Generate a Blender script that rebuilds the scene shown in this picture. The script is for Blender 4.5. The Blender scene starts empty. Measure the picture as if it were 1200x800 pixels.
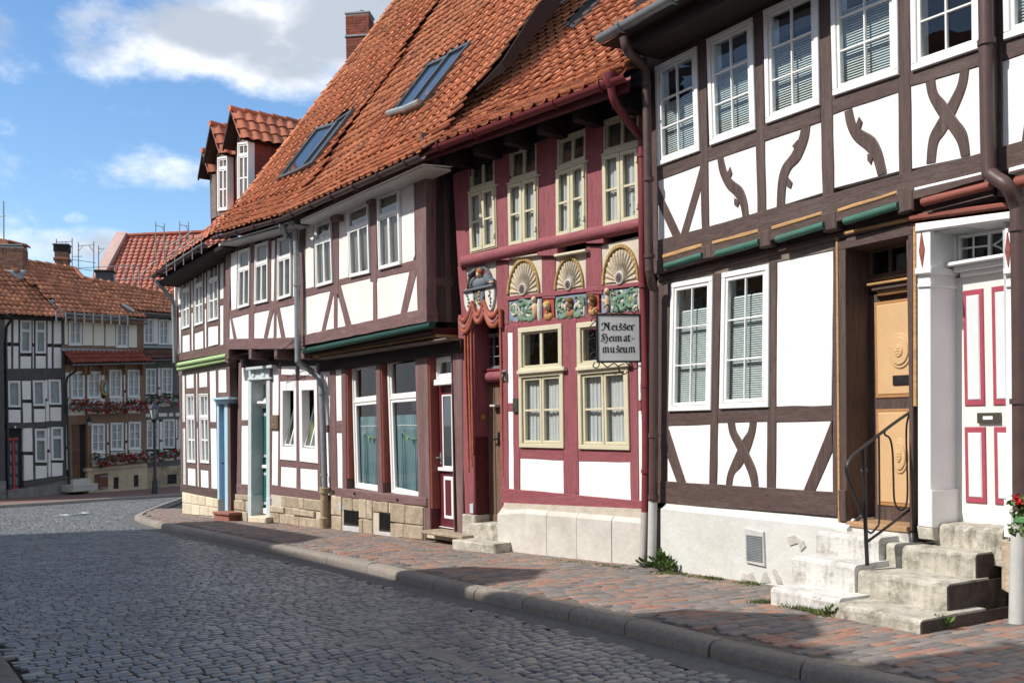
import bpy, bmesh, math, random
import numpy as np
from mathutils import Vector, Matrix
random.seed(11)
RNG = np.random.default_rng(11)
S = bpy.context.scene
COL = S.collection
R_ = math.radians
# ---------------------------------------------------------------- camera, sky, sun, exposure
FPX, CXP, HYP, ROLL, CAMZ = 1150.0, 600.0, 494.0, R_(1.0), 1.65
CR, SR = math.cos(ROLL), math.sin(ROLL)
cam = bpy.data.cameras.new('camera'); camo = bpy.data.objects.new('camera', cam); COL.objects.link(camo)
cam.sensor_width = 36.0; cam.lens = FPX * 36.0 / 1200.0; cam.shift_y = (HYP - 400.0) / 1200.0
cam.clip_start = 0.05; cam.clip_end = 2000
camo.matrix_world = Matrix(((CR, SR, 0, 0), (0, 0, -1, 0), (-SR, CR, 0, CAMZ), (0, 0, 0, 1)))
S.camera = camo
SUN_EL, SUN_H = R_(45.0), Vector((-0.935, -0.355, 0)).normalized()      # direction towards the sun
SUN_V = Vector((SUN_H.x * math.cos(SUN_EL), SUN_H.y * math.cos(SUN_EL), math.sin(SUN_EL)))
sl = bpy.data.lights.new('sun', 'SUN'); so = bpy.data.objects.new('sun', sl); COL.objects.link(so)
sl.energy = 2.5; sl.angle = R_(0.5); sl.color = (1.0, 0.95, 0.87)
so.rotation_euler = SUN_V.to_track_quat('Z', 'Y').to_euler()
S.view_settings.view_transform = 'Standard'; S.view_settings.look = 'None'
S.view_settings.exposure = 1.08; S.view_settings.gamma = 1.0; S.view_settings.use_curve_mapping = False
S.cycles.use_denoising = True
S.cycles.max_bounces = 7; S.cycles.transparent_max_bounces = 12

def ray(px, py):
    x, y = (px - CXP) / FPX, (HYP - py) / FPX
    return Vector((x * CR + y * SR, 1.0, -x * SR + y * CR))
CAM = Vector((0, 0, CAMZ))
def at_depth(px, py, Y): return CAM + ray(px, py) * Y
def to_px(p):
    d = p - CAM
    if d.y < 0.05: return None
    a, b = d.x / d.y, d.z / d.y
    return (CXP + FPX * (a * CR - b * SR), HYP - FPX * (a * SR + b * CR))

W = bpy.data.worlds.new('World'); S.world = W; W.use_nodes = True
def build_world():
    nt = W.node_tree; N = nt.nodes; L = nt.links; N.clear()
    out = N.new('ShaderNodeOutputWorld'); bg = N.new('ShaderNodeBackground')
    sky = N.new('ShaderNodeTexSky'); sky.sky_type = 'NISHITA'; sky.sun_disc = False
    sky.sun_elevation = SUN_EL; sky.sun_rotation = math.atan2(SUN_H.x, SUN_H.y)
    sky.air_density = 1.0; sky.dust_density = 0.6; sky.ozone_density = 2.0
    bg.inputs['Strength'].default_value = 0.15
    tc = N.new('ShaderNodeTexCoord')
    def math_(op, a, b=None, c=None, clamp=False):
        n = N.new('ShaderNodeMath'); n.operation = op; n.use_clamp = clamp
        for i, v in enumerate((a, b, c)):
            if v is None: continue
            if isinstance(v, (int, float)): n.inputs[i].default_value = v
            else: L.new(v, n.inputs[i])
        return n.outputs[0]
    def vmath(op, a, b=None):
        n = N.new('ShaderNodeVectorMath'); n.operation = op
        for i, v in enumerate((a, b)):
            if v is None: continue
            if isinstance(v, (tuple, list, Vector)): n.inputs[i].default_value = tuple(v)
            else: L.new(v, n.inputs[i])
        return n
    D = tc.outputs['Generated']
    def noise(vec, scale, detail, rough):
        n = N.new('ShaderNodeTexNoise'); n.inputs['Scale'].default_value = scale
        n.inputs['Detail'].default_value = detail; n.inputs['Roughness'].default_value = rough
        L.new(vec, n.inputs['Vector']); return n.outputs['Fac']
    st = vmath('MULTIPLY', D, (1.0, 1.0, 1.7)).outputs[0]
    n1 = noise(st, 5.0, 9.0, 0.60)
    wv = vmath('ADD', st, (0.045, 0.02, -0.075)).outputs[0]
    n2 = noise(wv, 5.0, 5.0, 0.55)
    # cumulus banks seen in this part of the sky: centre (pixel), half extents (pixel), weight
    blobs = [(245, 38, 165, 56, .34), (330, 74, 115, 46, .34), (150, 10, 70, 42, .24), (385, 45, 105, 62, .34), (0, 34, 36, 42, .19),
             (205, 203, 105, 29, .245), (165, 195, 55, 20, .10), (85, 256, 24, 11, .19), (110, 292, 170, 31, .265), (30, 262, 40, 26, .16), (215, 262, 70, 40, .14)]
    dens = None
    for (px, py, rx, ry, w) in blobs:
        c = ray(px, py).normalized()
        sx, sz = FPX / rx * 0.95, FPX / ry * 0.95
        d = vmath('MULTIPLY', vmath('SUBTRACT', D, c).outputs[0], (sx, sx * .5, sz))
        ln = N.new('ShaderNodeVectorMath'); ln.operation = 'LENGTH'; L.new(d.outputs[0], ln.inputs[0])
        g = math_('MULTIPLY', math_('SUBTRACT', 1.25, ln.outputs['Value'], None, True), w * 1.15)
        dens = g if dens is None else math_('MAXIMUM', dens, g)
    # elsewhere broken cumulus goes on, its unseen cover raised for fill light
    n3 = noise(st, 1.6, 3.0, 0.5)
    far = math_('MULTIPLY', math_('SUBTRACT', n3, 0.38, None, True), 2.2)
    sepd = N.new('ShaderNodeSeparateXYZ'); L.new(D, sepd.inputs[0])
    # the broken field is kept to directions away from the banks listed above
    away = math_('SUBTRACT', 1.0, math_('MULTIPLY', math_('SUBTRACT', sepd.outputs['Y'], 0.55, None, True), 4.0, None, True), None, True)
    dens = math_('MAXIMUM', dens, math_('MULTIPLY', far, away))
    tot = math_('ADD', dens, math_('MULTIPLY', math_('SUBTRACT', n1, 0.5), 1.05))
    mr = N.new('ShaderNodeMapRange'); mr.interpolation_type = 'SMOOTHSTEP'
    mr.inputs['From Min'].default_value = 0.08; mr.inputs['From Max'].default_value = 0.31
    L.new(tot, mr.inputs['Value'])
    core = N.new('ShaderNodeMapRange'); core.interpolation_type = 'SMOOTHSTEP'
    core.inputs['From Min'].default_value = 0.12; core.inputs['From Max'].default_value = 0.32
    L.new(math_('ADD', tot, math_('MULTIPLY', math_('SUBTRACT', n2, n1), 0.9)), core.inputs['Value'])
    ramp = N.new('ShaderNodeMix'); ramp.data_type = 'RGBA'
    ramp.inputs[6].default_value = (4.3, 4.3, 4.35, 1); ramp.inputs[7].default_value = (1.9, 2.08, 2.35, 1)
    L.new(core.outputs[0], ramp.inputs[0])
    mix = N.new('ShaderNodeMix'); mix.data_type = 'RGBA'
    L.new(math_('MULTIPLY', mr.outputs[0], 0.94), mix.inputs[0]); hs = N.new('ShaderNodeHueSaturation'); hs.inputs['Saturation'].default_value = 1.18; hs.inputs['Value'].default_value = .62; L.new(sky.outputs[0], hs.inputs['Color']); L.new(hs.outputs[0], mix.inputs[6]); L.new(ramp.outputs[2], mix.inputs[7])
    L.new(mix.outputs[2], bg.inputs['Color']); L.new(bg.outputs[0], out.inputs['Surface'])
build_world()

# ---------------------------------------------------------------- ground levels
GY = [-60, 0, 7.9, 12, 15, 18, 22, 24, 37, 60, 400]
GZ = [0, 0, 0, -.14, -.19, -.29, -.43, -.48, -.85, -1.2, -1.2]
def gz(Y): return float(np.interp(Y, GY, GZ))
def ground_pt(px, py, dz=0.0):
    d = ray(px, py); Y = 15.0
    for _ in range(60):
        z = gz(Y) + dz; Y = 0.5 * Y + 0.5 * max(0.5, min(120, (z - CAMZ) / min(d.z, -1e-4)))
    return CAM + d * Y

# ---------------------------------------------------------------- materials
MATS = {}
def mat(name, col, rough=.7, var=.12, scale=6.0, stretch=(1, 1, 1), bump=.0, bscale=40.0, spec=.3, metal=0.0, isl=0.0, dirt=None, dscale=1.6, hue=None, damt=.5, grain=0.0, crack=0.0):
    """procedural surface: base colour with two scales of variation, optional blotches of wear, per piece variation and fine relief"""
    if name in MATS: return MATS[name]
    m = bpy.data.materials.new(name); m.use_nodes = True; MATS[name] = m
    nt = m.node_tree; N = nt.nodes; L = nt.links
    b = N['Principled BSDF']; b.inputs['Roughness'].default_value = rough; b.inputs['Metallic'].default_value = metal
    b.inputs['Specular IOR Level'].default_value = spec
    tc = N.new('ShaderNodeTexCoord'); mp = N.new('ShaderNodeMapping'); mp.inputs['Scale'].default_value = stretch
    gp = N.new('ShaderNodeNewGeometry'); L.new(gp.outputs['Position'], mp.inputs['Vector'])
    oi = N.new('ShaderNodeObjectInfo')
    off = N.new('ShaderNodeVectorMath'); off.operation = 'MULTIPLY_ADD'
    cmb = N.new('ShaderNodeCombineXYZ')
    for k in range(3): L.new(oi.outputs['Random'], cmb.inputs[k])
    off.inputs[1].default_value = (17.0, 31.0, 23.0) if isl else (0, 0, 0)
    L.new(cmb.outputs[0], off.inputs[0]); L.new(mp.outputs[0], off.inputs[2])
    vec = off.outputs[0]
    def noise(sc, det=4, ro=.6):
        n = N.new('ShaderNodeTexNoise'); n.inputs['Scale'].default_value = sc; n.inputs['Detail'].default_value = det
        n.inputs['Roughness'].default_value = ro; L.new(vec, n.inputs['Vector']); return n.outputs['Fac']
    def mixc(f, a, bb):
        n = N.new('ShaderNodeMix'); n.data_type = 'RGBA'
        if isinstance(f, float): n.inputs[0].default_value = f
        else: L.new(f, n.inputs[0])
        for i, v in ((6, a), (7, bb)):
            if isinstance(v, tuple): n.inputs[i].default_value = (*v, 1)
            else: L.new(v, n.inputs[i])
        return n.outputs[2]
    def clampc(c): return tuple(max(0, min(1, x)) for x in c)
    lo = clampc(tuple(x * (1 - var) for x in col)); hi = clampc(tuple(x * (1 + var) for x in col))
    def ramp(f, a, bb):
        n = N.new('ShaderNodeMapRange'); n.inputs['From Min'].default_value = a; n.inputs['From Max'].default_value = bb
        L.new(f, n.inputs['Value']); return n.outputs[0]
    c = mixc(ramp(noise(scale), .3, .7), lo, hi)
    c2 = mixc(ramp(noise(scale * 5.3, 3), .3, .7), (1 - var * .5,) * 3, (1 + var * .5,) * 3)
    mul = N.new('ShaderNodeMix'); mul.data_type = 'RGBA'; mul.blend_type = 'MULTIPLY'; mul.inputs[0].default_value = 1.0
    L.new(c, mul.inputs[6]); L.new(c2, mul.inputs[7]); c = mul.outputs[2]
    if isl:
        geo = N.new('ShaderNodeNewGeometry'); ad = N.new('ShaderNodeMath'); ad.operation = 'ADD'
        L.new(geo.outputs['Random Per Island'], ad.inputs[0]); L.new(oi.outputs['Random'], ad.inputs[1])
        fr = N.new('ShaderNodeMath'); fr.operation = 'FRACT'; L.new(ad.outputs[0], fr.inputs[0])
        cr = N.new('ShaderNodeValToRGB'); els = cr.color_ramp.elements
        stops = hue or [(0, (1 - isl,) * 3), (1, (1 + isl,) * 3)]
        while len(els) < len(stops): els.new(.5)
        for e, (p, cc) in zip(els, stops): e.position = p; e.color = (*cc, 1)
        L.new(fr.outputs[0], cr.inputs[0])
        m2 = N.new('ShaderNodeMix'); m2.data_type = 'RGBA'; m2.blend_type = 'MULTIPLY'; m2.inputs[0].default_value = 1.0
        L.new(c, m2.inputs[6]); L.new(cr.outputs[0], m2.inputs[7]); c = m2.outputs[2]
    if dirt:
        f = N.new('ShaderNodeMath'); f.operation = 'MULTIPLY'; f.inputs[1].default_value = damt
        L.new(ramp(noise(dscale, 7, .72), .50, .66), f.inputs[0])
        c = mixc(f.outputs[0], c, dirt)
    def darken(f, k, c):
        q = N.new('ShaderNodeMath'); q.operation = 'MULTIPLY'; q.inputs[1].default_value = k; L.new(f, q.inputs[0])
        return mixc(q.outputs[0], c, tuple(x * .35 for x in col))
    if grain:     # splits and fibres running along the wood
        c = darken(ramp(noise(26, 3, .7), .56, .66), grain, c)
        c = darken(ramp(noise(75, 2, .6), .55, .75), grain * .5, c)
    if crack:     # hairline cracks
        vo = N.new('ShaderNodeTexVoronoi'); vo.feature = 'DISTANCE_TO_EDGE'; vo.inputs['Scale'].default_value = 1.15
        wa = N.new('ShaderNodeVectorMath'); wa.operation = 'MULTIPLY_ADD'; wn = N.new('ShaderNodeTexNoise'); wn.inputs['Scale'].default_value = 3.5; wn.inputs['Detail'].default_value = 4
        L.new(gp.outputs['Position'], wn.inputs['Vector']); L.new(wn.outputs['Color'], wa.inputs[0]); wa.inputs[1].default_value = (.55, .55, .55); L.new(gp.outputs['Position'], wa.inputs[2]); L.new(wa.outputs[0], vo.inputs['Vector'])
        q = N.new('ShaderNodeMath'); q.operation = 'MULTIPLY'; L.new(ramp(vo.outputs['Distance'], .007, .002), q.inputs[0]); L.new(ramp(noise(1.1, 2), .48, .58), q.inputs[1])
        c = darken(q.outputs[0], crack, c)
    L.new(c, b.inputs['Base Color'])
    if bump:
        bp = N.new('ShaderNodeBump'); bp.inputs['Strength'].default_value = 1.0; bp.inputs['Distance'].default_value = bump
        L.new(noise(bscale, 5, .65), bp.inputs['Height']); L.new(bp.outputs[0], b.inputs['Normal'])
    return m

def glass_mat():
    m = bpy.data.materials.new('window_glass'); m.use_nodes = True; nt = m.node_tree; N = nt.nodes; L = nt.links; N.clear()
    o = N.new('ShaderNodeOutputMaterial'); t = N.new('ShaderNodeBsdfTransparent'); g = N.new('ShaderNodeBsdfGlossy')
    g.inputs['Roughness'].default_value = .01; t.inputs['Color'].default_value = (.80, .83, .82, 1)
    fr = N.new('ShaderNodeLayerWeight'); fr.inputs['Blend'].default_value = .5; pw = N.new('ShaderNodeMath'); pw.operation = 'POWER'; pw.inputs[1].default_value = 3.5; L.new(fr.outputs['Facing'], pw.inputs[0])
    ml = N.new('ShaderNodeMath'); ml.operation = 'MULTIPLY_ADD'; ml.inputs[1].default_value = .85; ml.inputs[2].default_value = .05; ml.use_clamp = True
    tc = N.new('ShaderNodeTexCoord'); nz = N.new('ShaderNodeTexNoise'); nz.inputs['Scale'].default_value = 2.2; nz.inputs['Detail'].default_value = 1
    L.new(tc.outputs['Object'], nz.inputs['Vector'])
    bp = N.new('ShaderNodeBump'); bp.inputs['Distance'].default_value = .006; L.new(nz.outputs['Fac'], bp.inputs['Height']); L.new(bp.outputs[0], g.inputs['Normal'])
    L.new(pw.outputs[0], ml.inputs[0]); mx = N.new('ShaderNodeMixShader')
    L.new(ml.outputs[0], mx.inputs[0]); L.new(t.outputs[0], mx.inputs[1]); L.new(g.outputs[0], mx.inputs[2]); L.new(mx.outputs[0], o.inputs['Surface'])
    return m
GLASS = glass_mat()
VS, HS = (3.2, 3.2, .25), (.6, .6, 4.0)
M_WHITE = mat('white_limewash', (.80, .80, .80), .85, .035, 2.0, bump=.006, bscale=16, dirt=(.68, .67, .65), dscale=1.1, damt=.3, crack=.14)
M_CREAMWALL = mat('warm_white_limewash', (.79, .77, .73), .85, .05, 2.0, bump=.006, bscale=16, dirt=(.66, .63, .57), dscale=1.1, damt=.35, crack=.18)
M_BROWN_V = mat('dark_brown_paint_upright', (.088, .056, .050), .62, .22, 9, VS, .004, 12, .35, dirt=(.15, .115, .105), dscale=2.5, grain=.75)
M_BROWN_H = mat('dark_brown_paint_level', (.088, .056, .050), .62, .22, 9, HS, .004, 12, .35, dirt=(.15, .115, .105), dscale=2.5, grain=.75)
M_ROUGHWOOD = mat('weathered_oak', (.19, .155, .135), .85, .3, 9, HS, .006, 14, .2, dirt=(.10, .075, .065), dscale=3)
M_MAUVE_V = mat('mauve_brown_paint_upright', (.17, .098, .095), .68, .2, 9, VS, .004, 12, .3, dirt=(.28, .20, .195), dscale=2.5, grain=.75)
M_MAUVE_H = mat('mauve_brown_paint_level', (.17, .098, .095), .68, .2, 9, HS, .004, 12, .3, dirt=(.28, .20, .195), dscale=2.5, grain=.75)
M_RED_V = mat('old_rose_paint_upright', (.27, .080, .095), .74, .14, 8, VS, .004, 12, .3, dirt=(.31, .12, .13), dscale=2.2, grain=.75)
M_RED_H = mat('old_rose_paint_level', (.27, .080, .095), .74, .14, 8, HS, .004, 12, .3, dirt=(.31, .12, .13), dscale=2.2, grain=.75)
M_DARKRED = mat('oxblood_paint', (.10, .022, .026), .5, .2, 7, bump=.002)
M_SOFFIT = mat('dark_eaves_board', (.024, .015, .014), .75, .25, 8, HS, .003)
M_INNER = mat('dim_room', (.030, .026, .023), .95, .2)
M_WFRAME = mat('white_window_paint', (.82, .82, .81), .42, .03, 5, spec=.45)
M_CREAM = mat('cream_window_paint', (.60, .555, .40), .5, .06, 6, bump=.001, spec=.4, dirt=(.48, .43, .30), dscale=4, damt=.3)
M_CURTAIN = mat('white_net_curtain', (.72, .73, .74), .9, .06, 9, (1, 1, .2))
M_BLIND = mat('grey_slat_blind', (.66, .72, .72), .5, .04, 6)
M_BLUECURT = mat('teal_curtain', (.20, .33, .37), .9, .10, 9, (1, 1, .2))
M_LIMECURT = mat('lime_curtain', (.50, .50, .20), .9, .12, 9, (1, 1, .2))
M_TILE = mat('weathered_clay_tile', (.50, .205, .108), .82, .22, 7, bump=.004, bscale=30, spec=.25, isl=.3,
             hue=[(0, (.60, .52, .50)), (.12, (.80, .74, .72)), (.45, (1.0, 1.0, 1.0)), (.8, (1.12, 1.10, 1.05)), (1, (1.25, 1.28, 1.25))], dirt=(.20, .135, .10), dscale=1.1, damt=.45)
M_TILE_NEW = mat('smooth_clay_tile', (.46, .165, .09), .6, .12, 6, bump=.002, bscale=30, spec=.3, isl=.15)
M_TILE_RED = mat('new_red_tile', (.40, .115, .07), .55, .12, 6, bump=.002, spec=.35, isl=.12)
M_TILE_FAR = mat('far_clay_tile', (.50, .20, .105), .8, .25, 3, isl=.3, dirt=(.30, .14, .09), dscale=1.2)
M_DECK = mat('roof_underlay', (.05, .028, .02), .9, .2)
M_COPPERPIPE = mat('brown_pipe_paint', (.085, .050, .046), .45, .15, 8, spec=.4)
M_REDPIPE = mat('rose_pipe_paint', (.17, .030, .038), .45, .12, 8, spec=.4)
M_ZINC = mat('zinc', (.26, .285, .30), .5, .15, 7, spec=.5, metal=.3, bump=.001)
M_GREYPIPE = mat('pale_grey_pipe', (.50, .50, .485), .5, .08, 7, bump=.001)
M_CAST = mat('buff_cast_iron', (.33, .25, .16), .7, .2, 12, bump=.003)
M_IRON = mat('black_iron', (.018, .017, .017), .45, .3, 20, spec=.5, bump=.001)
M_ORANGE = mat('ochre_paint', (.48, .28, .12), .65, .2, 8, HS, .003, dirt=(.28, .17, .09), dscale=5, damt=.6)
M_PANELORANGE = mat('apricot_door_paint', (.62, .405, .215), .55, .05, 6)
M_GREEN = mat('bottle_green_paint', (.045, .145, .11), .6, .22, 8, HS, .003, dirt=(.09, .12, .10), dscale=5, damt=.6)
M_DKGREEN = mat('deep_green_paint', (.012, .055, .042), .45, .14, 8, HS)
M_RUST = mat('brick_red_paint', (.25, .075, .055), .65, .22, 8, HS, .003, dirt=(.16, .07, .055), dscale=5, damt=.6)
M_LTGREEN = mat('pea_green_paint', (.36, .52, .24), .55, .06, 8, HS)
M_STONEWHITE = mat('limewashed_plinth', (.585, .59, .565), .9, .07, 1.6, bump=.008, bscale=14, dirt=(.46, .44, .38), dscale=1.1, damt=.5)
M_PLINTH = mat('pale_cement_plinth', (.56, .535, .49), .9, .10, 1.8, bump=.008, bscale=14, dirt=(.38, .34, .28), dscale=1.3, damt=.5)
M_SAND = mat('buff_sandstone', (.41, .335, .245), .92, .26, 5, bump=.020, bscale=13, isl=.2, dirt=(.24, .20, .16), dscale=3.0)
M_SANDPALE = mat('pale_sandstone', (.60, .52, .385), .85, .08, 5, bump=.005, bscale=18, isl=.08)
M_MORTAR = mat('lime_mortar', (.52, .47, .39), .95, .12, 8, bump=.008, bscale=22)
M_STEP = mat('worn_concrete_step', (.45, .42, .355), .92, .24, 4, bump=.014, bscale=20, dirt=(.17, .155, .125), dscale=6.0, damt=.85)
M_STEPWHITE = mat('limewashed_step', (.60, .59, .565), .92, .10, 4, bump=.014, bscale=22, dirt=(.30, .27, .22), dscale=6.5, damt=.75)
M_REDSTONE = mat('red_sandstone', (.27, .115, .085), .85, .15, 5, bump=.004)
M_GRANITE = mat('granite_kerb', (.235, .205, .175), .82, .16, 22, bump=.005, bscale=40, isl=.10)
M_COBBLE = mat('basalt_cobble', (.165, .172, .178), .31, .25, 9, bump=.004, bscale=26, spec=.55, isl=.28, dirt=(.085, .084, .082), dscale=.55, damt=.55,
               hue=[(0, (.65, .66, .70)), (.5, (1, 1, 1)), (.85, (1.2, 1.17, 1.1)), (1, (1.5, 1.4, 1.25))])
M_JOINT = mat('dark_joint_sand', (.020, .019, .016), .95, .3, 8, bump=.006, bscale=30)
M_BRICK = mat('pavement_clinker', (.25, .19, .165), .78, .16, 9, bump=.003, bscale=40, isl=.3,
              hue=[(0, (.55, .68, .76)), (.34, (.74, .86, .93)), (.62, (.92, 1.03, 1.06)), (.66, (1.10, .80, .68)), (.76, (1.14, .84, .72)), (.85, (1.30, .92, .74)), (.89, (.9, .80, .75)), (1, (1.2, 1.12, 1.02))],
              dirt=(.20, .185, .16), dscale=2.2, damt=.35)
M_JOINTLIGHT = mat('pavement_joint_sand', (.13, .115, .095), .95, .3, 9, bump=.004)
M_ASPHALT = mat('asphalt_gutter', (.115, .112, .108), .82, .2, 14, bump=.004, bscale=60)
M_GROUND = mat('earth', (.10, .09, .07), .95, .25, .6)
M_PATCH = mat('cement_patch', (.22, .205, .18), .85, .18, 10, bump=.004, bscale=40)
M_CHIM = mat('chimney_brick', (.22, .062, .040), .85, .15, 6, bump=.003, isl=.25)
M_FARBRICK = mat('old_chimney_brick', (.24, .115, .075), .9, .2, 6, bump=.003, isl=.25)
M_LEAF = mat('leaf', (.075, .125, .028), .6, .3, 12, isl=.35)
M_LEAFDK = mat('geranium_leaf', (.045, .085, .028), .6, .3, 12, isl=.35)
M_PETAL = mat('red_petal', (.50, .015, .025), .6, .2, 12, isl=.3)
M_GRASS = mat('kerb_grass', (.12, .15, .045), .8, .35, 12, isl=.35)
M_CHAR_V = mat('charcoal_timber', (.082, .076, .068), .75, .25, 9, VS, .003)
M_FARWHITE = mat('far_limewash', (.80, .76, .68), .9, .05, 3, bump=.003, bscale=30)
M_FARCREAM = mat('far_cream_render', (.78, .72, .58), .9, .04, 3)
M_FARBROWN = mat('far_brown_timber', (.23, .135, .08), .75, .25, 9, VS, .003)
M_FARGREY = mat('far_grey_timber', (.14, .13, .115), .8, .2, 9, VS, .003)

# ---------------------------------------------------------------- objects
def setp(o, **k):
    for a, b in k.items():
        if b is not None: o[a] = b
    return o
def thing(name, loc, label, cat, group=None):
    o = bpy.data.objects.new(name, None); o.empty_display_size = .2; COL.objects.link(o); o.location = loc
    return setp(o, label=label, category=cat, group=group)
def root_loc(p):
    v = Vector((0, 0, 0))
    while p is not None: v = v + p.location; p = p.parent
    return v
class MB:
    def __init__(s): s.v = []; s.f = []
    def add(s, v, f):
        n = len(s.v); s.v += [tuple(x) for x in v]; s.f += [tuple(i + n for i in q) for q in f]; return s
    def build(s, name, m, parent=None, smooth=False, loc=None, **props):
        if not s.v: return None
        o0 = root_loc(parent) if parent is not None else (Vector(loc) if loc is not None else Vector((0, 0, 0)))
        me = bpy.data.meshes.new(name)
        me.from_pydata([(x - o0.x, y - o0.y, z - o0.z) for x, y, z in s.v], [], s.f); me.validate(); me.update()
        if m is not None: me.materials.append(m)
        if smooth: me.shade_smooth(); me.set_sharp_from_angle(angle=R_(42))
        o = bpy.data.objects.new(name, me); COL.objects.link(o)
        if parent is not None: o.parent = parent
        elif loc is not None: o.location = o0
        return setp(o, **props)
def fast_mesh(name, V, Fq, m, parent=None, **props):
    """V (n,3) array, Fq list of equal-length index arrays"""
    me = bpy.data.meshes.new(name); o0 = root_loc(parent) if parent is not None else Vector((0, 0, 0))
    V = V - np.array(o0)
    me.vertices.add(len(V)); me.vertices.foreach_set('co', V.astype(np.float32).ravel())
    idx = np.concatenate([a.ravel() for a in Fq]); sizes = np.concatenate([np.full(len(a), a.shape[1]) for a in Fq])
    me.loops.add(len(idx)); me.loops.foreach_set('vertex_index', idx.astype(np.int32))
    st = np.concatenate(([0], np.cumsum(sizes)[:-1]))
    me.polygons.add(len(sizes)); me.polygons.foreach_set('loop_start', st.astype(np.int32))
    me.update(calc_edges=True); me.validate()
    if m is not None: me.materials.append(m)
    o = bpy.data.objects.new(name, me); COL.objects.link(o)
    if parent is not None: o.parent = parent
    return setp(o, **props)

class Fac:
    """a facade plane: origin on the ground, u to the right, v up (absolute z), w out towards the street"""
    def __init__(s, x, y, r, off=0.0):
        s.r = Vector((r[0], r[1], 0)).normalized()
        s.n = Vector((s.r.y, -s.r.x, 0)); s.o = Vector((x, y, 0)) + s.n * off
    def shifted(s, w):
        f = Fac.__new__(Fac); f.r, f.n, f.o = s.r, s.n, s.o + s.n * w; return f
    def uv(s, px, py, w=0.0):
        d = ray(px, py); o = s.o + s.n * w
        t = (o - CAM).dot(s.n) / d.dot(s.n); p = CAM + d * t
        return ((p - s.o).dot(s.r), p.z)
    def P(s, u, v, w=0.0): q = s.o + s.r * u + s.n * w; return Vector((q.x, q.y, v))

def area2(p): return sum(p[i][0] * p[(i + 1) % len(p)][1] - p[(i + 1) % len(p)][0] * p[i][1] for i in range(len(p)))
def inset(pts, c):
    n = len(pts); out = []
    for i in range(n):
        a, b, d = Vector(pts[i - 1]), Vector(pts[i]), Vector(pts[(i + 1) % n])
        e1, e2 = (b - a), (d - b)
        if e1.length < 1e-6 or e2.length < 1e-6: out.append(tuple(b)); continue
        e1.normalize(); e2.normalize()
        n1, n2 = Vector((-e1.y, e1.x)), Vector((-e2.y, e2.x)); m = n1 + n2
        k = m.length_squared
        if k < .3: out.append(tuple(b + n1 * c)); continue
        out.append(tuple(b + m * (2 * c / k)))
    return out
def prism(F, pts, w0, w1, c=.004, back=False):
    if area2(pts) < 0: pts = pts[::-1]
    n = len(pts); fr = inset(pts, c) if c else pts
    V = [F.P(u, v, w0) for u, v in pts] + [F.P(u, v, w1 - c) for u, v in pts] + ([F.P(u, v, w1) for u, v in fr] if c else [])
    Q = [(i, (i + 1) % n, n + (i + 1) % n, n + i) for i in range(n)]
    if c: Q += [(n + i, n + (i + 1) % n, 2 * n + (i + 1) % n, 2 * n + i) for i in range(n)]
    Q.append(tuple(range(2 * n, 3 * n)) if c else tuple(range(n, 2 * n)))
    if back: Q.append(tuple(range(n - 1, -1, -1)))
    return V, Q
def wob(pts, k=5, a=.006, rnd=random):
    """hand-cut edges: subdivide long edges of an outline and jitter them a little"""
    out = []
    n = len(pts)
    for i in range(n):
        p, q = Vector(pts[i]), Vector(pts[(i + 1) % n]); L = (q - p).length
        out.append(tuple(p)); m = int(L / .28)
        if m >= 1:
            nn = Vector((-(q - p).y, (q - p).x)).normalized()
            for j in range(1, m + 1):
                out.append(tuple(p + (q - p) * (j / (m + 1)) + nn * rnd.uniform(-a, a)))
    return out
def uvs(F, px, w=0.0): return [F.uv(x, y, w) for x, y in px]
def piece(house, F, px, w0, w1, m, name, c=.004, rough=0.0, **kw):
    p = uvs(F, px, w1)
    if area2(p) < 0: p = p[::-1]
    if rough: p = wob(p, a=rough)
    mb = MB(); mb.add(*prism(F, p, w0, w1, c)); return mb.build(name, m, house, **kw)
def grow(p, g):
    if area2(p) < 0: p = p[::-1]
    return inset(p, -g)
def panel(house, F, px, m=None, w=0.0, g=.012, w0=-.16, name='infill_panel'):
    p = uvs(F, px, w); mb = MB()
    p = grow(p, g) if len(p) < 5 else p
    mb.add(*prism(F, p, w0, w, .006)); return mb.build(name, m or M_WHITE, house)
def post(house, F, t, m, w=.014, name='post'):
    """t = (left x, right x, top y, left x, right x, bottom y) in picture pixels"""
    return piece(house, F, [(t[0], t[2]), (t[1], t[2]), (t[4], t[5]), (t[3], t[5])], -.16, w + random.uniform(-.002, .002), m, name, .006, .005)
def rail(house, F, px, m, w=.019, name='rail', c=.006):
    return piece(house, F, px, -.16, w + random.uniform(-.002, .002), m, name, c, .005)
def tube(mb, pts, r, seg=8, caps=True, flat=None):
    pts = [Vector(p) for p in pts]; n = len(pts); rings = []
    up = Vector((0, 0, 1)); prev = None
    for i, p in enumerate(pts):
        t = (pts[min(i + 1, n - 1)] - pts[max(i - 1, 0)]).normalized()
        if prev is None:
            a = up if abs(t.dot(up)) < .9 else Vector((1, 0, 0)); x = t.cross(a).normalized()
        else: x = (prev - t * prev.dot(t)).normalized()
        prev = x; y = t.cross(x); rr = r[i] if isinstance(r, (list, tuple)) else r
        rings.append([p + (x * math.cos(2 * math.pi * k / seg) + y * math.sin(2 * math.pi * k / seg) * (flat or 1)) * rr for k in range(seg)])
    V = [q for ring in rings for q in ring]; Q = []
    for i in range(n - 1):
        for k in range(seg):
            Q.append((i * seg + k, i * seg + (k + 1) % seg, (i + 1) * seg + (k + 1) % seg, (i + 1) * seg + k))
    if caps: Q.append(tuple(range(seg - 1, -1, -1))); Q.append(tuple(range((n - 1) * seg, n * seg)))
    return mb.add(V, Q)
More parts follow.
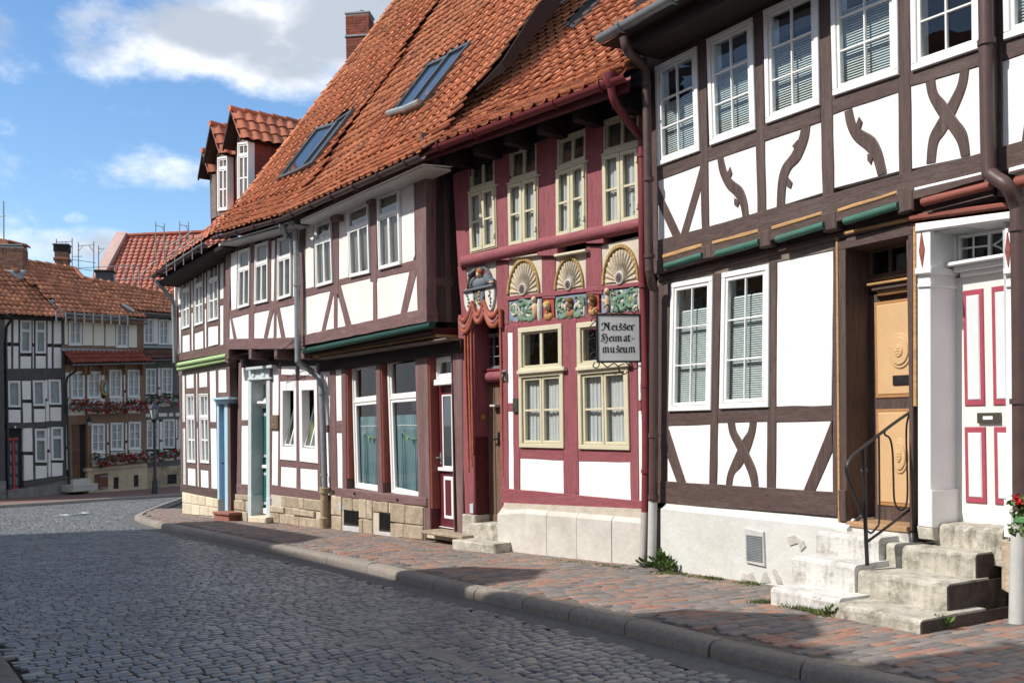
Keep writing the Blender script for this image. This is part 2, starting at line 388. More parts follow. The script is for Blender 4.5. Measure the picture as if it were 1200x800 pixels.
def smooth_path(pts, k=4):
    pts = [Vector(p) for p in pts]; out = []
    P = [pts[0]] + pts + [pts[-1]]
    for i in range(1, len(P) - 2):
        for j in range(k):
            t = j / k; a, b, c, d = P[i - 1], P[i], P[i + 1], P[i + 2]
            out.append(.5 * ((2 * b) + (c - a) * t + (2 * a - 5 * b + 4 * c - d) * t * t + (3 * b - a - 3 * c + d) * t ** 3))
    out.append(pts[-1]); return out
def box(mb, F, u0, u1, v0, v1, w0, w1, c=.004): return mb.add(*prism(F, [(u0, v0), (u1, v0), (u1, v1), (u0, v1)], w0, w1, c, True))
def blob(mb, F, u, v, w, ru, rv, rw, n=10, m=4, rot=0.0):
    """a low dome standing out of the facade"""
    V = []; Q = []; ca, sa = math.cos(rot), math.sin(rot)
    for i in range(m):
        f = math.pi / 2 * i / m
        for k in range(n):
            a = 2 * math.pi * k / n; x, y = math.cos(a) * math.cos(f) * ru, math.sin(a) * math.cos(f) * rv
            V.append(F.P(u + x * ca - y * sa, v + x * sa + y * ca, w + rw * math.sin(f)))
    V.append(F.P(u, v, w + rw)); top = len(V) - 1
    for i in range(m - 1):
        for k in range(n): Q.append((i * n + k, i * n + (k + 1) % n, (i + 1) * n + (k + 1) % n, (i + 1) * n + k))
    for k in range(n): Q.append(((m - 1) * n + k, (m - 1) * n + (k + 1) % n, top))
    return mb.add(V, Q)

# ---------------------------------------------------------------- windows
def window(house, F, px4, w=.03, kind='grid', cols=2, rows=3, fw=.055, sw=.045, bar=.022, fm=None, tr=.68, back='curtain', bm=None,
           depth=.17, sill=False, name='window', topcols=1, recess=.022, extra=None, blind_to=.0, curt=(0, 1), subrows=1, leafgap=False):
    """frame with sash, glazing bars, panes and what hangs behind them; px4 = TL, TR, BR, BL of the outer frame in picture pixels"""
    fm = fm or M_WFRAME
    TL, TR, BR, BL = uvs(F, px4, w)
    def Q(s, t):
        a = (BL[0] + (BR[0] - BL[0]) * s, BL[1] + (BR[1] - BL[1]) * s); b = (TL[0] + (TR[0] - TL[0]) * s, TL[1] + (TR[1] - TL[1]) * s)
        return (a[0] + (b[0] - a[0]) * t, a[1] + (b[1] - a[1]) * t)
    Wd = max(.1, (math.dist(BL, BR) + math.dist(TL, TR)) / 2); Hd = max(.1, (math.dist(BL, TL) + math.dist(BR, TR)) / 2)
    mb = MB()
    def strip(mb, s0, s1, t0, t1, w0, w1, c=.004): mb.add(*prism(F, [Q(s0, t0), Q(s1, t0), Q(s1, t1), Q(s0, t1)], w0, w1, c))
    def ring(mb, s0, s1, t0, t1, th, w0, w1, c=.004):
        a, b = th / Wd, th / Hd
        strip(mb, s0, s1, t1 - b, t1, w0, w1, c); strip(mb, s0, s1, t0, t0 + b, w0, w1, c)
        strip(mb, s0, s0 + a, t0 + b, t1 - b, w0, w1 - .0012, c); strip(mb, s1 - a, s1, t0 + b, t1 - b, w0, w1 - .0012, c)
    ring(mb, 0, 1, 0, 1, fw, w - depth, w, .006)
    if sill: strip(mb, -.03, 1.03, -.035, .0, w - .05, w + .035, .006)
    wo = mb.build(name, fm, house)
    i0, i1, j0, j1 = fw / Wd, 1 - fw / Wd, fw / Hd, 1 - fw / Hd
    ws = w - recess; cells = []
    def sash(s0, s1, t0, t1, c, r, nm='sash', th=None):
        th = th or sw
        m2 = MB(); ring(m2, s0 + .004 / Wd, s1 - .004 / Wd, t0 + .004 / Hd, t1 - .004 / Hd, th, ws - .05, ws)
        m2.build(nm, fm, wo)
        a0, a1, b0, b1 = s0 + th / Wd, s1 - th / Wd, t0 + th / Hd, t1 - th / Hd
        m3 = MB()
        for k in range(1, c):
            x = a0 + (a1 - a0) * k / c; strip(m3, x - bar / 2 / Wd, x + bar / 2 / Wd, b0, b1, ws - .035, ws - .006, .003)
        for k in range(1, r):
            y = b0 + (b1 - b0) * k / r; strip(m3, a0, a1, y - bar / 2 / Hd, y + bar / 2 / Hd, ws - .035, ws - .0075, .003)
        m3.build('glazing_bar', fm, wo)
        for k in range(c):
            for q in range(r):
                cells.append((a0 + (a1 - a0) * k / c, a0 + (a1 - a0) * (k + 1) / c, b0 + (b1 - b0) * q / r, b0 + (b1 - b0) * (q + 1) / r))
    if kind == 'grid': sash(i0, i1, j0, j1, cols, rows)
    elif kind == 'T':
        t = tr; tb = .045 / Hd
        m2 = MB(); strip(m2, i0, i1, t - tb / 2, t + tb / 2, w - .09, w - .008, .006); m2.build('transom', fm, wo)
        sash(i0, i1, t + tb / 2, j1, topcols, 1)
        m = .5
        if cols == 2:
            sash(i0, m, j0, t - tb / 2, 1, subrows); sash(m, i1, j0, t - tb / 2, 1, subrows)
        else: sash(i0, i1, j0, t - tb / 2, 1, subrows)
    elif kind == 'leaves':
        sash(i0, .5, j0, j1, 1, rows); sash(.5, i1, j0, j1, 1, rows)
    for (a, b, c, d) in cells:
        e1, e2 = .006 / Wd, .006 / Hd; m4 = MB()
        m4.add([F.P(*Q(a - e1, c - e2), ws - .028), F.P(*Q(b + e1, c - e2), ws - .028), F.P(*Q(b + e1, d + e2), ws - .028), F.P(*Q(a - e1, d + e2), ws - .028)], [(0, 1, 2, 3)])
        m4.build('pane', GLASS, wo)
    def sheet(s0, s1, t0, t1, ww, amp, waves, m, nm):
        mm = MB(); n = max(6, int(waves * 8)); V = []; f = []
        for k in range(n + 1):
            s = s0 + (s1 - s0) * k / n; d = amp * math.sin(k / n * waves * 2 * math.pi + 1.3 * math.sin(k * .9))
            V += [F.P(*Q(s, t0), ww + d * 1.15), F.P(*Q(s + .006 * math.sin(k), (t0 + t1) / 2), ww + d * .9), F.P(*Q(s, t1), ww + d * .6)]
        for k in range(n):
            for h in range(2): f.append((k * 3 + h, k * 3 + 3 + h, k * 3 + 4 + h, k * 3 + 1 + h))
        mm.add(V, f); mm.build(nm, m, wo, smooth=True)
    wb = ws - .085
    if back == 'blind':
        m5 = MB(); H0 = j0 + .012; top = blind_to or j1
        nsl = max(6, int((top - H0) * Hd / .024))
        for k in range(nsl):
            t = H0 + (top - H0) * (k + .5) / nsl; hv = .013 / Hd
            a, b = Q(i0 + .01, t), Q(i1 - .01, t)
            m5.add([F.P(a[0], a[1] - .0125, wb + .008), F.P(b[0], b[1] - .0125, wb + .008), F.P(b[0], b[1] + .0125, wb - .008), F.P(a[0], a[1] + .0125, wb - .008),
                    F.P(a[0], a[1] - .012, wb + .009), F.P(b[0], b[1] - .012, wb + .009), F.P(b[0], b[1] + .010, wb - .011), F.P(a[0], a[1] + .010, wb - .011)],
                   [(0, 1, 2, 3), (7, 6, 5, 4), (0, 4, 5, 1), (3, 2, 6, 7)])
        m5.build('blind', bm or M_BLIND, wo)
    elif back == 'curtain': sheet(i0, i1, j0, j1, wb, .014, Wd / .085, bm or M_CURTAIN, 'curtain')
    elif back == 'drapes':
        for (s0, s1) in ((i0, .5 - .08), (.5 + .06, i1)): sheet(s0, s1, j0, j1, wb, .016, max(2, Wd * .4 / .07), bm or M_CURTAIN, 'curtain')
    elif back == 'half': sheet(i0, i1, j0, j0 + (j1 - j0) * curt[1], wb, .014, Wd / .07, bm or M_CURTAIN, 'curtain')
    elif back == 'side': sheet(i0, i0 + (i1 - i0) * .45, j0, j1, wb, .016, 3, bm or M_CURTAIN, 'curtain')
    return wo, Q, (F, ws, i0, i1, j0, j1, Wd, Hd)
# ---------------------------------------------------------------- roofs
def tile_shape(tw, L, step, lift=.036, th=.018, style='pan'):
    if style == 'pan': cs = [(-.52, .010), (-.42, .002), (-.12, .0), (.14, .010), (.27, .028), (.37, .048), (.47, .050), (.53, .032)]
    elif style == 'roll': cs = [(-.52, .0), (-.30, .004), (-.10, .034), (.12, .056), (.34, .040), (.52, .010)]
    else: cs = [(-.52, .03), (-.25, .0), (.25, .0), (.52, .03)]
    n = len(cs); V = []
    for (y, hh) in ((0, lift), (L, lift * (1 - L / step))):
        for x, h in cs: V.append((x * tw, y, h + hh))
    for x, h in cs: V.append((x * tw, 0, h + lift - th))
    V += [(cs[0][0] * tw, L, cs[0][1] + lift * (1 - L / step) - th), (cs[-1][0] * tw, L, cs[-1][1] + lift * (1 - L / step) - th)]
    f = [(i, i + 1, n + i + 1, n + i) for i in range(n - 1)] + [(2 * n + i, 2 * n + i + 1, i + 1, i) for i in range(n - 1)]
    f += [(2 * n, 0, n, 3 * n), (n - 1, 3 * n - 1, 3 * n + 1, 2 * n - 1)]
    return np.array(V), np.array(f)
def in_poly(p, poly):
    x, y = p; c = False; j = len(poly) - 1
    for i in range(len(poly)):
        if (poly[i][1] > y) != (poly[j][1] > y) and x < (poly[j][0] - poly[i][0]) * (y - poly[i][1]) / (poly[j][1] - poly[i][1]) + poly[i][0]: c = not c
        j = i
    return c
class Roof:
    def __init__(s, F, we, pl, pr, prof):
        s.F, s.we, s.prof = F, we, prof
        (s.ua, s.za), (s.ub, s.zb) = F.uv(*pl, we), F.uv(*pr, we)
        s.len = sum(D / math.cos(R_(a)) for D, a in prof)
    def zu(s, u): return s.za + (s.zb - s.za) * (u - s.ua) / (s.ub - s.ua)
    def pos(s, u, l, h=0.0):
        D = z = 0.0; rem = l; a = s.prof[0][1]
        for (dd, a) in s.prof:
            seg = dd / math.cos(R_(a)); t = min(rem, seg); D += t * math.cos(R_(a)); z += t * math.sin(R_(a)); rem -= t
            if rem <= 1e-9: break
        if rem > 0: D += rem * math.cos(R_(a)); z += rem * math.sin(R_(a))
        sa, ca = math.sin(R_(a)), math.cos(R_(a))
        return s.F.P(u, s.zu(u) + z + ca * h, s.we - D + sa * h)
    def frame(s, u, l):
        p = s.pos(u, l); x = (s.pos(u + .1, l) - p).normalized(); y = (s.pos(u, l + .05) - p).normalized()
        z = x.cross(y).normalized(); y = z.cross(x); return p, x, y, z
    def plane(s, u, l): p, x, y, z = s.frame(u, l); return p, z
def lay_roof(R, house, u0, u1, m, tw=.225, ts=.29, style='pan', poly=None, n_single=300, rows=None, jit=.012, skip=(), stuff_lim=None, single_min=9.0, l0=0.0, sag=.025):
    V0, F0 = tile_shape(tw, ts * 1.22, ts, style=style)
    sing = []; allT = []; dv = MB()
    nu = int(abs(u1 - u0) / tw); nr = rows or int((R.len - l0) / ts)
    for j in range(nr):
        rj = random.uniform(-jit, jit)
        for i in range(nu):
            u, l = u0 + (i + .5) * tw, l0 + j * ts
            p, x, y, z = R.frame(u, l + .001)
            q = to_px(p + y * ts * .5)
            if q is None: continue
            if poly and not in_poly(q, poly): continue
            a, b, c, d = R.pos(u - tw / 2, l, -.02), R.pos(u + tw / 2, l, -.02), R.pos(u + tw / 2, l + ts, -.02), R.pos(u - tw / 2, l + ts, -.02)
            dv.add([a, b, c, d], [(0, 1, 2, 3)])
            if any(in_poly(q, k) for k in skip): continue
            sg = sag * math.sin(u * 1.7 + l * .9) * math.sin(l * 1.1)
            p = p + y * (rj + random.uniform(-jit, jit)) + z * (.006 + sg + random.uniform(-.004, .006)) + x * random.uniform(-.006, .006)
            an = random.uniform(-.022, .022); x2 = x * math.cos(an) + y * math.sin(an); y2 = y * math.cos(an) - x * math.sin(an)
            tl = random.uniform(-.012, .012); z2 = (z + x2 * tl).normalized()
            M = Matrix(((x2.x, y2.x, z2.x, p.x), (x2.y, y2.y, z2.y, p.y), (x2.z, y2.z, z2.z, p.z), (0, 0, 0, 1)))
            size = FPX * tw / max(1, p.y)
            vis = -10 < q[0] < 1210 and -12 < q[1] < 810
            allT.append((size if vis else 0, M))
    roof = dv.build('roof', M_DECK, house)
    allT.sort(key=lambda t: -t[0])
    k = 0; o0 = root_loc(house); me = None
    while k < len(allT) and k < n_single and allT[k][0] >= single_min:
        if me is None:
            me = bpy.data.meshes.new('roof_tile'); me.from_pydata([tuple(v) for v in V0], [], [tuple(f) for f in F0]); me.materials.append(m)
            me.shade_smooth(); me.set_sharp_from_angle(angle=R_(50))
        o = bpy.data.objects.new('roof_tile', me); COL.objects.link(o); o.parent = roof
        o.matrix_basis = Matrix.Translation(-o0) @ allT[k][1]; k += 1
    rest = allT[k:]
    if rest:
        VV = np.concatenate([V0 @ np.array(M)[:3, :3].T + np.array(M)[:3, 3] for _, M in rest])
        FF = np.concatenate([F0 + i * len(V0) for i in range(len(rest))])
        fast_mesh('roof_tiles', VV, [FF], m, roof, kind='stuff')
    return roof
def gutter(house, F, we, pa, pb, r, m, name='gutter', brackets=True):
    (ua, va), (ub, vb) = F.uv(*pa, we), F.uv(*pb, we); mb = MB(); n = 8; V = []; f = []
    for (u, v) in ((ua, va), (ub, vb)):
        for k in range(n + 1):
            a = math.pi + math.pi * k / n
            V.append(F.P(u, v + r * .5 + r * math.sin(a), we + r * math.cos(a)))
        for k in range(n + 1):
            a = 2 * math.pi - math.pi * k / n
            V.append(F.P(u, v + r * .5 + .85 * r * math.sin(a), we + .85 * r * math.cos(a)))
    N = 2 * n + 2
    for k in range(N): f.append((k, (k + 1) % N, N + (k + 1) % N, N + k))
    f += [tuple(range(N)), tuple(range(2 * N - 1, N - 1, -1))]
    mb.add(V, f)
    g = mb.build(name, m, house, smooth=True)
    if brackets:
        nb = max(2, int(abs(ub - ua) / .75)); b = MB()
        for k in range(nb):
            b = MB(); t = (k + .5) / nb; u, v = ua + (ub - ua) * t, va + (vb - va) * t
            pts = [F.P(u, v + r * .5 + (r + .012) * math.sin(a), we + (r + .012) * math.cos(a)) for a in [math.pi * (1 - .1) + math.pi * 1.2 * q / 8 for q in range(9)]]
            tube(b, pts, .012, 5)
            b.build('gutter_bracket', m, g)
    return g
def downpipe(house, pts, r, m, name='downpipe', rings=(), k=5):
    mb = MB(); tube(mb, smooth_path(pts, k) if k else pts, r, 12)
    o = mb.build(name, m, house, smooth=True)
    if rings:
        for a in rings:
            b = MB(); a = Vector(a); tube(b, [a + Vector((0, 0, .022)), a - Vector((0, 0, .022))], r * 1.22, 12)
            b.build('pipe_clip', m, o, smooth=True)
    return o

# ---------------------------------------------------------------- street
def line_px(pts, dz=0.0): return [ground_pt(x, y, dz) for x, y in pts]
KERB_PX = [(1060, 792.5), (860, 749.5), (700, 713), (560, 685), (450, 660), (321, 636), (240, 620.5), (195, 611.5), (174, 606.5), (166, 602.5), (173, 598), (190, 591.5), (208, 585), (232, 577)]
KERB = line_px(KERB_PX)
d0 = (KERB[0] - KERB[1]).normalized()
KERB = [KERB[0] + Vector((d0.x, d0.y, 0)) * 9] + KERB
KERB.append(KERB[-1] + (KERB[-1] - KERB[-2]).normalized() * 14)
for k in KERB: k.z = gz(k.y)
FARK = line_px([(-60, 594), (0, 590.5), (60, 587), (120, 583), (180, 579.5), (215, 577.2)])
FARK = [FARK[0] + (FARK[0] - FARK[1]).normalized() * 8] + FARK + [FARK[-1] + (FARK[-1] - FARK[-2]).normalized() * 12]
LK = [Vector((-3.88, 7.43, 0)), Vector((-3.18, 6.41, 0))]
ld = (LK[0] - LK[1]).normalized()
LKERB = [LK[1] - ld * 9, LK[1], LK[0], LK[0] + ld * 4, LK[0] + ld * 9, LK[0] + ld * 15.5]
for k in LKERB: k.z = gz(k.y)
def side_of(pts, x, y):
    """signed distance to a polyline, positive on its right when walking along it"""
    best = 1e9; sg = 1
    for a, b in zip(pts[:-1], pts[1:]):
        ex, ey = b.x - a.x, b.y - a.y; L2 = ex * ex + ey * ey
        t = max(0, min(1, ((x - a.x) * ex + (y - a.y) * ey) / L2)); dx, dy = x - a.x - ex * t, y - a.y - ey * t
        d = dx * dx + dy * dy
        if d < best - 1e-9:
            best = d; sg = 1 if (dx * ey - dy * ex) > 0 else -1
    return sg * math.sqrt(best)
def grid_sheet(name, x0, x1, nx, ys, dz, m, **kw):
    xs = [x0 + (x1 - x0) * i / nx for i in range(nx + 1)]; mb = MB()
    mb.add([(x, y, gz(y) + dz) for y in ys for x in xs], [(j * (nx + 1) + i, j * (nx + 1) + i + 1, (j + 1) * (nx + 1) + i + 1, (j + 1) * (nx + 1) + i) for j in range(len(ys) - 1) for i in range(nx)])
    return mb.build(name, m, None, **kw)
grid_sheet('ground', -900, 900, 8, [-900, -60, 0, 7.9, 12, 15, 18, 22, 24, 37, 60, 900], -.32, M_GROUND, kind='structure')
ROAD = grid_sheet('road', -60, 14, 40, [-20, -5, 0, 4, 7.9, 10, 12, 15, 18, 22, 24, 30, 37, 48], -.145, M_JOINT, kind='structure')
def strip_sheet(name, pts, off0, off1, dz, m, **kw):
    """a band beside a polyline, from off0 to off1 metres to its right"""
    mb = MB(); V = []
    for i, p in enumerate(pts):
        t = (pts[min(i + 1, len(pts) - 1)] - pts[max(i - 1, 0)]); t.z = 0; t.normalize(); n = Vector((t.y, -t.x, 0))
        for o in (off0, off1): q = p + n * o; V.append((q.x, q.y, gz(q.y) + dz))
    mb.add(V, [(2 * i, 2 * i + 1, 2 * i + 3, 2 * i + 2) for i in range(len(pts) - 1)])
    return mb.build(name, m, None, **kw)
def resample(pts, step):
    out = [pts[0].copy()]
    for a, b in zip(pts[:-1], pts[1:]):
        n = max(1, int((b - a).length / step))
        out += [a + (b - a) * (k + 1) / n for k in range(n)]
    for p in out: p.z = gz(p.y)
    return out
KR = resample(KERB, 1.0)
PAVE = strip_sheet('pavement', resample(KERB[:10], 1.0), .0, 5.0, -.014, M_JOINTLIGHT, kind='structure')
strip_sheet('gutter_strip', KR, -.53, -.14, -.122, M_ASPHALT, kind='structure')
strip_sheet('side_pavement', resample(LKERB, 1.5), -4.0, -.275, -.012, M_ASPHALT, kind='structure')
M_FARPAVE = mat('far_red_paving', (.20, .115, .095), .85, .25, 6, bump=.003)
strip_sheet('far_pavement', resample(FARK, 2.0), -7.0, .0, -.02, M_FARPAVE, kind='structure')
def kerb_line(pts, wid, h, side, name, m, length=.98, single=True):
    """granite kerb stones laid end to end; side = +1 puts the stone to the right of the line"""
    root = bpy.data.objects.new(name, None); COL.objects.link(root); root['kind'] = 'structure'
    prof = [(0, -h - .1), (0, 0), (wid * .62, -.002), (wid * .85, -.018), (wid * .98, -.055), (wid * 1.04, -h - .1)]
    dense = resample(pts, .05); i = 0
    while i < len(dense) - 3:
        tgt = length * random.uniform(.72, 1.2); L = 0; j = i
        while j < len(dense) - 1 and L < tgt: L += (dense[j + 1] - dense[j]).length; j += 1
        seg = dense[i:j + 1]
        if len(seg) < 3: break
        a, b = seg[0], seg[-1]; mid = seg[len(seg) // 2]; ring = []
        dzr = random.uniform(-.006, .006)
        for kk, p in enumerate((a + (b - a).normalized() * .007, mid, b - (b - a).normalized() * .007)):
            t = (b - a); t.z = 0; t.normalize(); n = Vector((t.y, -t.x, 0)) * side
            ring.append([p + n * x + Vector((0, 0, z + dzr)) for x, z in prof])
        V = [q for r in ring for q in r]; k = len(prof)
        f = [(r * k + c, r * k + c + 1, (r + 1) * k + c + 1, (r + 1) * k + c) for r in range(2) for c in range(k - 1)] + [tuple(range(k)), tuple(range(3 * k - 1, 2 * k - 1, -1))]
        if side > 0: f = [x[::-1] for x in f]
        MB().add(V, f).build('kerb_stone', m, root, smooth=True)
        i = j
    return root
kerb_line(KERB[:11], .17, .125, -1, 'kerb', M_GRANITE)
kerb_line(KERB[10:], .17, .10, -1, 'side_street_kerb', M_GRANITE, 1.2)
kerb_line(FARK, .16, .10, 1, 'far_kerb', M_GRANITE, 1.2)
kerb_line([p + Vector((-.824, -.566, 0)) * .28 for p in LKERB], .28, .12, 1, 'near_kerb', mat('dark_kerb_stone', (.14, .135, .13), .85, .15, 14, bump=.004, isl=.1), 1.1)

def lay_pieces(a, b, org, ia, ib, la, lb, gap, ok, dome, top, base, m, parent, single_name, stuff_name, nsing, jit=.006, wave=0.0, cut=.0, min_px=9):
    """stones or bricks in bonded courses: b is the way the courses are stacked, a the way a course runs"""
    P = []
    for j in range(int(ib[0] / lb), int(ib[1] / lb)):
        x = ia[0] + random.uniform(0, la[1])
        while x < ia[1]:
            L = random.uniform(*la); yy = j * lb + (wave * math.sin(x * .8 + j * .05) if wave else 0)
            cx, cy = x + L / 2, yy
            w = org + a * cx + b * cy
            if ok(w.x, w.y): P.append((cx, cy, L))
            x += L
    items = []
    for cx, cy, L in P:
        hx, hy = L / 2 - gap / 2, lb / 2 - gap / 2
        if cut: ring = [(-hx + cut * hy, -hy), (hx - cut * hy, -hy), (hx, -hy + cut * hy), (hx, hy - cut * hy), (hx - cut * hy, hy), (-hx + cut * hy, hy), (-hx, hy - cut * hy), (-hx, -hy + cut * hy)]
        else: ring = [(-hx, -hy), (hx, -hy), (hx, hy), (-hx, hy)]
        ring = [(x + random.uniform(-jit, jit), y + random.uniform(-jit, jit)) for x, y in ring]
        tx, ty = random.uniform(-1, 1) * dome * 1.0, random.uniform(-1, 1) * dome * 1.0; n = len(ring); dz = random.uniform(-1, 1) * dome * .5
        c = org + a * cx + b * cy; V = []
        for (s, z) in ((1.0, base), (.985, top - dome), (.90, top - dome * .1)):
            for x, y in ring:
                w = c + a * (x * s) + b * (y * s); V.append((w.x, w.y, gz(w.y) + z + (tx * x / hx + ty * y / hy) * .5 + (dz if z != base else 0)))
        V.append((c.x, c.y, gz(c.y) + top + dz))
        q = to_px(Vector((c.x, c.y, gz(c.y)))); vis = q is not None and -5 < q[0] < 1205 and q[1] < 806
        items.append((FPX * L / c.y if vis else 0, np.array(V), n))
    items.sort(key=lambda t: -t[0])
    def faces(n):
        Q = [(r * n + i, r * n + (i + 1) % n, (r + 1) * n + (i + 1) % n, (r + 1) * n + i) for r in range(2) for i in range(n)]
        T = [(2 * n + i, 2 * n + (i + 1) % n, 3 * n) for i in range(n)]
        return np.array(Q), np.array(T)
    k = 0
    while k < len(items) and k < nsing and items[k][0] >= min_px:
        _, V, n = items[k]; Q, T = faces(n)
        fast_mesh(single_name, V, [Q, T], m, parent); k += 1
    rest = items[k:]; o = 0; Vs, Qs, Ts = [], [], []
    for _, V, n in rest:
        Q, T = faces(n); Vs.append(V); Qs.append(Q + o); Ts.append(T + o); o += len(V)
    if Vs:
        fast_mesh(stuff_name, np.concatenate(Vs), [np.concatenate(Qs), np.concatenate(Ts)], m, parent, kind='stuff')
def road_ok(x, y):
    if y < 4.6 or y > 37: return False
    q = to_px(Vector((x, y, gz(y))))
    if q is None or q[0] < -60 or q[0] > 1260 or q[1] > 880: return False
    if side_of(KERB, x, y) > -.50: return False
    if side_of(LKERB, x, y) < .07: return False
    if side_of(FARK, x, y) < .22: return False
    return True
lay_pieces(Vector((.80, .60, 0)), Vector((-.60, .80, 0)), Vector((0, 7, 0)), (-24, 9), (-6, 42), (.095, .165), .094, .014, road_ok, .005, -.118, -.16, M_COBBLE, ROAD, 'cobblestone', 'cobblestones', 300, .006, .06, .26)
FACES = []     # facade lines of the row, filled below: the pavement stops there
def pave_ok(x, y):
    if y < 4.8 or y > 27: return False
    q = to_px(Vector((x, y, gz(y))))
    if q is None or q[0] < -20 or q[0] > 1320 or q[1] > 900: return False
    s = side_of(KERB, x, y)
    return .13 < s < 4.4
lay_pieces(Vector((.866, .50, 0)), Vector((-.50, .866, 0)), Vector((2, 8, 0)), (-9, 6), (-4, 24), (.205, .235), .078, .005, pave_ok, .004, .0, -.03, M_BRICK, PAVE, 'paving_brick', 'paving_bricks', 300, .002, .012)
# smear of cement mended across the cobbles, and a cover plate in the far street
def flat_blob(pts, dz, m, name, parent=None, h=.006, **kw):
    P = smooth_path([Vector((*p, 0)) for p in pts] + [Vector((*pts[0], 0))], 4)[:-1]; mb = MB(); n = len(P)
    V = [(p.x, p.y, gz(p.y) + dz) for p in P] + [(p.x, p.y, gz(p.y) + dz + h) for p in P]
    mb.add(V, [(i, (i + 1) % n, n + (i + 1) % n, n + i) for i in range(n)] + [tuple(range(n, 2 * n))])
    return mb.build(name, m, parent, **kw)
def px_blob(px, dz): return [(p.x, p.y) for p in line_px(px, dz)]
flat_blob(px_blob([(402, 752), (418, 746), (445, 748), (482, 751), (520, 762), (552, 776), (600, 789), (640, 800), (618, 803), (585, 797), (540, 781), (500, 768), (470, 757), (430, 756)], -.118), -.130, M_PATCH, 'cement_patch', ROAD, .0128)
mc = thing('manhole_cover', ground_pt(88, 602.5, -.118), 'pale metal manhole cover in the sunlit cobbles of the far street', 'manhole cover')
cb = MB(); c0 = ground_pt(88, 602.5, -.118); n = 24
cb.add([(c0.x + .45 * math.cos(6.283 * k / n), c0.y + .5 * math.sin(6.283 * k / n), gz(c0.y + .5 * math.sin(6.283 * k / n)) + z) for z in (-.16, -.105) for k in range(n)], [(k, (k + 1) % n, n + (k + 1) % n, n + k) for k in range(n)] + [tuple(range(n, 2 * n))])
cb.build('cover_plate', mat('worn_iron_cover', (.17, .17, .165), .55, .15, 9), mc)
rb = MB(); tube(rb, [(c0.x + .38 * math.cos(6.283 * k / n), c0.y + .42 * math.sin(6.283 * k / n), gz(c0.y + .42 * math.sin(6.283 * k / n)) - .104) for k in range(n + 1)], .02, 6); rb.build('cover_rim', M_ZINC, mc)
# ---------------------------------------------------------------- houses: shared pieces
def core(house, F, u0, u1, z0, z1, w0=-.5, depth=6.5, m=None, name='wall'):
    mb = MB(); mb.add(*prism(F, [(u0, z0), (u1, z0), (u1, z1), (u0, z1)], w0 - depth, w0, 0, True)); return mb.build(name, m or M_INNER, house)
def slab(house, F, px4, w0, w1, m, name, c=.004, **kw):
    mb = MB(); mb.add(*prism(F, uvs(F, px4, w1), w0, w1, c, True)); return mb.build(name, m, house, **kw)
def curved_brace(house, F, left, right, m, w=.012, name='brace'):
    L = uvs(F, left, w); Rr = uvs(F, right, w)
    L = [(p.x, p.y) for p in smooth_path([Vector((*q, 0)) for q in L], 4)]; Rr = [(p.x, p.y) for p in smooth_path([Vector((*q, 0)) for q in Rr], 4)]
    n = min(len(L), len(Rr)); mb = MB(); V = []; f = []
    for k in range(n):
        a, b = L[int(k * (len(L) - 1) / (n - 1))], Rr[int(k * (len(Rr) - 1) / (n - 1))]
        V += [F.P(*a, -.12), F.P(*a, w - .005), F.P(a[0] + (b[0] - a[0]) * .08, a[1] + (b[1] - a[1]) * .08, w), F.P(b[0] + (a[0] - b[0]) * .08, b[1] + (a[1] - b[1]) * .08, w), F.P(*b, w - .005), F.P(*b, -.12)]
    for k in range(n - 1):
        for c in range(5): f.append((k * 6 + c, k * 6 + c + 1, k * 6 + 7 + c, k * 6 + 6 + c))
    if (Vector(V[7]) - Vector(V[1])).cross(Vector(V[4]) - Vector(V[1])).dot(F.n) > 0: f = [q[::-1] for q in f]
    mb.add(V, f); return mb.build(name, m, house)
def roll(house, F, pa, pb, r, w, m, name, seg=10):
    """a rounded filler along the jetty"""
    (ua, va), (ub, vb) = F.uv(*pa, w), F.uv(*pb, w); mb = MB()
    tube(mb, [F.P(ua + (ub - ua) * t, va + (vb - va) * t, w - r * .35) for t in (0, .5, 1)], r, seg)
    return mb.build(name, m, house, smooth=True)

# ---------------------------------------------------------------- the brown and white house on the right
FD = Fac(4.04, 7.87, (.581, -1)); FDU = FD.shifted(.12)
HD = thing('timber_house', FD.P(-2, gz(9), 0), 'white house with dark brown timbers, carved wavy braces and two front doors above stone steps', 'house')
uDl, uDr = FD.uv(766, 600)[0], FD.uv(1168, 600)[0]
core(HD, FD, uDl + .02, uDr + 6.5, -.6, 5.75)
V_, H_ = M_BROWN_V, M_BROWN_H
# upper storey infill
for px in ([(769, 212), (821, 193), (823, 267.5), (770.5, 281)], [(829, 190), (885, 171), (888, 248), (831, 265)],
           [(895.5, 166), (961, 143), (964, 225), (898, 245.5)], [(974, 135), (1051.5, 108.5), (1054, 199.5), (977.5, 219.5)],
           [(1066, 101.5), (1149.5, 77), (1152.5, 179), (1068, 197)]): panel(HD, FDU, px)
for t in ((758, 769.3, 60, 762, 770.8, 318), (815, 826.8, 30, 823, 830.5, 300), (880.5, 893.6, 0, 888, 897.5, 285), (957.5, 971.8, -45, 964, 977.5, 262), (1050.5, 1065.5, -60, 1053.5, 1068, 240), (1149, 1164.5, -95, 1152.5, 1166, 215)):
    post(HD, FDU, t, V_)
for px in ([(768, 196), (822, 177), (822, 193), (768, 212.5)], [(829, 172), (886, 152), (886, 171), (829, 190)], [(895, 146), (961, 123), (961, 143.2), (895, 166)],
           [(974, 113), (1053, 87), (1053, 108.2), (974, 135.2)], [(1066, 84), (1150, 56), (1150, 77), (1066, 101.6)]): rail(HD, FDU, px, H_, .010)
rail(HD, FDU, [(764, 283.3), (1166, 174.5), (1166, 207), (764, 322)], H_, .022, 'sill_beam')
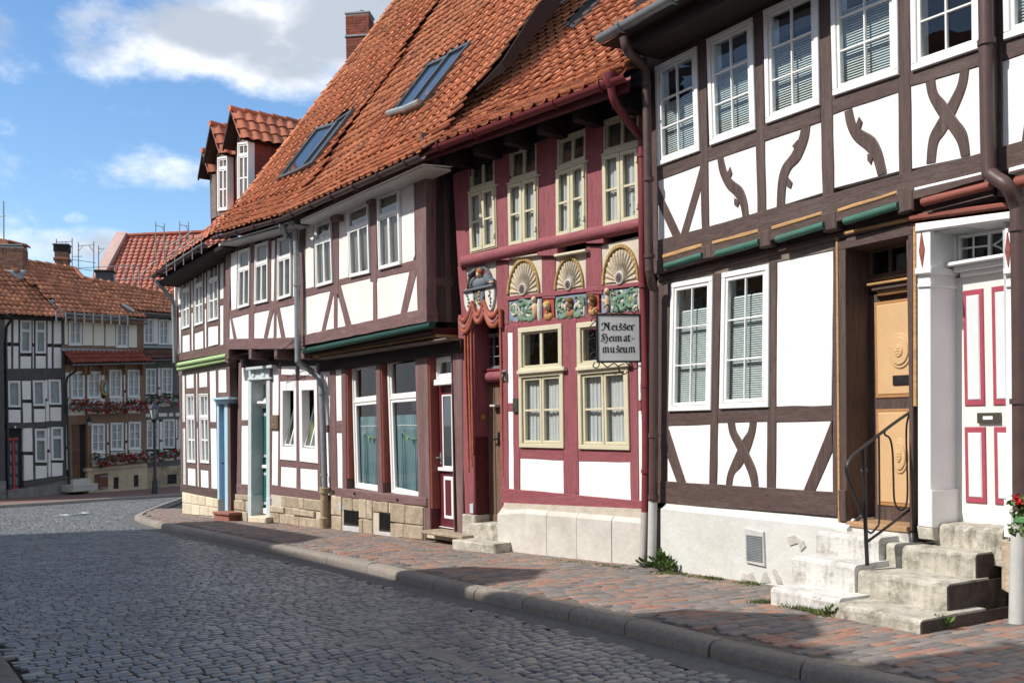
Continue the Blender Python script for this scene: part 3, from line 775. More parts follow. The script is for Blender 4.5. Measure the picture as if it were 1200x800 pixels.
rail(HD, FDU, [(760, 85), (1166, -190), (1166, -70), (760, 82)], H_, .022, 'head_beam') if False else None
rail(HD, FDU, [(762, 63), (1168, -128), (1168, -98), (762, 80)], H_, .02, 'head_beam')
# braces: straight pair, carved wavy ones, crossed pair
piece(HD, FDU, [(768.5, 213), (769, 236), (788, 278), (797.5, 275)], -.12, .010, V_, 'brace', .006, .004)
piece(HD, FDU, [(820.5, 194), (822.5, 217), (806.5, 272), (797, 275)], -.12, .008, V_, 'brace', .006, .004)
curved_brace(HD, FDU, [(840, 186), (843, 203), (851, 220), (860, 229), (867, 241), (870, 257)], [(847, 184), (851, 200), (858, 211), (869, 220), (875, 236), (877, 254)], V_)
curved_brace(HD, FDU, [(938, 151), (935, 163), (927, 180), (916, 195), (911, 214), (909.5, 243)], [(949, 147), (946, 165), (937, 187), (926, 199), (921, 215), (919, 241)], V_)
curved_brace(HD, FDU, [(989, 131), (992, 148), (1000, 164), (1013, 175), (1022, 186), (1028, 206)], [(998, 127), (1003, 146), (1011, 153), (1024, 161), (1033, 178), (1038.5, 202)], V_)
curved_brace(HD, FDU, [(1084, 97), (1088, 115), (1099, 135), (1110, 150), (1121, 167), (1125.5, 184)], [(1095, 92), (1098, 108), (1108, 120), (1120, 138), (1132, 155), (1136, 181)], V_, .0125)
curved_brace(HD, FDU, [(1124.5, 83), (1121, 100), (1112, 118), (1098, 142), (1088, 162), (1085, 192)], [(1135.5, 80), (1132, 102), (1121, 130), (1108, 155), (1099, 168), (1096, 190)], V_, .0085)
def knob(px): piece(HD, FDU, px, -.1, .0135, V_, 'brace_barb', .003)
knob([(853, 200), (855, 195.5), (857.5, 203), (854, 211), (849, 205)]); knob([(860, 232), (866, 236), (864, 243), (860, 240)])
knob([(934, 164), (928, 171), (932, 178), (937, 176)]); knob([(923, 208), (928, 214), (926, 221), (921, 218)])
knob([(1004, 142), (1006, 137), (1010, 143), (1007, 153), (1002, 150)]); knob([(1016, 180), (1023, 183), (1020, 193), (1016, 188)])
# windows above: white frames round six panes, blinds half drawn
bl = dict(kind='grid', cols=2, rows=3, fw=.055, sw=.034, bar=.018, w=.04, recess=.012)
for px4, bk, bt in (([(766.5, 78.5), (815, 54), (819, 177), (769.5, 195)], 'blind', .62), ([(827, 46), (880.5, 20), (884.5, 152), (831, 171)], 'blind', .70),
                    ([(893.5, 12), (957, -17), (959.5, 123), (896.5, 145.5)], 'blind', .66), ([(971.5, -25), (1050, -60), (1052, 87.5), (975, 113)], 'blind', .72),
                    ([(1065, -68), (1148, -105), (1149.5, 56), (1067, 84)], 'none', 0)):
    window(HD, FDU, px4, back=bk, blind_to=bt, **bl)
# coloured filler boards, rolls and beam ends along the jetty
for a, b, m in (((775.5, 301.5), (822, 288), M_ORANGE), ((833.5, 285.5), (888, 271), M_ORANGE), ((903, 268.5), (962.5, 250.5), M_ORANGE), ((980.5, 248), (1050.5, 226), M_ORANGE), ((1070.5, 223), (1155, 203), M_WFRAME)):
    rail(HD, FDU, [(a[0], a[1] - 3.2), (b[0], b[1] - 3.2), (b[0], b[1] + 2), (a[0], a[1] + 2)], m, .032, 'filler_board', .012)
for a, b, m in (((779, 312), (822.5, 299), M_GREEN), ((839, 297.5), (889, 283.5), M_GREEN), ((909.5, 280.5), (965, 263.5), M_GREEN), ((989, 259.5), (1052, 240.5), M_GREEN), ((1080, 237), (1160, 217), M_RUST)):
    roll(HD, FD, a, b, .036, .165, m, 'filler_roll')
for px in ([(822.5, 289), (833, 286), (833, 302), (822.5, 305)], [(888.5, 272), (902, 268), (902, 288), (888.5, 291)], [(963.5, 251), (979.5, 246.5), (979.5, 268), (963.5, 272)], [(1051, 226.5), (1069.5, 221), (1069.5, 246), (1051, 251)], [(768, 304), (775, 302), (775, 318), (768, 320)]):
    slab(HD, FD, px, -.2, .150, V_, 'beam_end', .012)
slab(HD, FD, [(770, 323), (1166, 226), (1166, 236), (770, 331)], -.3, .045, H_, 'jetty_moulding', .02)
slab(HD, FD, [(770, 306), (1166, 206), (1166, 228), (770, 325)], -.4, .02, H_, 'jetty_board')
rail(HD, FD, [(770, 329), (980, 277.5), (980, 292.5), (770, 336.5)], M_ROUGHWOOD, .012, 'head_beam')
# lower storey
for px in ([(910, 306), (976, 291), (973, 475), (909.3, 476.5)], [(782, 499), (832, 497), (830.5, 568), (780.5, 564)], [(841, 495), (899, 494), (898, 572.5), (839, 568)], [(909, 494.5), (974, 493), (976, 575.5), (908, 573)]): panel(HD, FD, px)
for t in ((771, 785.6, 332, 770, 780.8, 570), (834.5, 844.5, 320, 830.5, 839.2, 572), (900.5, 909.8, 303, 898, 908, 578), (975.5, 981.5, 288, 975.5, 981.5, 582)): post(HD, FD, t, V_)
for px in ([(777, 481), (833, 480), (833, 497), (777, 499.3)], [(841, 478.5), (900, 476.5), (900, 494), (841, 495.5)], [(909, 476), (976, 474.5), (976, 493), (909, 494.6)]): rail(HD, FD, px, H_, .010)
rail(HD, FD, [(770, 563), (981, 576.5), (981, 605), (770, 589)], H_, .022, 'sill_beam')
piece(HD, FD, [(781, 500), (783.5, 503), (804, 566.5), (793, 565.5), (780, 530)], -.12, .010, V_, 'brace', .006, .004)
piece(HD, FD, [(974.5, 493), (975.5, 528), (955, 575), (941, 574.5)], -.12, .010, V_, 'brace', .006, .004)
curved_brace(HD, FD, [(852, 494.5), (854.5, 508), (861, 522), (868, 535), (877, 556), (880.5, 572)], [(860.5, 494.5), (862.5, 505), (869, 516), (877, 531), (886, 552), (888.5, 572.5)], V_, .0125)
curved_brace(HD, FD, [(878, 494), (876, 505), (869, 516), (860, 535), (852, 555), (850, 569)], [(886.5, 494), (884.5, 508), (877.5, 530), (868, 547), (860, 556), (857.5, 569.5)], V_, .0085)
bl2 = dict(kind='grid', cols=2, rows=3, fw=.06, sw=.034, bar=.016, w=.04, recess=.012)
window(HD, FD, [(785.5, 332), (834.5, 323), (832, 480.5), (782.5, 482)], back='blind', blind_to=.78, **bl2)
window(HD, FD, [(845, 320), (900.5, 309), (899.5, 477), (842, 479)], back='blind', blind_to=.82, **bl2)
# limewashed plinth with a louvred cellar vent
mbp = MB(); uvp = [FD.uv(x, y, .09) for x, y in ((772.5, 594), (1000, 608))]
uL, uR, vt = FD.uv(773, 600, .09)[0], FD.uv(992, 600, .09)[0], FD.uv(773, 594, .09)[1]
mbp.add([FD.P(uL, -.6, .10), FD.P(uR, -.5, .10), FD.P(uR, vt - .02, .09), FD.P(uL + .02, vt - .02, .09), FD.P(uL + .03, vt + .07, -.02), FD.P(uR, vt + .07, -.02), FD.P(uL, -.6, -.3), FD.P(uL + .03, vt + .07, -.3), FD.P(uR, -.5, -.3), FD.P(uR, vt + .07, -.3)],
        [(0, 1, 2, 3), (3, 2, 5, 4), (6, 0, 3, 4, 7), (1, 8, 9, 5, 2)])
mbp.build('plinth', M_STONEWHITE, HD)
vent = slab(HD, FD, [(872, 618), (894, 623), (896, 664), (874, 659)], .0, .118, M_GREYPIPE, 'cellar_vent', .006)
vb = MB(); (a0, b0), (a1, b1) = FD.uv(875, 656, .12), FD.uv(893, 628, .12)
for k in range(16):
    y = b0 + (b1 - b0) * (k + .3) / 16; hgt = (b1 - b0) / 16 * .55
    vb.add(*prism(FD, [(a0, y), (a1, y), (a1, y + hgt), (a0, y + hgt)], .11, .128, .002))
vb.build('vent_slat', M_ZINC, vent)
M_FLAKE = mat('bare_cement_flake', (.47, .45, .41), .95, .2, 8, bump=.01)
for px in ([(867, 679), (870, 670), (876, 673), (881, 670), (886, 681)], [(890, 683), (894, 672), (897, 669), (903, 682)], [(904, 668), (908, 666), (914, 676), (917, 684), (910, 683)], [(922, 629), (930, 627), (941, 633), (944, 640), (938, 646), (935, 636), (925, 639)]): piece(HD, FD, px, .0, .1035, M_FLAKE, 'bare_patch', .001, .01)
# brown and ochre door
def bead(house, F, px, w0, w1, m, name='bead'): return slab(house, F, px, w0, w1, m, name, .004)
slab(HD, FD, [(981, 283), (990.3, 281), (992.5, 612), (983, 612)], -.34, .03, M_BROWN_V, 'door_jamb', .006)
slab(HD, FD, [(1063.5, 266), (1069.5, 264), (1070, 622), (1065.5, 622)], -.34, .03, M_BROWN_V, 'door_jamb', .006)
slab(HD, FD, [(981, 282), (1070, 260), (1070, 275), (981, 294)], -.34, .034, M_BROWN_H, 'door_lintel', .008)
bead(HD, FD, [(979, 278), (981.3, 277.5), (984, 611), (981.5, 611)], -.05, .042, M_ORANGE)
bead(HD, FD, [(1069.6, 262), (1073, 261), (1073.5, 476), (1070, 476)], -.05, .042, M_ORANGE)
bead(HD, FD, [(988, 271.5), (1064, 255), (1064, 259), (988, 275)], -.05, .05, M_ORANGE)
slab(HD, FD, [(982, 574), (990, 574.5), (991, 611), (983, 610)], -.1, .06, M_BROWN_V, 'jamb_foot', .006)
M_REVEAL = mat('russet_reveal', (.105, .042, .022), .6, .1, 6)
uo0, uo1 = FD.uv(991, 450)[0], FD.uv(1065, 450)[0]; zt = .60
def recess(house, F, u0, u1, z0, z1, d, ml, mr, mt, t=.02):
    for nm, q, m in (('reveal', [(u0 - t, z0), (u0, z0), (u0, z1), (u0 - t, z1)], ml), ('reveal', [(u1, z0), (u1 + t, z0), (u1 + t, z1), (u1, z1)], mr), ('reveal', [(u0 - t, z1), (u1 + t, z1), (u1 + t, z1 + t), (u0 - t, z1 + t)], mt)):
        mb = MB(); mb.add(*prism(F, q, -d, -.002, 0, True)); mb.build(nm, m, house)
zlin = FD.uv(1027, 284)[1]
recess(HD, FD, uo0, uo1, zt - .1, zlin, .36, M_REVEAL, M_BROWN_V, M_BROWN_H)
WD_ = -.30
def rosette(parent, F, u, v, w, ru, rv, m):
    mb = MB()
    for k, (rr, hh) in enumerate(((1.0, .012), (.80, .020), (.55, .012), (.36, .022))):
        n = 28; P = [(u + ru * rr * math.cos(6.283 * q / n), v + rv * rr * math.sin(6.283 * q / n)) for q in range(n)]
        mb.add(*prism(F, P, w - .01, w + hh + .004 * k, .006))
    for q in range(6):
        a = q * math.pi / 3; blob(mb, F, u + ru * .17 * math.cos(a), v + rv * .17 * math.sin(a), w + .024, ru * .11, rv * .11, .016, 8, 3)
    blob(mb, F, u, v, w + .024, ru * .09, rv * .09, .02, 8, 3)
    mb.build('rosette', m, parent, smooth=True)
dl0, dr0 = FD.uv(1016, 400, WD_)[0], FD.uv(1096, 400, WD_)[0]; zd0, zd1 = .62, FD.uv(1040, 343, WD_)[1]
mb = MB(); box(mb, FD, dl0 - .05, dr0, zd0, zd1, WD_ - .05, WD_); door1 = mb.build('front_door', M_BROWN_V, HD)
M_PANELEDGE = mat('door_panel_moulding', (.40, .21, .09), .6, .08, 8)
for (pa, pb, cy) in (((1028, 358), (1028, 463), 411), ((1030, 483), (1033, 588), 534)):
    (uu0, vt_), (_, vb_) = FD.uv(*pa, WD_), FD.uv(*pb, WD_); uc = FD.uv(1056.5, cy, WD_)[0]; uu1 = 2 * uc - uu0
    m2 = MB(); box(m2, FD, uu0 - .03, uu1 + .03, vb_ - .03, vt_ + .03, WD_, WD_ + .012, .006); m2.build('panel_moulding', M_PANELEDGE, door1)
    m2 = MB(); box(m2, FD, uu0, uu1, vb_, vt_, WD_, WD_ + .020, .01); m2.build('door_panel', M_PANELORANGE, door1)
    ru = abs(uc - FD.uv(1041 if cy < 500 else 1047, cy, WD_)[0]); rosette(door1, FD, uc, FD.uv(1057, cy, WD_)[1], WD_ + .02, min(ru, .13), .165, M_PANELORANGE)
m2 = MB(); (ma, mt_), (mb_, mbt) = FD.uv(1048.5, 440, WD_), FD.uv(1074, 450, WD_); box(m2, FD, ma, mb_, mbt, mt_, WD_, WD_ + .035, .004); m2.build('letter_flap', M_IRON, door1)
m2 = MB(); uk = dr0 - .10; tube(m2, [FD.P(uk, 1.55, WD_ + .01), FD.P(uk, 1.55, WD_ + .06), FD.P(uk - .1, 1.55, WD_ + .06)], .012, 8); m2.build('door_handle', M_IRON, door1, smooth=True)
# transom light and its cornice
zc0, zc1 = FD.uv(1030, 345, WD_)[1], FD.uv(1030, 335, WD_)[1]
for q, (za, zb_, ww, m) in enumerate(((zc0 - .02, zc0 + .025, -.24, M_ORANGE), (zc0 + .025, zc0 + .075, -.20, M_BROWN_H), (zc0 + .075, zc0 + .10, -.17, M_ORANGE))):
    mb = MB(); box(mb, FD, uo0 + .18 - .03 * q, uo1 + .02, za, zb_, WD_ - .02, ww, .006); mb.build('door_cornice', m, HD)
tw_, tq, _ = window(HD, FD, [(1013, 290), (1092, 271), (1092, 318), (1013, 331)], w=WD_ + .02, kind='grid', cols=3, rows=1, fw=.03, sw=.03, bar=.03, fm=mat('brown_sash', (.11, .08, .07), .6, .1, 8), back='none', name='transom_window')
# pale grey and white door on the right
slab(HD, FD, [(1072, 262), (1188, 247), (1188, 256), (1072, 272)], -.34, .075, M_WFRAME, 'door_lintel', .008)
slab(HD, FD, [(1064, 252), (1182, 236), (1182, 243), (1064, 259)], -.3, .10, M_RUST, 'door_hood_moulding', .012)
for (x0, x1) in ((1073.5, 1090), (1177, 1188)):
    slab(HD, FD, [(x0 + 1.5, 318), (x1, 316), (x1 + .5, 630), (x0 + 2, 625)], -.34, .045, M_WFRAME, 'door_pilaster', .006)
    slab(HD, FD, [(x0, 268), (x1, 266), (x1, 315), (x0, 316)], -.34, .055, M_WFRAME, 'pilaster_head', .006)
    slab(HD, FD, [(x0 - 2, 315), (x1 + .5, 313), (x1 + .5, 320), (x0 - 2, 322)], -.3, .085, M_WFRAME, 'pilaster_cap', .008)
    slab(HD, FD, [(x0 + 1, 333), (x1 + .3, 332), (x1 + .3, 336), (x0 + 1, 337)], -.3, .065, M_WFRAME, 'pilaster_band', .006)
    xm = (x0 + x1) / 2 - 2.2
    piece(HD, FD, [(xm, 272), (xm + 3.8, 292), (xm + .6, 314), (xm - 3.2, 294)], .0, .063, M_RUST, 'diamond', .003)
slab(HD, FD, [(1075.5, 573), (1092, 575), (1092, 618), (1075.5, 616)], -.3, .062, M_WFRAME, 'pilaster_foot', .006)
slab(HD, FD, [(1176, 585), (1189, 588), (1189, 631), (1176, 629)], -.3, .062, M_WFRAME, 'pilaster_foot', .006)
slab(HD, FD, [(1074, 616), (1092, 618), (1094, 633), (1076, 631)], -.3, .058, M_STEP, 'pilaster_base', .008)
u20, u21 = FD.uv(1090.5, 450)[0], FD.uv(1178, 450)[0]; M_GREYREV = mat('pale_grey_reveal', (.50, .52, .53), .7, .05, 4, bump=.002)
recess(HD, FD, u20, u21, .6, FD.uv(1130, 266)[1], .36, M_GREYREV, M_GREYREV, M_GREYREV)
e0, e1 = FD.uv(1116, 450, WD_)[0], FD.uv(1208, 450, WD_)[0]; ze1 = FD.uv(1150, 321, WD_)[1]; zth = FD.uv(1150, 617, WD_)[1]
mb = MB(); box(mb, FD, e0 - .05, e1 + .03, zth, ze1, WD_ - .06, WD_); door2 = mb.build('front_door', mat('ivory_door_paint', (.76, .745, .71), .45, .03, 5, spec=.4), HD)
M_PINK = mat('raspberry_moulding', (.36, .07, .10), .5, .1, 8); M_ICE = mat('ice_grey_panel', (.66, .70, .72), .5, .03, 5)
cu = (FD.uv(1155, 480, WD_)[0] + FD.uv(1165, 480, WD_)[0]) / 2
for (pa, pb) in (((1129, 341), (1155, 475)), ((1131, 500), (1157, 590))):
    (x0, y1), (x1, y0) = FD.uv(*pa, WD_), FD.uv(*pb, WD_)
    for (a, b) in ((x0, x1), (2 * cu - x1, 2 * cu - x0)):
        m2 = MB(); box(m2, FD, a, b, y0, y1, WD_, WD_ + .014, .006); pk = m2.build('panel_moulding', M_PINK, door2)
        m2 = MB(); box(m2, FD, a + .035, b - .035, y0 + .05, y1 - .05, WD_, WD_ + .022, .008); m2.build('door_panel', M_ICE, door2)
m2 = MB(); (a, y1), (b, y0) = FD.uv(1147, 483.5, WD_), FD.uv(1174, 495.5, WD_); box(m2, FD, a, b, y0, y1, WD_, WD_ + .03, .004); fl = m2.build('letter_flap', mat('bronze', (.12, .11, .09), .4, .1, 8, metal=.6), door2)
m2 = MB(); box(m2, FD, a + .06, b - .06, y0 + .03, y1 - .03, WD_ + .028, WD_ + .036, .002); m2.build('name_card', M_WFRAME, door2)
zc = FD.uv(1140, 318, WD_)[1]
for q, (za, zb_, ww) in enumerate(((zc - .04, zc + .0, -.25), (zc, zc + .05, -.20), (zc + .05, zc + .085, -.14))):
    mb = MB(); box(mb, FD, u20 + .12 - .03 * q, u21 + .02, za, zb_, WD_ - .02, ww, .008); mb.build('door_cornice', M_WFRAME, HD)
tw2, tq2, ti = window(HD, FD, [(1116, 272), (1200, 258), (1200, 306), (1116, 312)], w=WD_ + .03, kind='grid', cols=2, rows=1, fw=.03, sw=.03, bar=.03, fm=M_WFRAME, back='none', name='transom_window')
mb = MB(); ws_ = ti[1]
def tb(s0, t0, s1, t1, r=.009): tube(mb, [FD.P(*tq2(s0, t0), ws_ - .018), FD.P(*tq2(s1, t1), ws_ - .018)], r, 6)
for c0 in (.05, .53):
    s0, s1 = c0 + .02, c0 + .42
    if c0 < .3: tb((s0 + s1) / 2, .1, (s0 + s1) / 2, .9); tb(s0, .5, s1, .5)
    else:
        for (sx, tx, ex, ty) in ((s0, .5, (s0 + s1) / 2, .92), ((s0 + s1) / 2, .92, s1, .5), (s1, .5, (s0 + s1) / 2, .08), ((s0 + s1) / 2, .08, s0, .5)):
            mx, my = (sx + ex) / 2 * .55 + (s0 + s1) / 4 * .9 + 0, (tx + ty) / 2 * .6 + .2
            tube(mb, smooth_path([FD.P(*tq2(sx, tx), ws_ - .018), FD.P(*tq2((sx + ex) / 2 * .7 + (s0 + s1) / 2 * .3, (tx + ty) / 2 * .7 + .15), ws_ - .018), FD.P(*tq2(ex, ty), ws_ - .018)], 4), .009, 6)
mb.build('tracery', M_WFRAME, tw2)
# eaves, gutter and pipes
zeL = FDU.uv(735, 38, .62)
RD = Roof(FDU, .62, (703, 46), (800, -7), [(1.0, 35), (4.6, 52)])
lay_roof(RD, HD, uDl - .25, uDl + 6.0, M_TILE, poly=None, rows=9, n_single=60)
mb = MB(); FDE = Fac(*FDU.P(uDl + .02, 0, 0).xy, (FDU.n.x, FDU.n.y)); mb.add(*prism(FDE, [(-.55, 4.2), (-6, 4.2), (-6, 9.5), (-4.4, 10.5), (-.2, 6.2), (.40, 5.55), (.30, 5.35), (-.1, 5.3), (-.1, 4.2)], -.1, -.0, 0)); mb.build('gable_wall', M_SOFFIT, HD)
gutter(HD, FDU, .68, (703, 48), (900, -63), .075, M_ZINC)
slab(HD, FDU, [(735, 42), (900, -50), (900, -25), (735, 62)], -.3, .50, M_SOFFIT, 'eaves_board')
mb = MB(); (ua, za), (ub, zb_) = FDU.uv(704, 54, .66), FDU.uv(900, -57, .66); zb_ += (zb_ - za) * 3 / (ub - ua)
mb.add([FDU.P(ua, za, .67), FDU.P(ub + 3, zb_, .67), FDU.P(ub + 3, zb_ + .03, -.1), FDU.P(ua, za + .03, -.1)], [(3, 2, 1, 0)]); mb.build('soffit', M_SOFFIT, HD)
def pp(F, px, w): u, v = F.uv(*px, w); return F.P(u, v, w)
downpipe(HD, [pp(FDU, (731, 44), .66), pp(FDU, (736, 60), .60), pp(FDU, (752, 76), .28), pp(FDU, (757, 92), .17), pp(FDU, (759, 190), .17), pp(FDU, (760.5, 300), .17), pp(FDU, (761, 318), .17)], .052, M_COPPERPIPE, rings=[pp(FDU, (757, 100), .17), pp(FDU, (760, 210), .17), pp(FDU, (761, 300), .17)])
downpipe(HD, [pp(FDU, (761, 316), .17), pp(FDU, (763, 328), .13), pp(FD, (766, 338), .16), pp(FD, (766.5, 350), .15), pp(FD, (766, 470), .15), pp(FD, (765.5, 588), .15)], .052, M_COPPERPIPE, rings=[pp(FD, (766, 510), .15), pp(FD, (765.6, 582), .15)])
downpipe(HD, [pp(FD, (765.2, 587), .15), pp(FD, (764.5, 625), .15), pp(FD, (764, 657), .15)], .054, M_GREYPIPE, k=0)
downpipe(HD, [pp(FDU, (1152, -110), .12), pp(FDU, (1155, 0), .12), pp(FDU, (1158, 185), .12), pp(FDU, (1163, 205), .13), pp(FDU, (1180, 218), .14), pp(FD, (1191, 240), .16), pp(FD, (1192.5, 262), .15), pp(FD, (1194.5, 400), .15), pp(FD, (1195.5, 600), .15)], .056, M_COPPERPIPE, rings=[pp(FDU, (1156, 50), .12), pp(FD, (1194, 470), .15), pp(FD, (1192.8, 268), .15)])
downpipe(HD, [pp(FD, (1195.3, 598), .15), pp(FD, (1193, 660), .15), pp(FD, (1191.5, 731), .15)], .06, M_GREYPIPE, k=0)
slab(HD, FD, [(1173, 632), (1190, 634), (1190, 700), (1173, 690)], -.2, .03, M_SAND, 'plinth_stone', .01)
# the next house: a white corner with a window at the right edge
FF = FDU.shifted(-.03)
HF = thing('timber_house', FF.P(1.5, 0, 0), 'white house with brown timbers cut off at the picture edge, beyond the right-hand brown downpipe', 'house')
def PXF(l): return l
panel(HF, FF, [(1174, 72), (1240, 48), (1243, 152), (1175.5, 174)]); panel(HF, FF, [(1250, 45), (1330, 15), (1335, 125), (1253, 150)])
for t in ((1165.5, 1173.5, -130, 1168, 1175, 230), (1240, 1251, -160, 1243, 1254, 200), (1330, 1345, -180, 1334, 1348, 160)): post(HF, FF, t, V_)
rail(HF, FF, [(1166, 48), (1345, -20), (1345, 10), (1166, 75)], H_, .01)
rail(HF, FF, [(1166, 174), (1345, 118), (1345, 160), (1166, 203)], H_, .022, 'sill_beam')
window(HF, FF, [(1173, -110), (1252, -145), (1254, 22), (1174.8, 47.5)], back='blind', blind_to=.5, **bl)
curved_brace(HF, FF, [(1201, 139), (1199, 150), (1196, 172)], [(1216, 130), (1212, 150), (1208, 168)], V_, .01)
rail(HF, FF, [(1181, 197), (1260, 177), (1260, 183), (1181, 203.5)], M_WFRAME, .05, 'filler_board', .012)
roll(HF, FD, (1190, 214), (1265, 196), .05, .10, M_RUST, 'filler_roll')
core(HF, FD, uDr + .02, uDr + 6.5, -.6, 5.9, -.12, 6.5, M_CREAMWALL)
panel(HF, FD, [(1200, 245), (1300, 220), (1300, 760), (1200, 735)], name='wall_panel')
# ---------------------------------------------------------------- the rose coloured museum house
FM = Fac(1.631, 12.10, (.911, -1)); FMU = FM.shifted(.07)
HM = thing('timber_house', FM.P(-1.8, gz(13), 0), 'old rose timber house with carved sunburst fans, painted frieze and cream casement windows', 'house')
uMl, uMr = FM.uv(536, 500)[0], FM.uv(757, 500)[0]
V_, H_ = M_RED_V, M_RED_H
core(HM, FM, uMl, uMr, -.7, 5.6, -.75)
# upper storey: four wide posts between the windows, lights above them
for t in ((528, 549, 170, 536.5, 551.5, 312), (578.5, 596, 160, 581, 597, 305), (628, 652, 150, 629, 653, 300), (685.5, 706, 135, 686, 707, 285), (748, 757, 110, 750, 758, 275)): post(HM, FMU, t, V_, .012)
rail(HM, FMU, [(536, 300.5), (757, 256.5), (757, 264), (536, 308)], H_, .006)
slab(HM, FMU, [(520, 186), (757, 95), (757, 118), (520, 208)], -.4, .03, M_SOFFIT, 'head_beam')
um_beam = [FMU.uv(541, 307), FMU.uv(752, 262)]
mb = MB(); (ua, va), (ub, vb) = um_beam
tube(mb, [FMU.P(ua - .02, va, -.02), FMU.P(ua + .03, va, -.02), FMU.P(ua + (ub - ua) * .5, (va + vb) / 2 + .01, -.02), FMU.P(ub, vb, -.02)], [.05, .088, .09, .085], 14); mb.build('sill_beam', H_, HM, smooth=True)
cw = dict(w=.034, kind='leaves', rows=2, fw=.018, sw=.050, bar=.03, fm=M_CREAM, recess=-.012, back='drapes')
lw = dict(w=.0, kind='grid', cols=2, rows=1, fw=.05, sw=.02, bar=.05, fm=M_CREAM, recess=.03, back='half', curt=(0, 1), bm=mat('dim_curtain', (.16, .15, .14), .9))
for lo, up in (([(548, 226.5), (580.3, 216.5), (582, 290), (550.5, 298)], [(547.3, 191), (579.7, 179.5), (580.3, 215.5), (548, 225)]),
               ([(594, 216), (629.7, 205), (630.2, 283), (595.6, 290.3)], [(594.8, 175.6), (629.5, 165), (629.7, 204), (594, 215)]),
               ([(650.5, 201), (686.4, 188.3), (687, 271), (651, 279.5)], [(652, 162), (687, 149.5), (686.5, 187), (651, 200)]),
               ([(704.6, 182), (748.7, 170), (750.3, 258), (706, 268)], [(704.8, 142), (749.5, 125), (749, 169), (704.8, 181)])):
    window(HM, FMU, lo, **cw)
    window(HM, FMU, up, name='upper_light', **lw)
    lq = [lo[0], lo[1], (lo[1][0], lo[1][1] + 2), (lo[0][0], lo[0][1] + 2)]
    slab(HM, FMU, [(lo[0][0] - .5, lo[0][1] - 1.2), (lo[1][0] + .5, lo[1][1] - 1.2), (lo[1][0] + .5, lo[1][1] + 1), (lo[0][0] - .5, lo[0][1] + 1)], -.02, .062, M_CREAM, 'window_ledge')
    for t in (.2, .82):
        for (a, b) in ((lo[1], lo[2]),):
            mbh = MB()
            p = FMU.uv(a[0] + (b[0] - a[0]) * t, a[1] + (b[1] - a[1]) * t); mbh.add(*prism(FMU, [(p[0] - .018, p[1] - .035), (p[0] + .012, p[1] - .035), (p[0] + .012, p[1] + .035), (p[0] - .018, p[1] + .035)], .0, .060, .003)); mbh.build('hinge', M_CREAM, HM)
# pot plants on the inner sills
for (px, py, h) in ((570, 285, .22), (740, 252, .40), (676, 262, .3)):
    u, v = FMU.uv(px, py); mb = MB()
    for k in range(40):
        a, b = random.uniform(0, 6.28), random.uniform(.3, 1); c = FMU.P(u + math.cos(a) * .10 * b, v - .02 + h * random.random(), -.06 + .04 * math.sin(a) * b)
        d = Vector((random.uniform(-1, 1), random.uniform(-1, 1), random.uniform(-.3, 1))).normalized() * .06; e = FMU.r * .02
        mb.add([c - e, c + d, c + e], [(0, 1, 2)])
    mb.build('house_plant', mat('pot_plant_leaf', (.13, .22, .05), .6, .3, 10, isl=.3), HM)
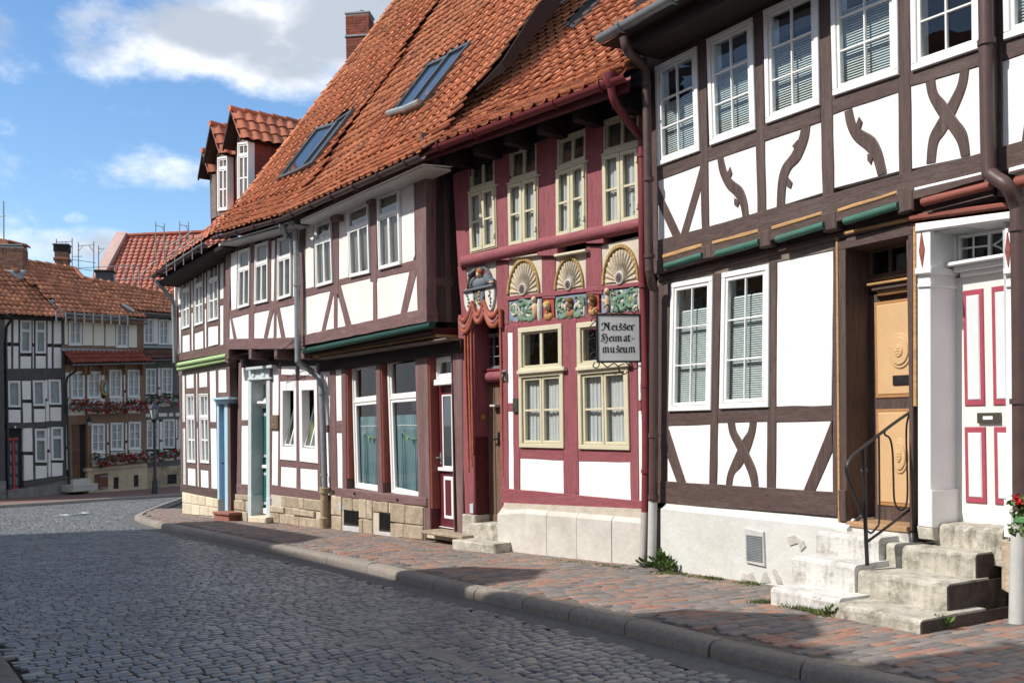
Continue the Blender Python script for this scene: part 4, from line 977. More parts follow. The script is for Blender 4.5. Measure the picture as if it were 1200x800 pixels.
# fan rosettes
M_FANCREAM = mat('fan_panel_cream', (.58, .52, .42), .8, .08, 5, bump=.004, bscale=20); M_OCHRE = mat('carved_ochre', (.42, .29, .12), .75, .15, 8, bump=.003)
M_RIB = mat('carved_white_rib', (.56, .52, .44), .8, .12, 8, bump=.004, bscale=30, dirt=(.33, .29, .22), dscale=9, damt=.7); M_RIBGREY = mat('carved_stone_grey', (.11, .125, .14), .8, .12, 8)
def fan(px4):
    TL, TR, BR, BL = uvs(FM, px4)
    def Q(s, t):
        a = (BL[0] + (BR[0] - BL[0]) * s, BL[1] + (BR[1] - BL[1]) * s); b = (TL[0] + (TR[0] - TL[0]) * s, TL[1] + (TR[1] - TL[1]) * s); return (a[0] + (b[0] - a[0]) * t, a[1] + (b[1] - a[1]) * t)
    mb = MB(); mb.add(*prism(FM, [Q(-.02, -.02), Q(1.02, -.02), Q(1.02, 1.02), Q(-.02, 1.02)], -.2, .01, .006)); pn = mb.build('fan_panel', M_FANCREAM, HM)
    n = 22; arch = lambda k, r: (.5 + .47 * r * math.cos(math.pi * k / n), .06 + .88 * r * math.sin(math.pi * k / n))
    mb = MB()
    for k in range(n): mb.add(*prism(FM, [Q(*arch(k, .90)), Q(*arch(k, 1.0)), Q(*arch(k + 1, 1.0)), Q(*arch(k + 1, .90))], .0, .042, .006))
    mb.build('fan_arch', M_OCHRE, pn)
    mb = MB(); mb.add(*prism(FM, [Q(*arch(k, .90)) for k in range(n + 1)], .0, .014, .0)); mb.build('fan_ground', M_OCHRE, pn)
    nr = 15
    for k in range(nr):
        a0, a1 = math.pi * (k + .16) / nr, math.pi * (k + .84) / nr
        q = lambda a, r: Q(.5 + .47 * r * math.cos(a), .06 + .88 * r * math.sin(a)); am = (a0 + a1) / 2
        P = [q(a0 * .75 + a1 * .25, .25), q(a0, .80), q(am, .88), q(a1, .80), q(a1 * .75 + a0 * .25, .25)]
        mb = MB(); mb.add(*prism(FM, P, .01, .030, .009)); mb.build('fan_rib', M_RIB, pn)
    mb = MB(); mb.add(*prism(FM, [Q(.5 + .115 * math.cos(6.283 * k / 18), .16 + .155 * math.sin(6.283 * k / 18)) for k in range(18)], .0, .050, .006)); mb.build('fan_boss', M_RIB, pn)
    mb = MB(); mb.add(*prism(FM, [Q(.5 + .085 * math.cos(6.283 * k / 18), .16 + .12 * math.sin(6.283 * k / 18)) for k in range(18)], .0, .054, .004)); mb.build('fan_boss', M_RIBGREY, pn)
    mb = MB(); c = Q(.5, .16); r0 = (Q(1, 0)[0] - Q(0, 0)[0]) * .03
    for k in range(6): blob(mb, FM, c[0] + r0 * math.cos(k * 1.047), c[1] + r0 * 1.3 * math.sin(k * 1.047), .052, r0 * .55, r0 * .7, .015, 6, 2)
    mb.build('fan_flower', M_RUST, pn)
for px4 in ([(595.5, 301.5), (635, 297), (635, 345.5), (594.5, 348)], [(650.7, 299), (686.5, 295.3), (686.5, 338.7), (650.2, 343)], [(703.8, 289), (751, 277.5), (751.5, 330.3), (706, 337.7)]): fan(px4)
slab(HM, FM, [(648.5, 298), (685.5, 291.5), (685.5, 295), (648.5, 301.5)], -.1, .10, M_CREAM, 'drip_ledge', .01)
slab(HM, FM, [(596, 301), (633, 296), (633, 299), (596, 304)], -.1, .07, M_FANCREAM, 'drip_ledge', .01)
for t in ((581.5, 595.5, 306, 582.5, 596, 380), (634.8, 650.6, 298, 634.8, 650.4, 350), (686.6, 704.2, 288, 686.6, 706, 345), (536, 546, 312, 541, 547.5, 375), (751, 757, 270, 751, 757, 380)): post(HM, FM, t, V_, .022)
rail(HM, FM, [(593, 347.6), (757, 329), (757, 334.5), (593, 352.6)], H_, .028)
rail(HM, FM, [(589, 377.3), (757, 362.5), (757, 384), (589, 390)], H_, .016)
# carved frieze: scrolling leaves and busts
M_FBLUE = mat('frieze_blue_ground', (.22, .25, .36), .8, .1, 8); M_FRED = mat('frieze_red_ground', (.34, .07, .055), .8, .1, 8); M_FGREEN = mat('carved_green', (.16, .27, .19), .75, .2, 9, bump=.004, bscale=30, dirt=(.07, .11, .085), dscale=9, damt=.8)
M_SKIN = mat('carved_flesh', (.60, .44, .29), .8, .12, 9, bump=.003, dirt=(.28, .18, .11), dscale=12, damt=.6); M_HAIR = mat('carved_hair', (.17, .08, .03), .8, .15, 12, bump=.003); M_TUNIC = mat('carved_tunic', (.46, .25, .10), .8, .1, 9)
def Qmap(F, px4):
    TL, TR, BR, BL = uvs(F, px4)
    def Q(s, t):
        a = (BL[0] + (BR[0] - BL[0]) * s, BL[1] + (BR[1] - BL[1]) * s); b = (TL[0] + (TR[0] - TL[0]) * s, TL[1] + (TR[1] - TL[1]) * s); return (a[0] + (b[0] - a[0]) * t, a[1] + (b[1] - a[1]) * t)
    return Q, abs(BR[0] - BL[0]), abs(TL[1] - BL[1])
def bust(F, par, Q, W, Hh, s, t, sz, hair=M_HAIR, tunic=M_TUNIC, crown=False, side=0):
    """a carved head and shoulders: sz is the head height"""
    c = Q(s, t); mb = MB(); blob(mb, F, c[0], c[1] - sz * 1.02, .012, sz * .66, sz * .46, .035, 12, 4); blob(mb, F, c[0], c[1] - sz * .62, .02, sz * .2, sz * .3, .04, 8, 3); mb.build('carved_shoulders', tunic, par, smooth=True)
    mb = MB(); blob(mb, F, c[0] - side * sz * .16, c[1] + sz * .20, .012, sz * .47, sz * .46, .075, 12, 4); mb.build('carved_hair', hair, par, smooth=True)
    mb = MB(); blob(mb, F, c[0] + side * sz * .12, c[1] - sz * .06, .018, sz * .30, sz * .40, .078, 12, 5)
    blob(mb, F, c[0] + side * sz * .22, c[1] - sz * .06, .07, sz * .07, sz * .14, .03, 6, 3)
    mb.build('carved_face', M_SKIN, par, smooth=True)
    mb = MB()
    for e in (-1, 1): blob(mb, F, c[0] + side * sz * .16 + e * sz * .13, c[1] + sz * .06, .080, sz * .075, sz * .05, .008, 6, 2)
    blob(mb, F, c[0] + side * sz * .16, c[1] - sz * .24, .068, sz * .14, sz * .04, .010, 6, 2); mb.build('carved_features', M_RIBGREY, par)
    if crown:
        mb = MB()
        for k in range(5): blob(mb, F, c[0] + (k - 2) * sz * .17, c[1] + sz * .58, .05, sz * .06, sz * .18, .035, 6, 3)
        mb.build('carved_crown', M_OCHRE, par)
def scroll(F, par, Q, W, Hh, parts, m=M_FGREEN):
    for (s, t, r, turn, a0, w) in parts:
        pts = []
        for k in range(15):
            f = k / 14; a = a0 + turn * f * 4.6; rr = r * (1 - .78 * f); c = Q(s, t); pts.append(F.P(c[0] + rr * math.cos(a), c[1] + rr * math.sin(a), .016))
        mb = MB(); tube(mb, pts, [w * .66 * (.7 + .8 * math.sin(math.pi * k / 14)) for k in range(15)], 7); mb.build('scroll_stem', m, par, smooth=True)
def leaves(F, par, Q, lst, m):
    mb = MB()
    for (s, t, ru, rv, rot) in lst: c = Q(s, t); blob(mb, F, c[0], c[1], .010, ru, rv, .022, 8, 3, rot)
    mb.build('carved_leaf', m, par, smooth=True)
def fill(par, Q, n, s0, s1, seed):
    r = random.Random(seed)
    for m, k in ((M_FGREEN, n), (M_RIB, n // 3), (M_OCHRE, max(1, n // 9))): leaves(FM, par, Q, [(r.uniform(s0, s1), r.uniform(.08, .92), r.uniform(.018, .045), r.uniform(.012, .024), r.uniform(-1.6, 1.6)) for _ in range(k)], m)
def relief(px4, ground):
    Q, W, Hh = Qmap(FM, px4); mb = MB(); mb.add(*prism(FM, [Q(-.01, -.02), Q(1.01, -.02), Q(1.01, 1.02), Q(-.01, 1.02)], -.2, .008, .004)); return mb.build('carved_panel', ground, HM), Q, W, Hh
rp, Q, W, Hh = relief([(596, 353), (635, 350.3), (635, 377), (596, 377.8)], M_FBLUE)
scroll(FM, rp, Q, W, Hh, [(.17, .5, .17, 1, -1.2, .020), (.17, .5, .10, -1, 1.6, .018)], M_RIB); scroll(FM, rp, Q, W, Hh, [(.48, .55, .17, -1, 2.6, .026), (.62, .25, .13, 1, .4, .022), (.58, .8, .10, 1, 3.4, .02)])
leaves(FM, rp, Q, [(.20, .55, .05, .08, .3), (.40, .2, .09, .05, -.6), (.50, .85, .10, .04, .3), (.68, .55, .05, .09, .8), (.70, .15, .09, .05, .2), (.33, .75, .05, .06, 0)], M_FGREEN)
leaves(FM, rp, Q, [(.45, .4, .05, .03, -.7), (.6, .3, .06, .025, -.6)], M_RIB)
fill(rp, Q, 30, .06, .70, 3)
mb = MB(); c = Q(.83, .5); blob(mb, FM, c[0], c[1], .01, .05, .12, .05, 10, 4); blob(mb, FM, c[0] - .05, c[1] + .05, .02, .08, .025, .03, 8, 3, .5); blob(mb, FM, c[0] - .01, c[1] + .15, .02, .04, .05, .05, 8, 3); mb.build('carved_figure', M_SKIN, rp, smooth=True)
leaves(FM, rp, Q, [(.93, .5, .035, .17, 0)], M_RIB)
rp, Q, W, Hh = relief([(637, 350.2), (649.5, 349), (649.5, 375.3), (637, 376.4)], M_FRED); bust(FM, rp, Q, W, Hh, .5, .62, .125, mat('carved_fair_hair', (.52, .36, .10), .8), M_TUNIC, side=.6)
leaves(FM, rp, Q, [(.5, .30, .03, .035, 0)], M_RIB)
rp, Q, W, Hh = relief([(651.5, 347.8), (687, 344.2), (687.5, 371.5), (652, 374.6)], M_FBLUE); bust(FM, rp, Q, W, Hh, .5, .64, .13, M_HAIR, mat('carved_brown_cloak', (.30, .15, .07), .8, .1, 9))
fill(rp, Q, 16, .05, .34, 5); fill(rp, Q, 16, .66, .95, 6)
scroll(FM, rp, Q, W, Hh, [(.2, .55, .13, 1, .8, .026), (.8, .55, .13, -1, 2.3, .026), (.22, .22, .09, -1, 1, .02), (.78, .22, .09, 1, 2, .02)])
leaves(FM, rp, Q, [(.3, .14, .10, .05, .2), (.7, .14, .10, .05, -.2), (.12, .85, .07, .035, .3), (.88, .85, .07, .035, -.3), (.5, .1, .06, .05, 0)], M_FGREEN); leaves(FM, rp, Q, [(.24, .6, .03, .06, .2), (.76, .6, .03, .06, -.2), (.33, .5, .025, .05, .4), (.67, .5, .025, .05, -.4), (.05, .4, .02, .14, 0), (.95, .4, .02, .14, 0)], M_RIB)
rp, Q, W, Hh = relief([(689, 344), (702, 342.4), (702.5, 369.3), (689.3, 371.3)], M_FRED); bust(FM, rp, Q, W, Hh, .5, .62, .125, M_HAIR, M_TUNIC, True, -.6); leaves(FM, rp, Q, [(.6, .2, .05, .06, 0)], M_RIB)
rp, Q, W, Hh = relief([(705.3, 342), (751.5, 336.5), (752, 365.5), (705.8, 370.8)], M_FBLUE)
scroll(FM, rp, Q, W, Hh, [(.80, .5, .16, 1, 1.4, .026), (.50, .45, .14, -1, 1, .026), (.38, .75, .10, 1, 2, .022), (.62, .25, .10, 1, 0, .022)])
leaves(FM, rp, Q, [(.82, .5, .05, .08, .3), (.56, .75, .10, .04, .3), (.45, .25, .08, .06, .2), (.68, .65, .04, .09, .5), (.35, .5, .05, .08, -.2), (.9, .85, .09, .03, -.3)], M_FGREEN)
leaves(FM, rp, Q, [(.97, .5, .025, .16, 0), (.86, .2, .08, .04, -.4), (.55, .5, .03, .03, 0), (.30, .3, .03, .03, 0)], M_RIB)
leaves(FM, rp, Q, [(.74, .55, .03, .04, 0)], M_OCHRE)
fill(rp, Q, 34, .30, .95, 8)
mb = MB(); c = Q(.17, .5); blob(mb, FM, c[0], c[1], .01, .04, .12, .05, 10, 4); blob(mb, FM, c[0], c[1] + .15, .02, .04, .05, .05, 8, 3); blob(mb, FM, c[0] - .05, c[1] + .03, .02, .06, .022, .03, 8, 3, -.6); mb.build('carved_figure', M_SKIN, rp, smooth=True)
# man leaning out over the door, three shields, swagged drapery
M_GREYBLUE = mat('carved_grey_blue', (.13, .15, .175), .75, .15, 9, bump=.003)
px4 = [(545.5, 314.5), (581.3, 305.5), (581.7, 337), (547, 343)]
rp, Q, W, Hh = relief(px4, M_FANCREAM)
mb = MB(); n = 16
for k in range(n):
    a0, a1 = math.pi * k / n, math.pi * (k + 1) / n
    mb.add(*prism(FM, [Q(.5 + .36 * math.cos(a0), .05 + .80 * math.sin(a0)), Q(.5 + .44 * math.cos(a0), .05 + .92 * math.sin(a0)), Q(.5 + .44 * math.cos(a1), .05 + .92 * math.sin(a1)), Q(.5 + .36 * math.cos(a1), .05 + .80 * math.sin(a1))], .0, .05, .006))
mb.build('carved_arch', M_GREYBLUE, rp)
mb = MB(); mb.add(*prism(FM, [Q(.5 + .36 * math.cos(math.pi * k / n), .05 + .80 * math.sin(math.pi * k / n)) for k in range(n + 1)], .0, .012, 0)); mb.build('carved_ground', M_FRED, rp)
bust(FM, rp, Q, W, Hh, .52, .62, .155, mat('carved_red_hair', (.33, .13, .055), .8, .1, 9), M_GREYBLUE)
mb = MB()
for (s, t, ru, rv, ro) in ((.26, .33, .12, .05, .9), (.78, .35, .12, .055, -.8), (.5, .26, .18, .09, 0), (.18, .16, .09, .05, .4), (.90, .26, .07, .05, 0)): c = Q(s, t); blob(mb, FM, c[0], c[1], .02, ru, rv, .06, 10, 4, ro)
mb.build('carved_sleeves', M_GREYBLUE, rp, smooth=True)
mb = MB()
for (s, t) in ((.15, .10), (.93, .20)): c = Q(s, t); blob(mb, FM, c[0], c[1], .04, .045, .03, .05, 8, 3)
mb.build('carved_hands', M_SKIN, rp, smooth=True)
mb = MB(); mb.add(*prism(FM, [Q(.0, -.02), Q(1, .02), Q(1, .13), Q(.0, .09)], .0, .085, .012)); mb.build('carved_parapet', M_GREYBLUE, rp)
mb = MB(); tube(mb, [FM.P(*Q(.17, .12), .09), FM.P(*Q(.27, .60), .085)], .012, 6); mb.build('hammer_shaft', M_RUST, rp); mb = MB(); c = Q(.27, .66); blob(mb, FM, c[0], c[1], .06, .06, .035, .05, 8, 3, .6); mb.build('hammer_head', M_GREYBLUE, rp)
px4 = [(546.5, 343.3), (581.7, 337.3), (583, 369), (547.5, 374)]
rp, Q, W, Hh = relief(px4, M_RIB)
M_SHIELD = mat('shield_white', (.66, .64, .58), .7, .06, 8)
for (s, t, ru, rv, m, dm) in ((.14, .60, .17, .50, M_SHIELD, M_GREYBLUE), (.5, .80, .17, .42, M_GREYBLUE, M_OCHRE), (.84, .62, .16, .52, M_SHIELD, M_GREYBLUE)):
    c = [(-1, .7), (-.55, 1), (.55, 1), (1, .7), (.9, -.1), (.45, -.75), (0, -1), (-.45, -.75), (-.9, -.1)]
    mb = MB(); mb.add(*prism(FM, [Q(s + x * ru, t + y * rv * .9) for x, y in c], .0, .045, .01)); sh = mb.build('carved_shield', m, rp)
    c0 = Q(s, t); mb = MB()
    for k in range(5): blob(mb, FM, c0[0] + random.uniform(-.03, .03), c0[1] + (k - 2) * .05, .043, random.uniform(.02, .04), .022, .018, 7, 2, random.uniform(-1, 1))
    mb.build('shield_charge', dm, rp)
leaves(FM, rp, Q, [(.30, .85, .03, .05, .3), (.69, .85, .03, .05, -.3)], M_FGREEN)
M_SWAG = mat('terracotta_drapery', (.36, .105, .062), .75, .2, 8, bump=.004, dirt=(.20, .06, .045), dscale=7, damt=.6); M_SWAGPALE = mat('pale_drapery', (.36, .15, .14), .75, .15, 8, dirt=(.22, .08, .08), dscale=7, damt=.5)
def swag(a, b, sag, m, r, w): 
    A, B = FM.uv(*a), FM.uv(*b); pts = []
    for k in range(13):
        t = k / 12; pts.append(FM.P(A[0] + (B[0] - A[0]) * t, A[1] + (B[1] - A[1]) * t - sag * 4 * t * (1 - t), w))
    mb = MB(); tube(mb, pts, [r * (.75 + .5 * math.sin(math.pi * k / 12)) for k in range(13)], 8); mb.build('drapery_fold', m, HM, smooth=True)
def sheet_swag(tops, lows, w, m):
    T = [FM.uv(*p) for p in tops]; Lw = [FM.uv(*p) for p in lows]; mb = MB(); n = len(T)
    mb.add([FM.P(*p, w) for p in T] + [FM.P(*p, w) for p in Lw], [(n + i, n + i + 1, i + 1, i) for i in range(n - 1)])
    mb.build('drapery', m, HM)
sheet_swag([(541, 371), (547, 372), (554, 366), (559, 359), (566, 366), (571, 357), (576, 364), (582, 366), (588, 363)], [(542, 392), (549, 391), (556, 384), (560, 376), (566, 377.5), (572, 371), (578, 380), (583, 382.5), (588.5, 381)], .03, M_SWAGPALE)
for a, b, sg, m, r in (((542, 370), (557, 353), .16, M_SWAG, .032), ((542, 377), (557.5, 361), .17, M_SWAGPALE, .024), ((542.5, 383), (558, 369), .15, M_SWAG, .030), ((557, 356), (570, 352), .20, M_SWAG, .030), ((557.5, 363), (570, 360), .18, M_SWAGPALE, .022), ((558, 368), (570.5, 366), .13, M_SWAG, .030),
                        ((570, 352), (587, 362), .16, M_SWAG, .032), ((570.5, 360), (587.5, 369), .16, M_SWAGPALE, .024), ((571, 366), (588, 375), .14, M_SWAG, .030)): swag(a, b, sg, m, r, .055)
for (x0, x1, yb) in ((545, 549.5, 552), (548.5, 553, 545), (551.8, 554.5, 532)):
    mb = MB(); tube(mb, smooth_path([pp(FM, (x0, 380), .03), pp(FM, (x0 + 1, 440), .028), pp(FM, (x1, yb), .012)], 3), .019, 8); mb.build('drapery_fold', M_SWAG, HM, smooth=True)
mb = MB(); tube(mb, [pp(FM, (586.5, 378), .03), pp(FM, (588, 460), .028), pp(FM, (589.5, 557), .012)], .020, 8); mb.build('drapery_fold', M_SWAG, HM, smooth=True)
mb = MB(); tube(mb, [pp(FM, (586.5, 362), .06), pp(FM, (587, 384), .05)], .03, 8); mb.build('drapery_fold', M_SWAG, HM, smooth=True)
# door recess
slab(HM, FM, [(536, 372), (555.5, 372), (555.5, 607), (545, 607)], -.32, .012, V_, 'door_jamb', .01)
slab(HM, FM, [(585.5, 377), (594, 377), (594.5, 588), (586, 600)], -.32, .012, V_, 'door_jamb', .01)
wd = -.28; (d0, zt_), (d1, zb_) = FM.uv(563, 449, wd), FM.uv(600, 612, wd)
mb = MB(); box(mb, FM, d0, d1, zb_, zt_, wd - .05, wd); dr = mb.build('front_door', mat('weathered_oak_door', (.165, .105, .075), .75, .25, 10, VS, .005, 14), HM)
for k in range(4):
    a, b = d0 + (d1 - d0) * k / 4 + .006, d0 + (d1 - d0) * (k + 1) / 4 - .006; m2 = MB(); box(m2, FM, a, b, zb_ + .09, zt_ - .02, wd, wd + .014, .005); m2.build('plank', MATS['weathered_oak_door'], dr)
m2 = MB(); box(m2, FM, d0, d1, zb_, zb_ + .10, wd, wd + .03, .01); m2.build('weather_board', MATS['weathered_oak_door'], dr)
m2 = MB(); c = FM.uv(585.5, 514, wd); box(m2, FM, c[0] - .02, c[0] + .02, c[1] - .10, c[1] + .10, wd + .01, wd + .03, .004); tube(m2, [FM.P(c[0], c[1], wd + .02), FM.P(c[0], c[1], wd + .08), FM.P(c[0] - .1, c[1] - .02, wd + .08)], .012, 6); m2.build('door_handle', M_IRON, dr)
m2 = MB(); c = FM.uv(584, 474, wd); box(m2, FM, c[0] - .07, c[0] + .05, c[1] - .035, c[1], wd + .01, wd + .12, .01); m2.build('knocker_ledge', M_GREYPIPE, dr)
c = FM.uv(580, 441, -.20); mb = MB(); tube(mb, [FM.P(d0 - .03, c[1], -.23), FM.P(d0, c[1], -.23), FM.P(d1 + .1, c[1] + .0, -.23)], [.03, .085, .085], 12); mb.build('door_transom', M_RED_H, HM, smooth=True)
mb = MB(); box(mb, FM, d0 + .03, d1 + .1, c[1] + .085, c[1] + .12, -.32, -.17, .006); mb.build('door_transom', M_REDPIPE, HM)
tw_, tq, ti = window(HM, FM, [(566, 392), (604, 387), (604, 431), (566, 434)], w=-.25, kind='grid', cols=4, rows=3, fw=.03, sw=.02, bar=.016, fm=M_ZINC, back='none', name='transom_window')
for q, dx in ((0, 0),):
    u0, u1 = FM.uv(555.5, 470)[0], FM.uv(586, 470)[0]
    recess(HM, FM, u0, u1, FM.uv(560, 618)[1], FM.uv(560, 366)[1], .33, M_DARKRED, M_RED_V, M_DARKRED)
mb = MB(); c = FM.uv(553, 487, -.02); bl_ = [Vector(FM.P(u0 + .012, c[1], -.26))]; 
tube(mb, [FM.P(u0 + .005, c[1] - .02, -.15), FM.P(u0 + .03, c[1] - .02, -.15)], .045, 14); mb.build('bell_push', mat('brass', (.50, .33, .10), .35, .1, 9, metal=.8), HM, smooth=True)
slab(HM, FM, [(550.3, 590), (554.2, 589.5), (554.4, 601), (550.6, 601)], .0, .024, mat('pale_blue_plate', (.45, .52, .58), .5), 'small_plate', .002)
# lower storey
pk = lambda px: panel(HM, FM, px, M_WHITE, .008)
for px in ([(593.5, 383), (600.2, 382), (601, 472.5), (594.2, 473)], [(594.3, 482), (601, 482), (602.3, 573), (595.2, 573)], [(608, 536.5), (660, 539.2), (660.5, 578), (609, 574)], [(677, 540.2), (739.3, 541), (740, 585), (677.7, 580)],
           [(745, 405), (751, 404), (752, 469), (746.5, 469)], [(747.3, 481), (753, 481), (753, 587), (748, 587)]): pk(px)
for t in ((586, 594, 383, 588, 595.8, 590), (600, 608.2, 380, 602, 609.3, 585), (657.5, 675.2, 374, 660.3, 677.8, 586), (733.5, 746.8, 365, 739.2, 748.6, 592), (751, 757, 380, 752.5, 759, 596)): post(HM, FM, t, V_, .020)
for px in ([(594, 472), (602, 472), (602, 482.3), (594, 482.3)], [(608, 524), (660, 525), (660, 539.5), (608, 537)], [(676, 526), (738, 528), (739.5, 541.3), (676, 540.5)], [(746, 468.5), (753, 468.5), (753, 481.3), (746, 481.3)]): rail(HM, FM, px, H_, .014)
rail(HM, FM, [(587, 571.5), (758, 587), (758, 603), (587, 590)], H_, .028, 'sill_beam')
for up, lo in (([(606.5, 384.5), (657.5, 379), (658, 433), (607, 437)], [(607, 438), (659, 433.5), (660, 525.3), (608, 524)]), ([(674.8, 378.5), (732, 372), (733, 427), (675.5, 432)], [(676, 434), (735, 428.5), (737.3, 527.5), (677.5, 526)])):
    window(HM, FM, up, w=.045, kind='grid', cols=2, rows=1, fw=.07, sw=.02, bar=.05, fm=M_CREAM, back='none', recess=.03)
    window(HM, FM, lo, w=.045, kind='leaves', rows=2, fw=.06, sw=.038, bar=.028, fm=M_CREAM, back='curtain', recess=.03)
    slab(HM, FM, [(lo[0][0] - 2, lo[0][1] - 3.5), (lo[1][0] + 1.5, lo[1][1] - 4), (lo[1][0] + 1.5, lo[1][1] + .6), (lo[0][0] - 2, lo[0][1] + .8)], -.02, .085, M_CREAM, 'window_ledge', .008)
slab(HM, FM, [(600.6, 467), (606.4, 466.5), (606.6, 483), (600.8, 483.3)], .0, .05, mat('dark_slate_plaque', (.05, .05, .045), .6, .3, 30), 'slate_plaque', .004)
nb = MB()
def seg(F, x0, y0, x1, y1, r=.009): nb.add(*[(lambda q: q)(None) or None][0:0]) if False else tube(nb, [pp(F, (x0, y0), .045), pp(F, (x1, y1), .045)], r, 5)
for (x0, y0, x1, y1) in ((588.2, 437.5, 589.8, 435.6), (589.8, 435.6, 590.6, 438), (590.6, 438, 588.2, 445), (588.2, 445, 590.5, 444.6), (591, 437, 592.3, 435.2), (592.3, 435.2, 592.4, 444.8)): seg(FM, x0, y0, x1, y1)
nb.build('house_number', M_IRON, HM)
slab(HM, FM, [(587.5, 434), (593, 433.5), (593.2, 446.2), (587.7, 446.5)], .0, .036, mat('worn_number_plate', (.30, .25, .24), .6, .1, 9), 'number_plate', .003)
# cement plinth in blocks with a sloped top
jx = [583, 614, 641, 676, 717, 757.5]
for k in range(5):
    ua, ub = FM.uv(jx[k], 620, .10)[0], FM.uv(jx[k + 1], 620, .10)[0]; za = FM.uv(jx[k], 588.5 + (jx[k] - 583) * .075, .0)[1]; zb2 = FM.uv(jx[k + 1], 588.5 + (jx[k + 1] - 583) * .075, .0)[1]
    g = .004; ua += g; ub -= g; mb = MB(); o = random.uniform(-.006, .006)
    if k == 0: ua2 = ua + .07
    else: ua2 = ua
    mb.add([FM.P(ua, -.7, .12 + o), FM.P(ub, -.7, .12 + o), FM.P(ub, zb2 - .11, .105 + o), FM.P(ua, za - .16 if k == 0 else za - .11, .105 + o), FM.P(ua2, za, .0), FM.P(ub, zb2, .0), FM.P(ua, -.7, -.3), FM.P(ua2, za, -.3), FM.P(ub, -.7, -.3), FM.P(ub, zb2, -.3)],
           [(0, 1, 2, 3), (3, 2, 5, 4), (6, 0, 3, 4, 7), (1, 8, 9, 5, 2), (4, 5, 9, 7)])
    mb.build('plinth_block', M_PLINTH, HM)
mb = MB(); mb.add(*prism(FM, [(FM.uv(583.5, 620)[0], -.7), (uMr, -.7), (uMr, .55), (FM.uv(594, 620)[0], .50)], -.3, .05, 0)); mb.build('plinth', M_MORTAR, HM)
# worn stone doorsteps
for (px4, w1, w0) in (([(529, 632), (579, 637.5), (579, 646), (530, 640)], .42, -.2), ([(551, 612.5), (584, 615), (583.5, 634), (551, 631)], .08, -.6), ([(541, 602), (556, 604), (556, 634), (541, 630)], .05, -.4)):
    p = uvs(FM, px4, w1); mb = MB(); mb.add(*prism(FM, wob([(p[0][0], p[0][1]), (p[1][0], p[1][1]), (p[2][0], p[2][1] - .15), (p[3][0], p[3][1] - .15)], a=.01), w0, w1, .02, True)); mb.build('doorstep', M_STEP, HM)
# roof, gutter, pipe
RM = Roof(FMU, .58, (497, 176), (722, 93), [(.9, 31), (.5, 38), (3.4, 43)])
POLY_M = [(484, 188), (530, 130), (556, 104), (575, 84), (605, 48), (645, -2), (750, -140), (900, -230), (1100, -230), (812, -6), (704, 52), (735, 60), (748, 84), (726, 100), (500, 186)]
SK3 = [(663, 31), (672, 35), (712, -5), (703, -10)]
roofM = lay_roof(RM, HM, RM.ua - 2.9, RM.ub + 3.2, M_TILE, tw=.22, ts=.285, poly=POLY_M, skip=[SK3])
def skylight(house, R, px4, h=.10, split=1, roller=False):
    """a pivoting roof window seen from below: px4 = outline corners in order"""
    us = []
    for (x, y) in px4:
        p, n = R.plane(R.ua, 2.2); d = ray(x, y); p = p + n * h; q = CAM + d * ((p - CAM).dot(n) / d.dot(n))
        u = (q - R.F.o).dot(R.F.r); us.append(q)
    a, b, c, d = us; _, n = R.plane(R.ua, 2.2); mb = MB()
    def Q(s, t, z=0): return a + (b - a) * s + ((d + (c - d) * s) - (a + (b - a) * s)) * t + n * z
    root = None
    L1, L2 = (b - a).length, (d - a).length
    def bar(mb, s0, s1, t0, t1, z0, z1):
        V = [Q(s0, t0, z0), Q(s1, t0, z0), Q(s1, t1, z0), Q(s0, t1, z0), Q(s0, t0, z1), Q(s1, t0, z1), Q(s1, t1, z1), Q(s0, t1, z1)]
        f = [(4, 5, 6, 7), (0, 1, 5, 4), (1, 2, 6, 5), (2, 3, 7, 6), (3, 0, 4, 7), (3, 2, 1, 0)]
        if (V[1] - V[0]).cross(V[3] - V[0]).dot(n) < 0: f = [x[::-1] for x in f]
        mb.add(V, f)
    e1, e2 = .07 / L1, .09 / L2
    bar(mb, 0, e1, 0, 1, -h, .02); bar(mb, 1 - e1, 1, 0, 1, -h, .021); bar(mb, e1, 1 - e1, 0, e2, -h, .019); bar(mb, e1, 1 - e1, 1 - e2, 1, -h, .022)
    fr = mb.build('skylight', mat('dark_grey_metal', (.085, .095, .10), .4, .1, 9, metal=.5), house)
    mb = MB(); bar(mb, e1, 1 - e1, e2, 1 - e2, -h, -h + .03); mb.build('skylight_lining', M_INNER, fr)
    m2 = MB(); bar(m2, e1, 1 - e1, e2, 1 - e2, -.02, -.012); m2.build('pane', SKYGLASS, fr)
    if roller: m2 = MB(); tube(m2, [Q(.02, .03, .05), Q(.98, .03, .05)], .06, 8); m2.build('shutter_box', M_ZINC, fr, smooth=True)
    return fr
def skyglass():
    m = bpy.data.materials.new('roof_window_glass'); m.use_nodes = True; b = m.node_tree.nodes['Principled BSDF']
    b.inputs['Base Color'].default_value = (.03, .04, .05, 1); b.inputs['Roughness'].default_value = .03; b.inputs['Specular IOR Level'].default_value = 1.0; b.inputs['IOR'].default_value = 1.9
    return m
SKYGLASS = skyglass()
skylight(HM, RM, [(663, 30), (672, 34), (708, -3), (699, -7)], .10)
gutter(HM, FMU, .64, (497, 180), (735, 92), .07, M_REDPIPE)
mb = MB(); (ua, za), (ub, zb_) = FMU.uv(500, 186, .56), FMU.uv(736, 104, .56)
mb.add([FMU.P(ua - .3, za, .58), FMU.P(ub, zb_, .58), FMU.P(ub, zb_ + .22, -.1), FMU.P(ua - .3, za + .22, -.1)], [(3, 2, 1, 0)]); mb.build('soffit', M_SOFFIT, HM)
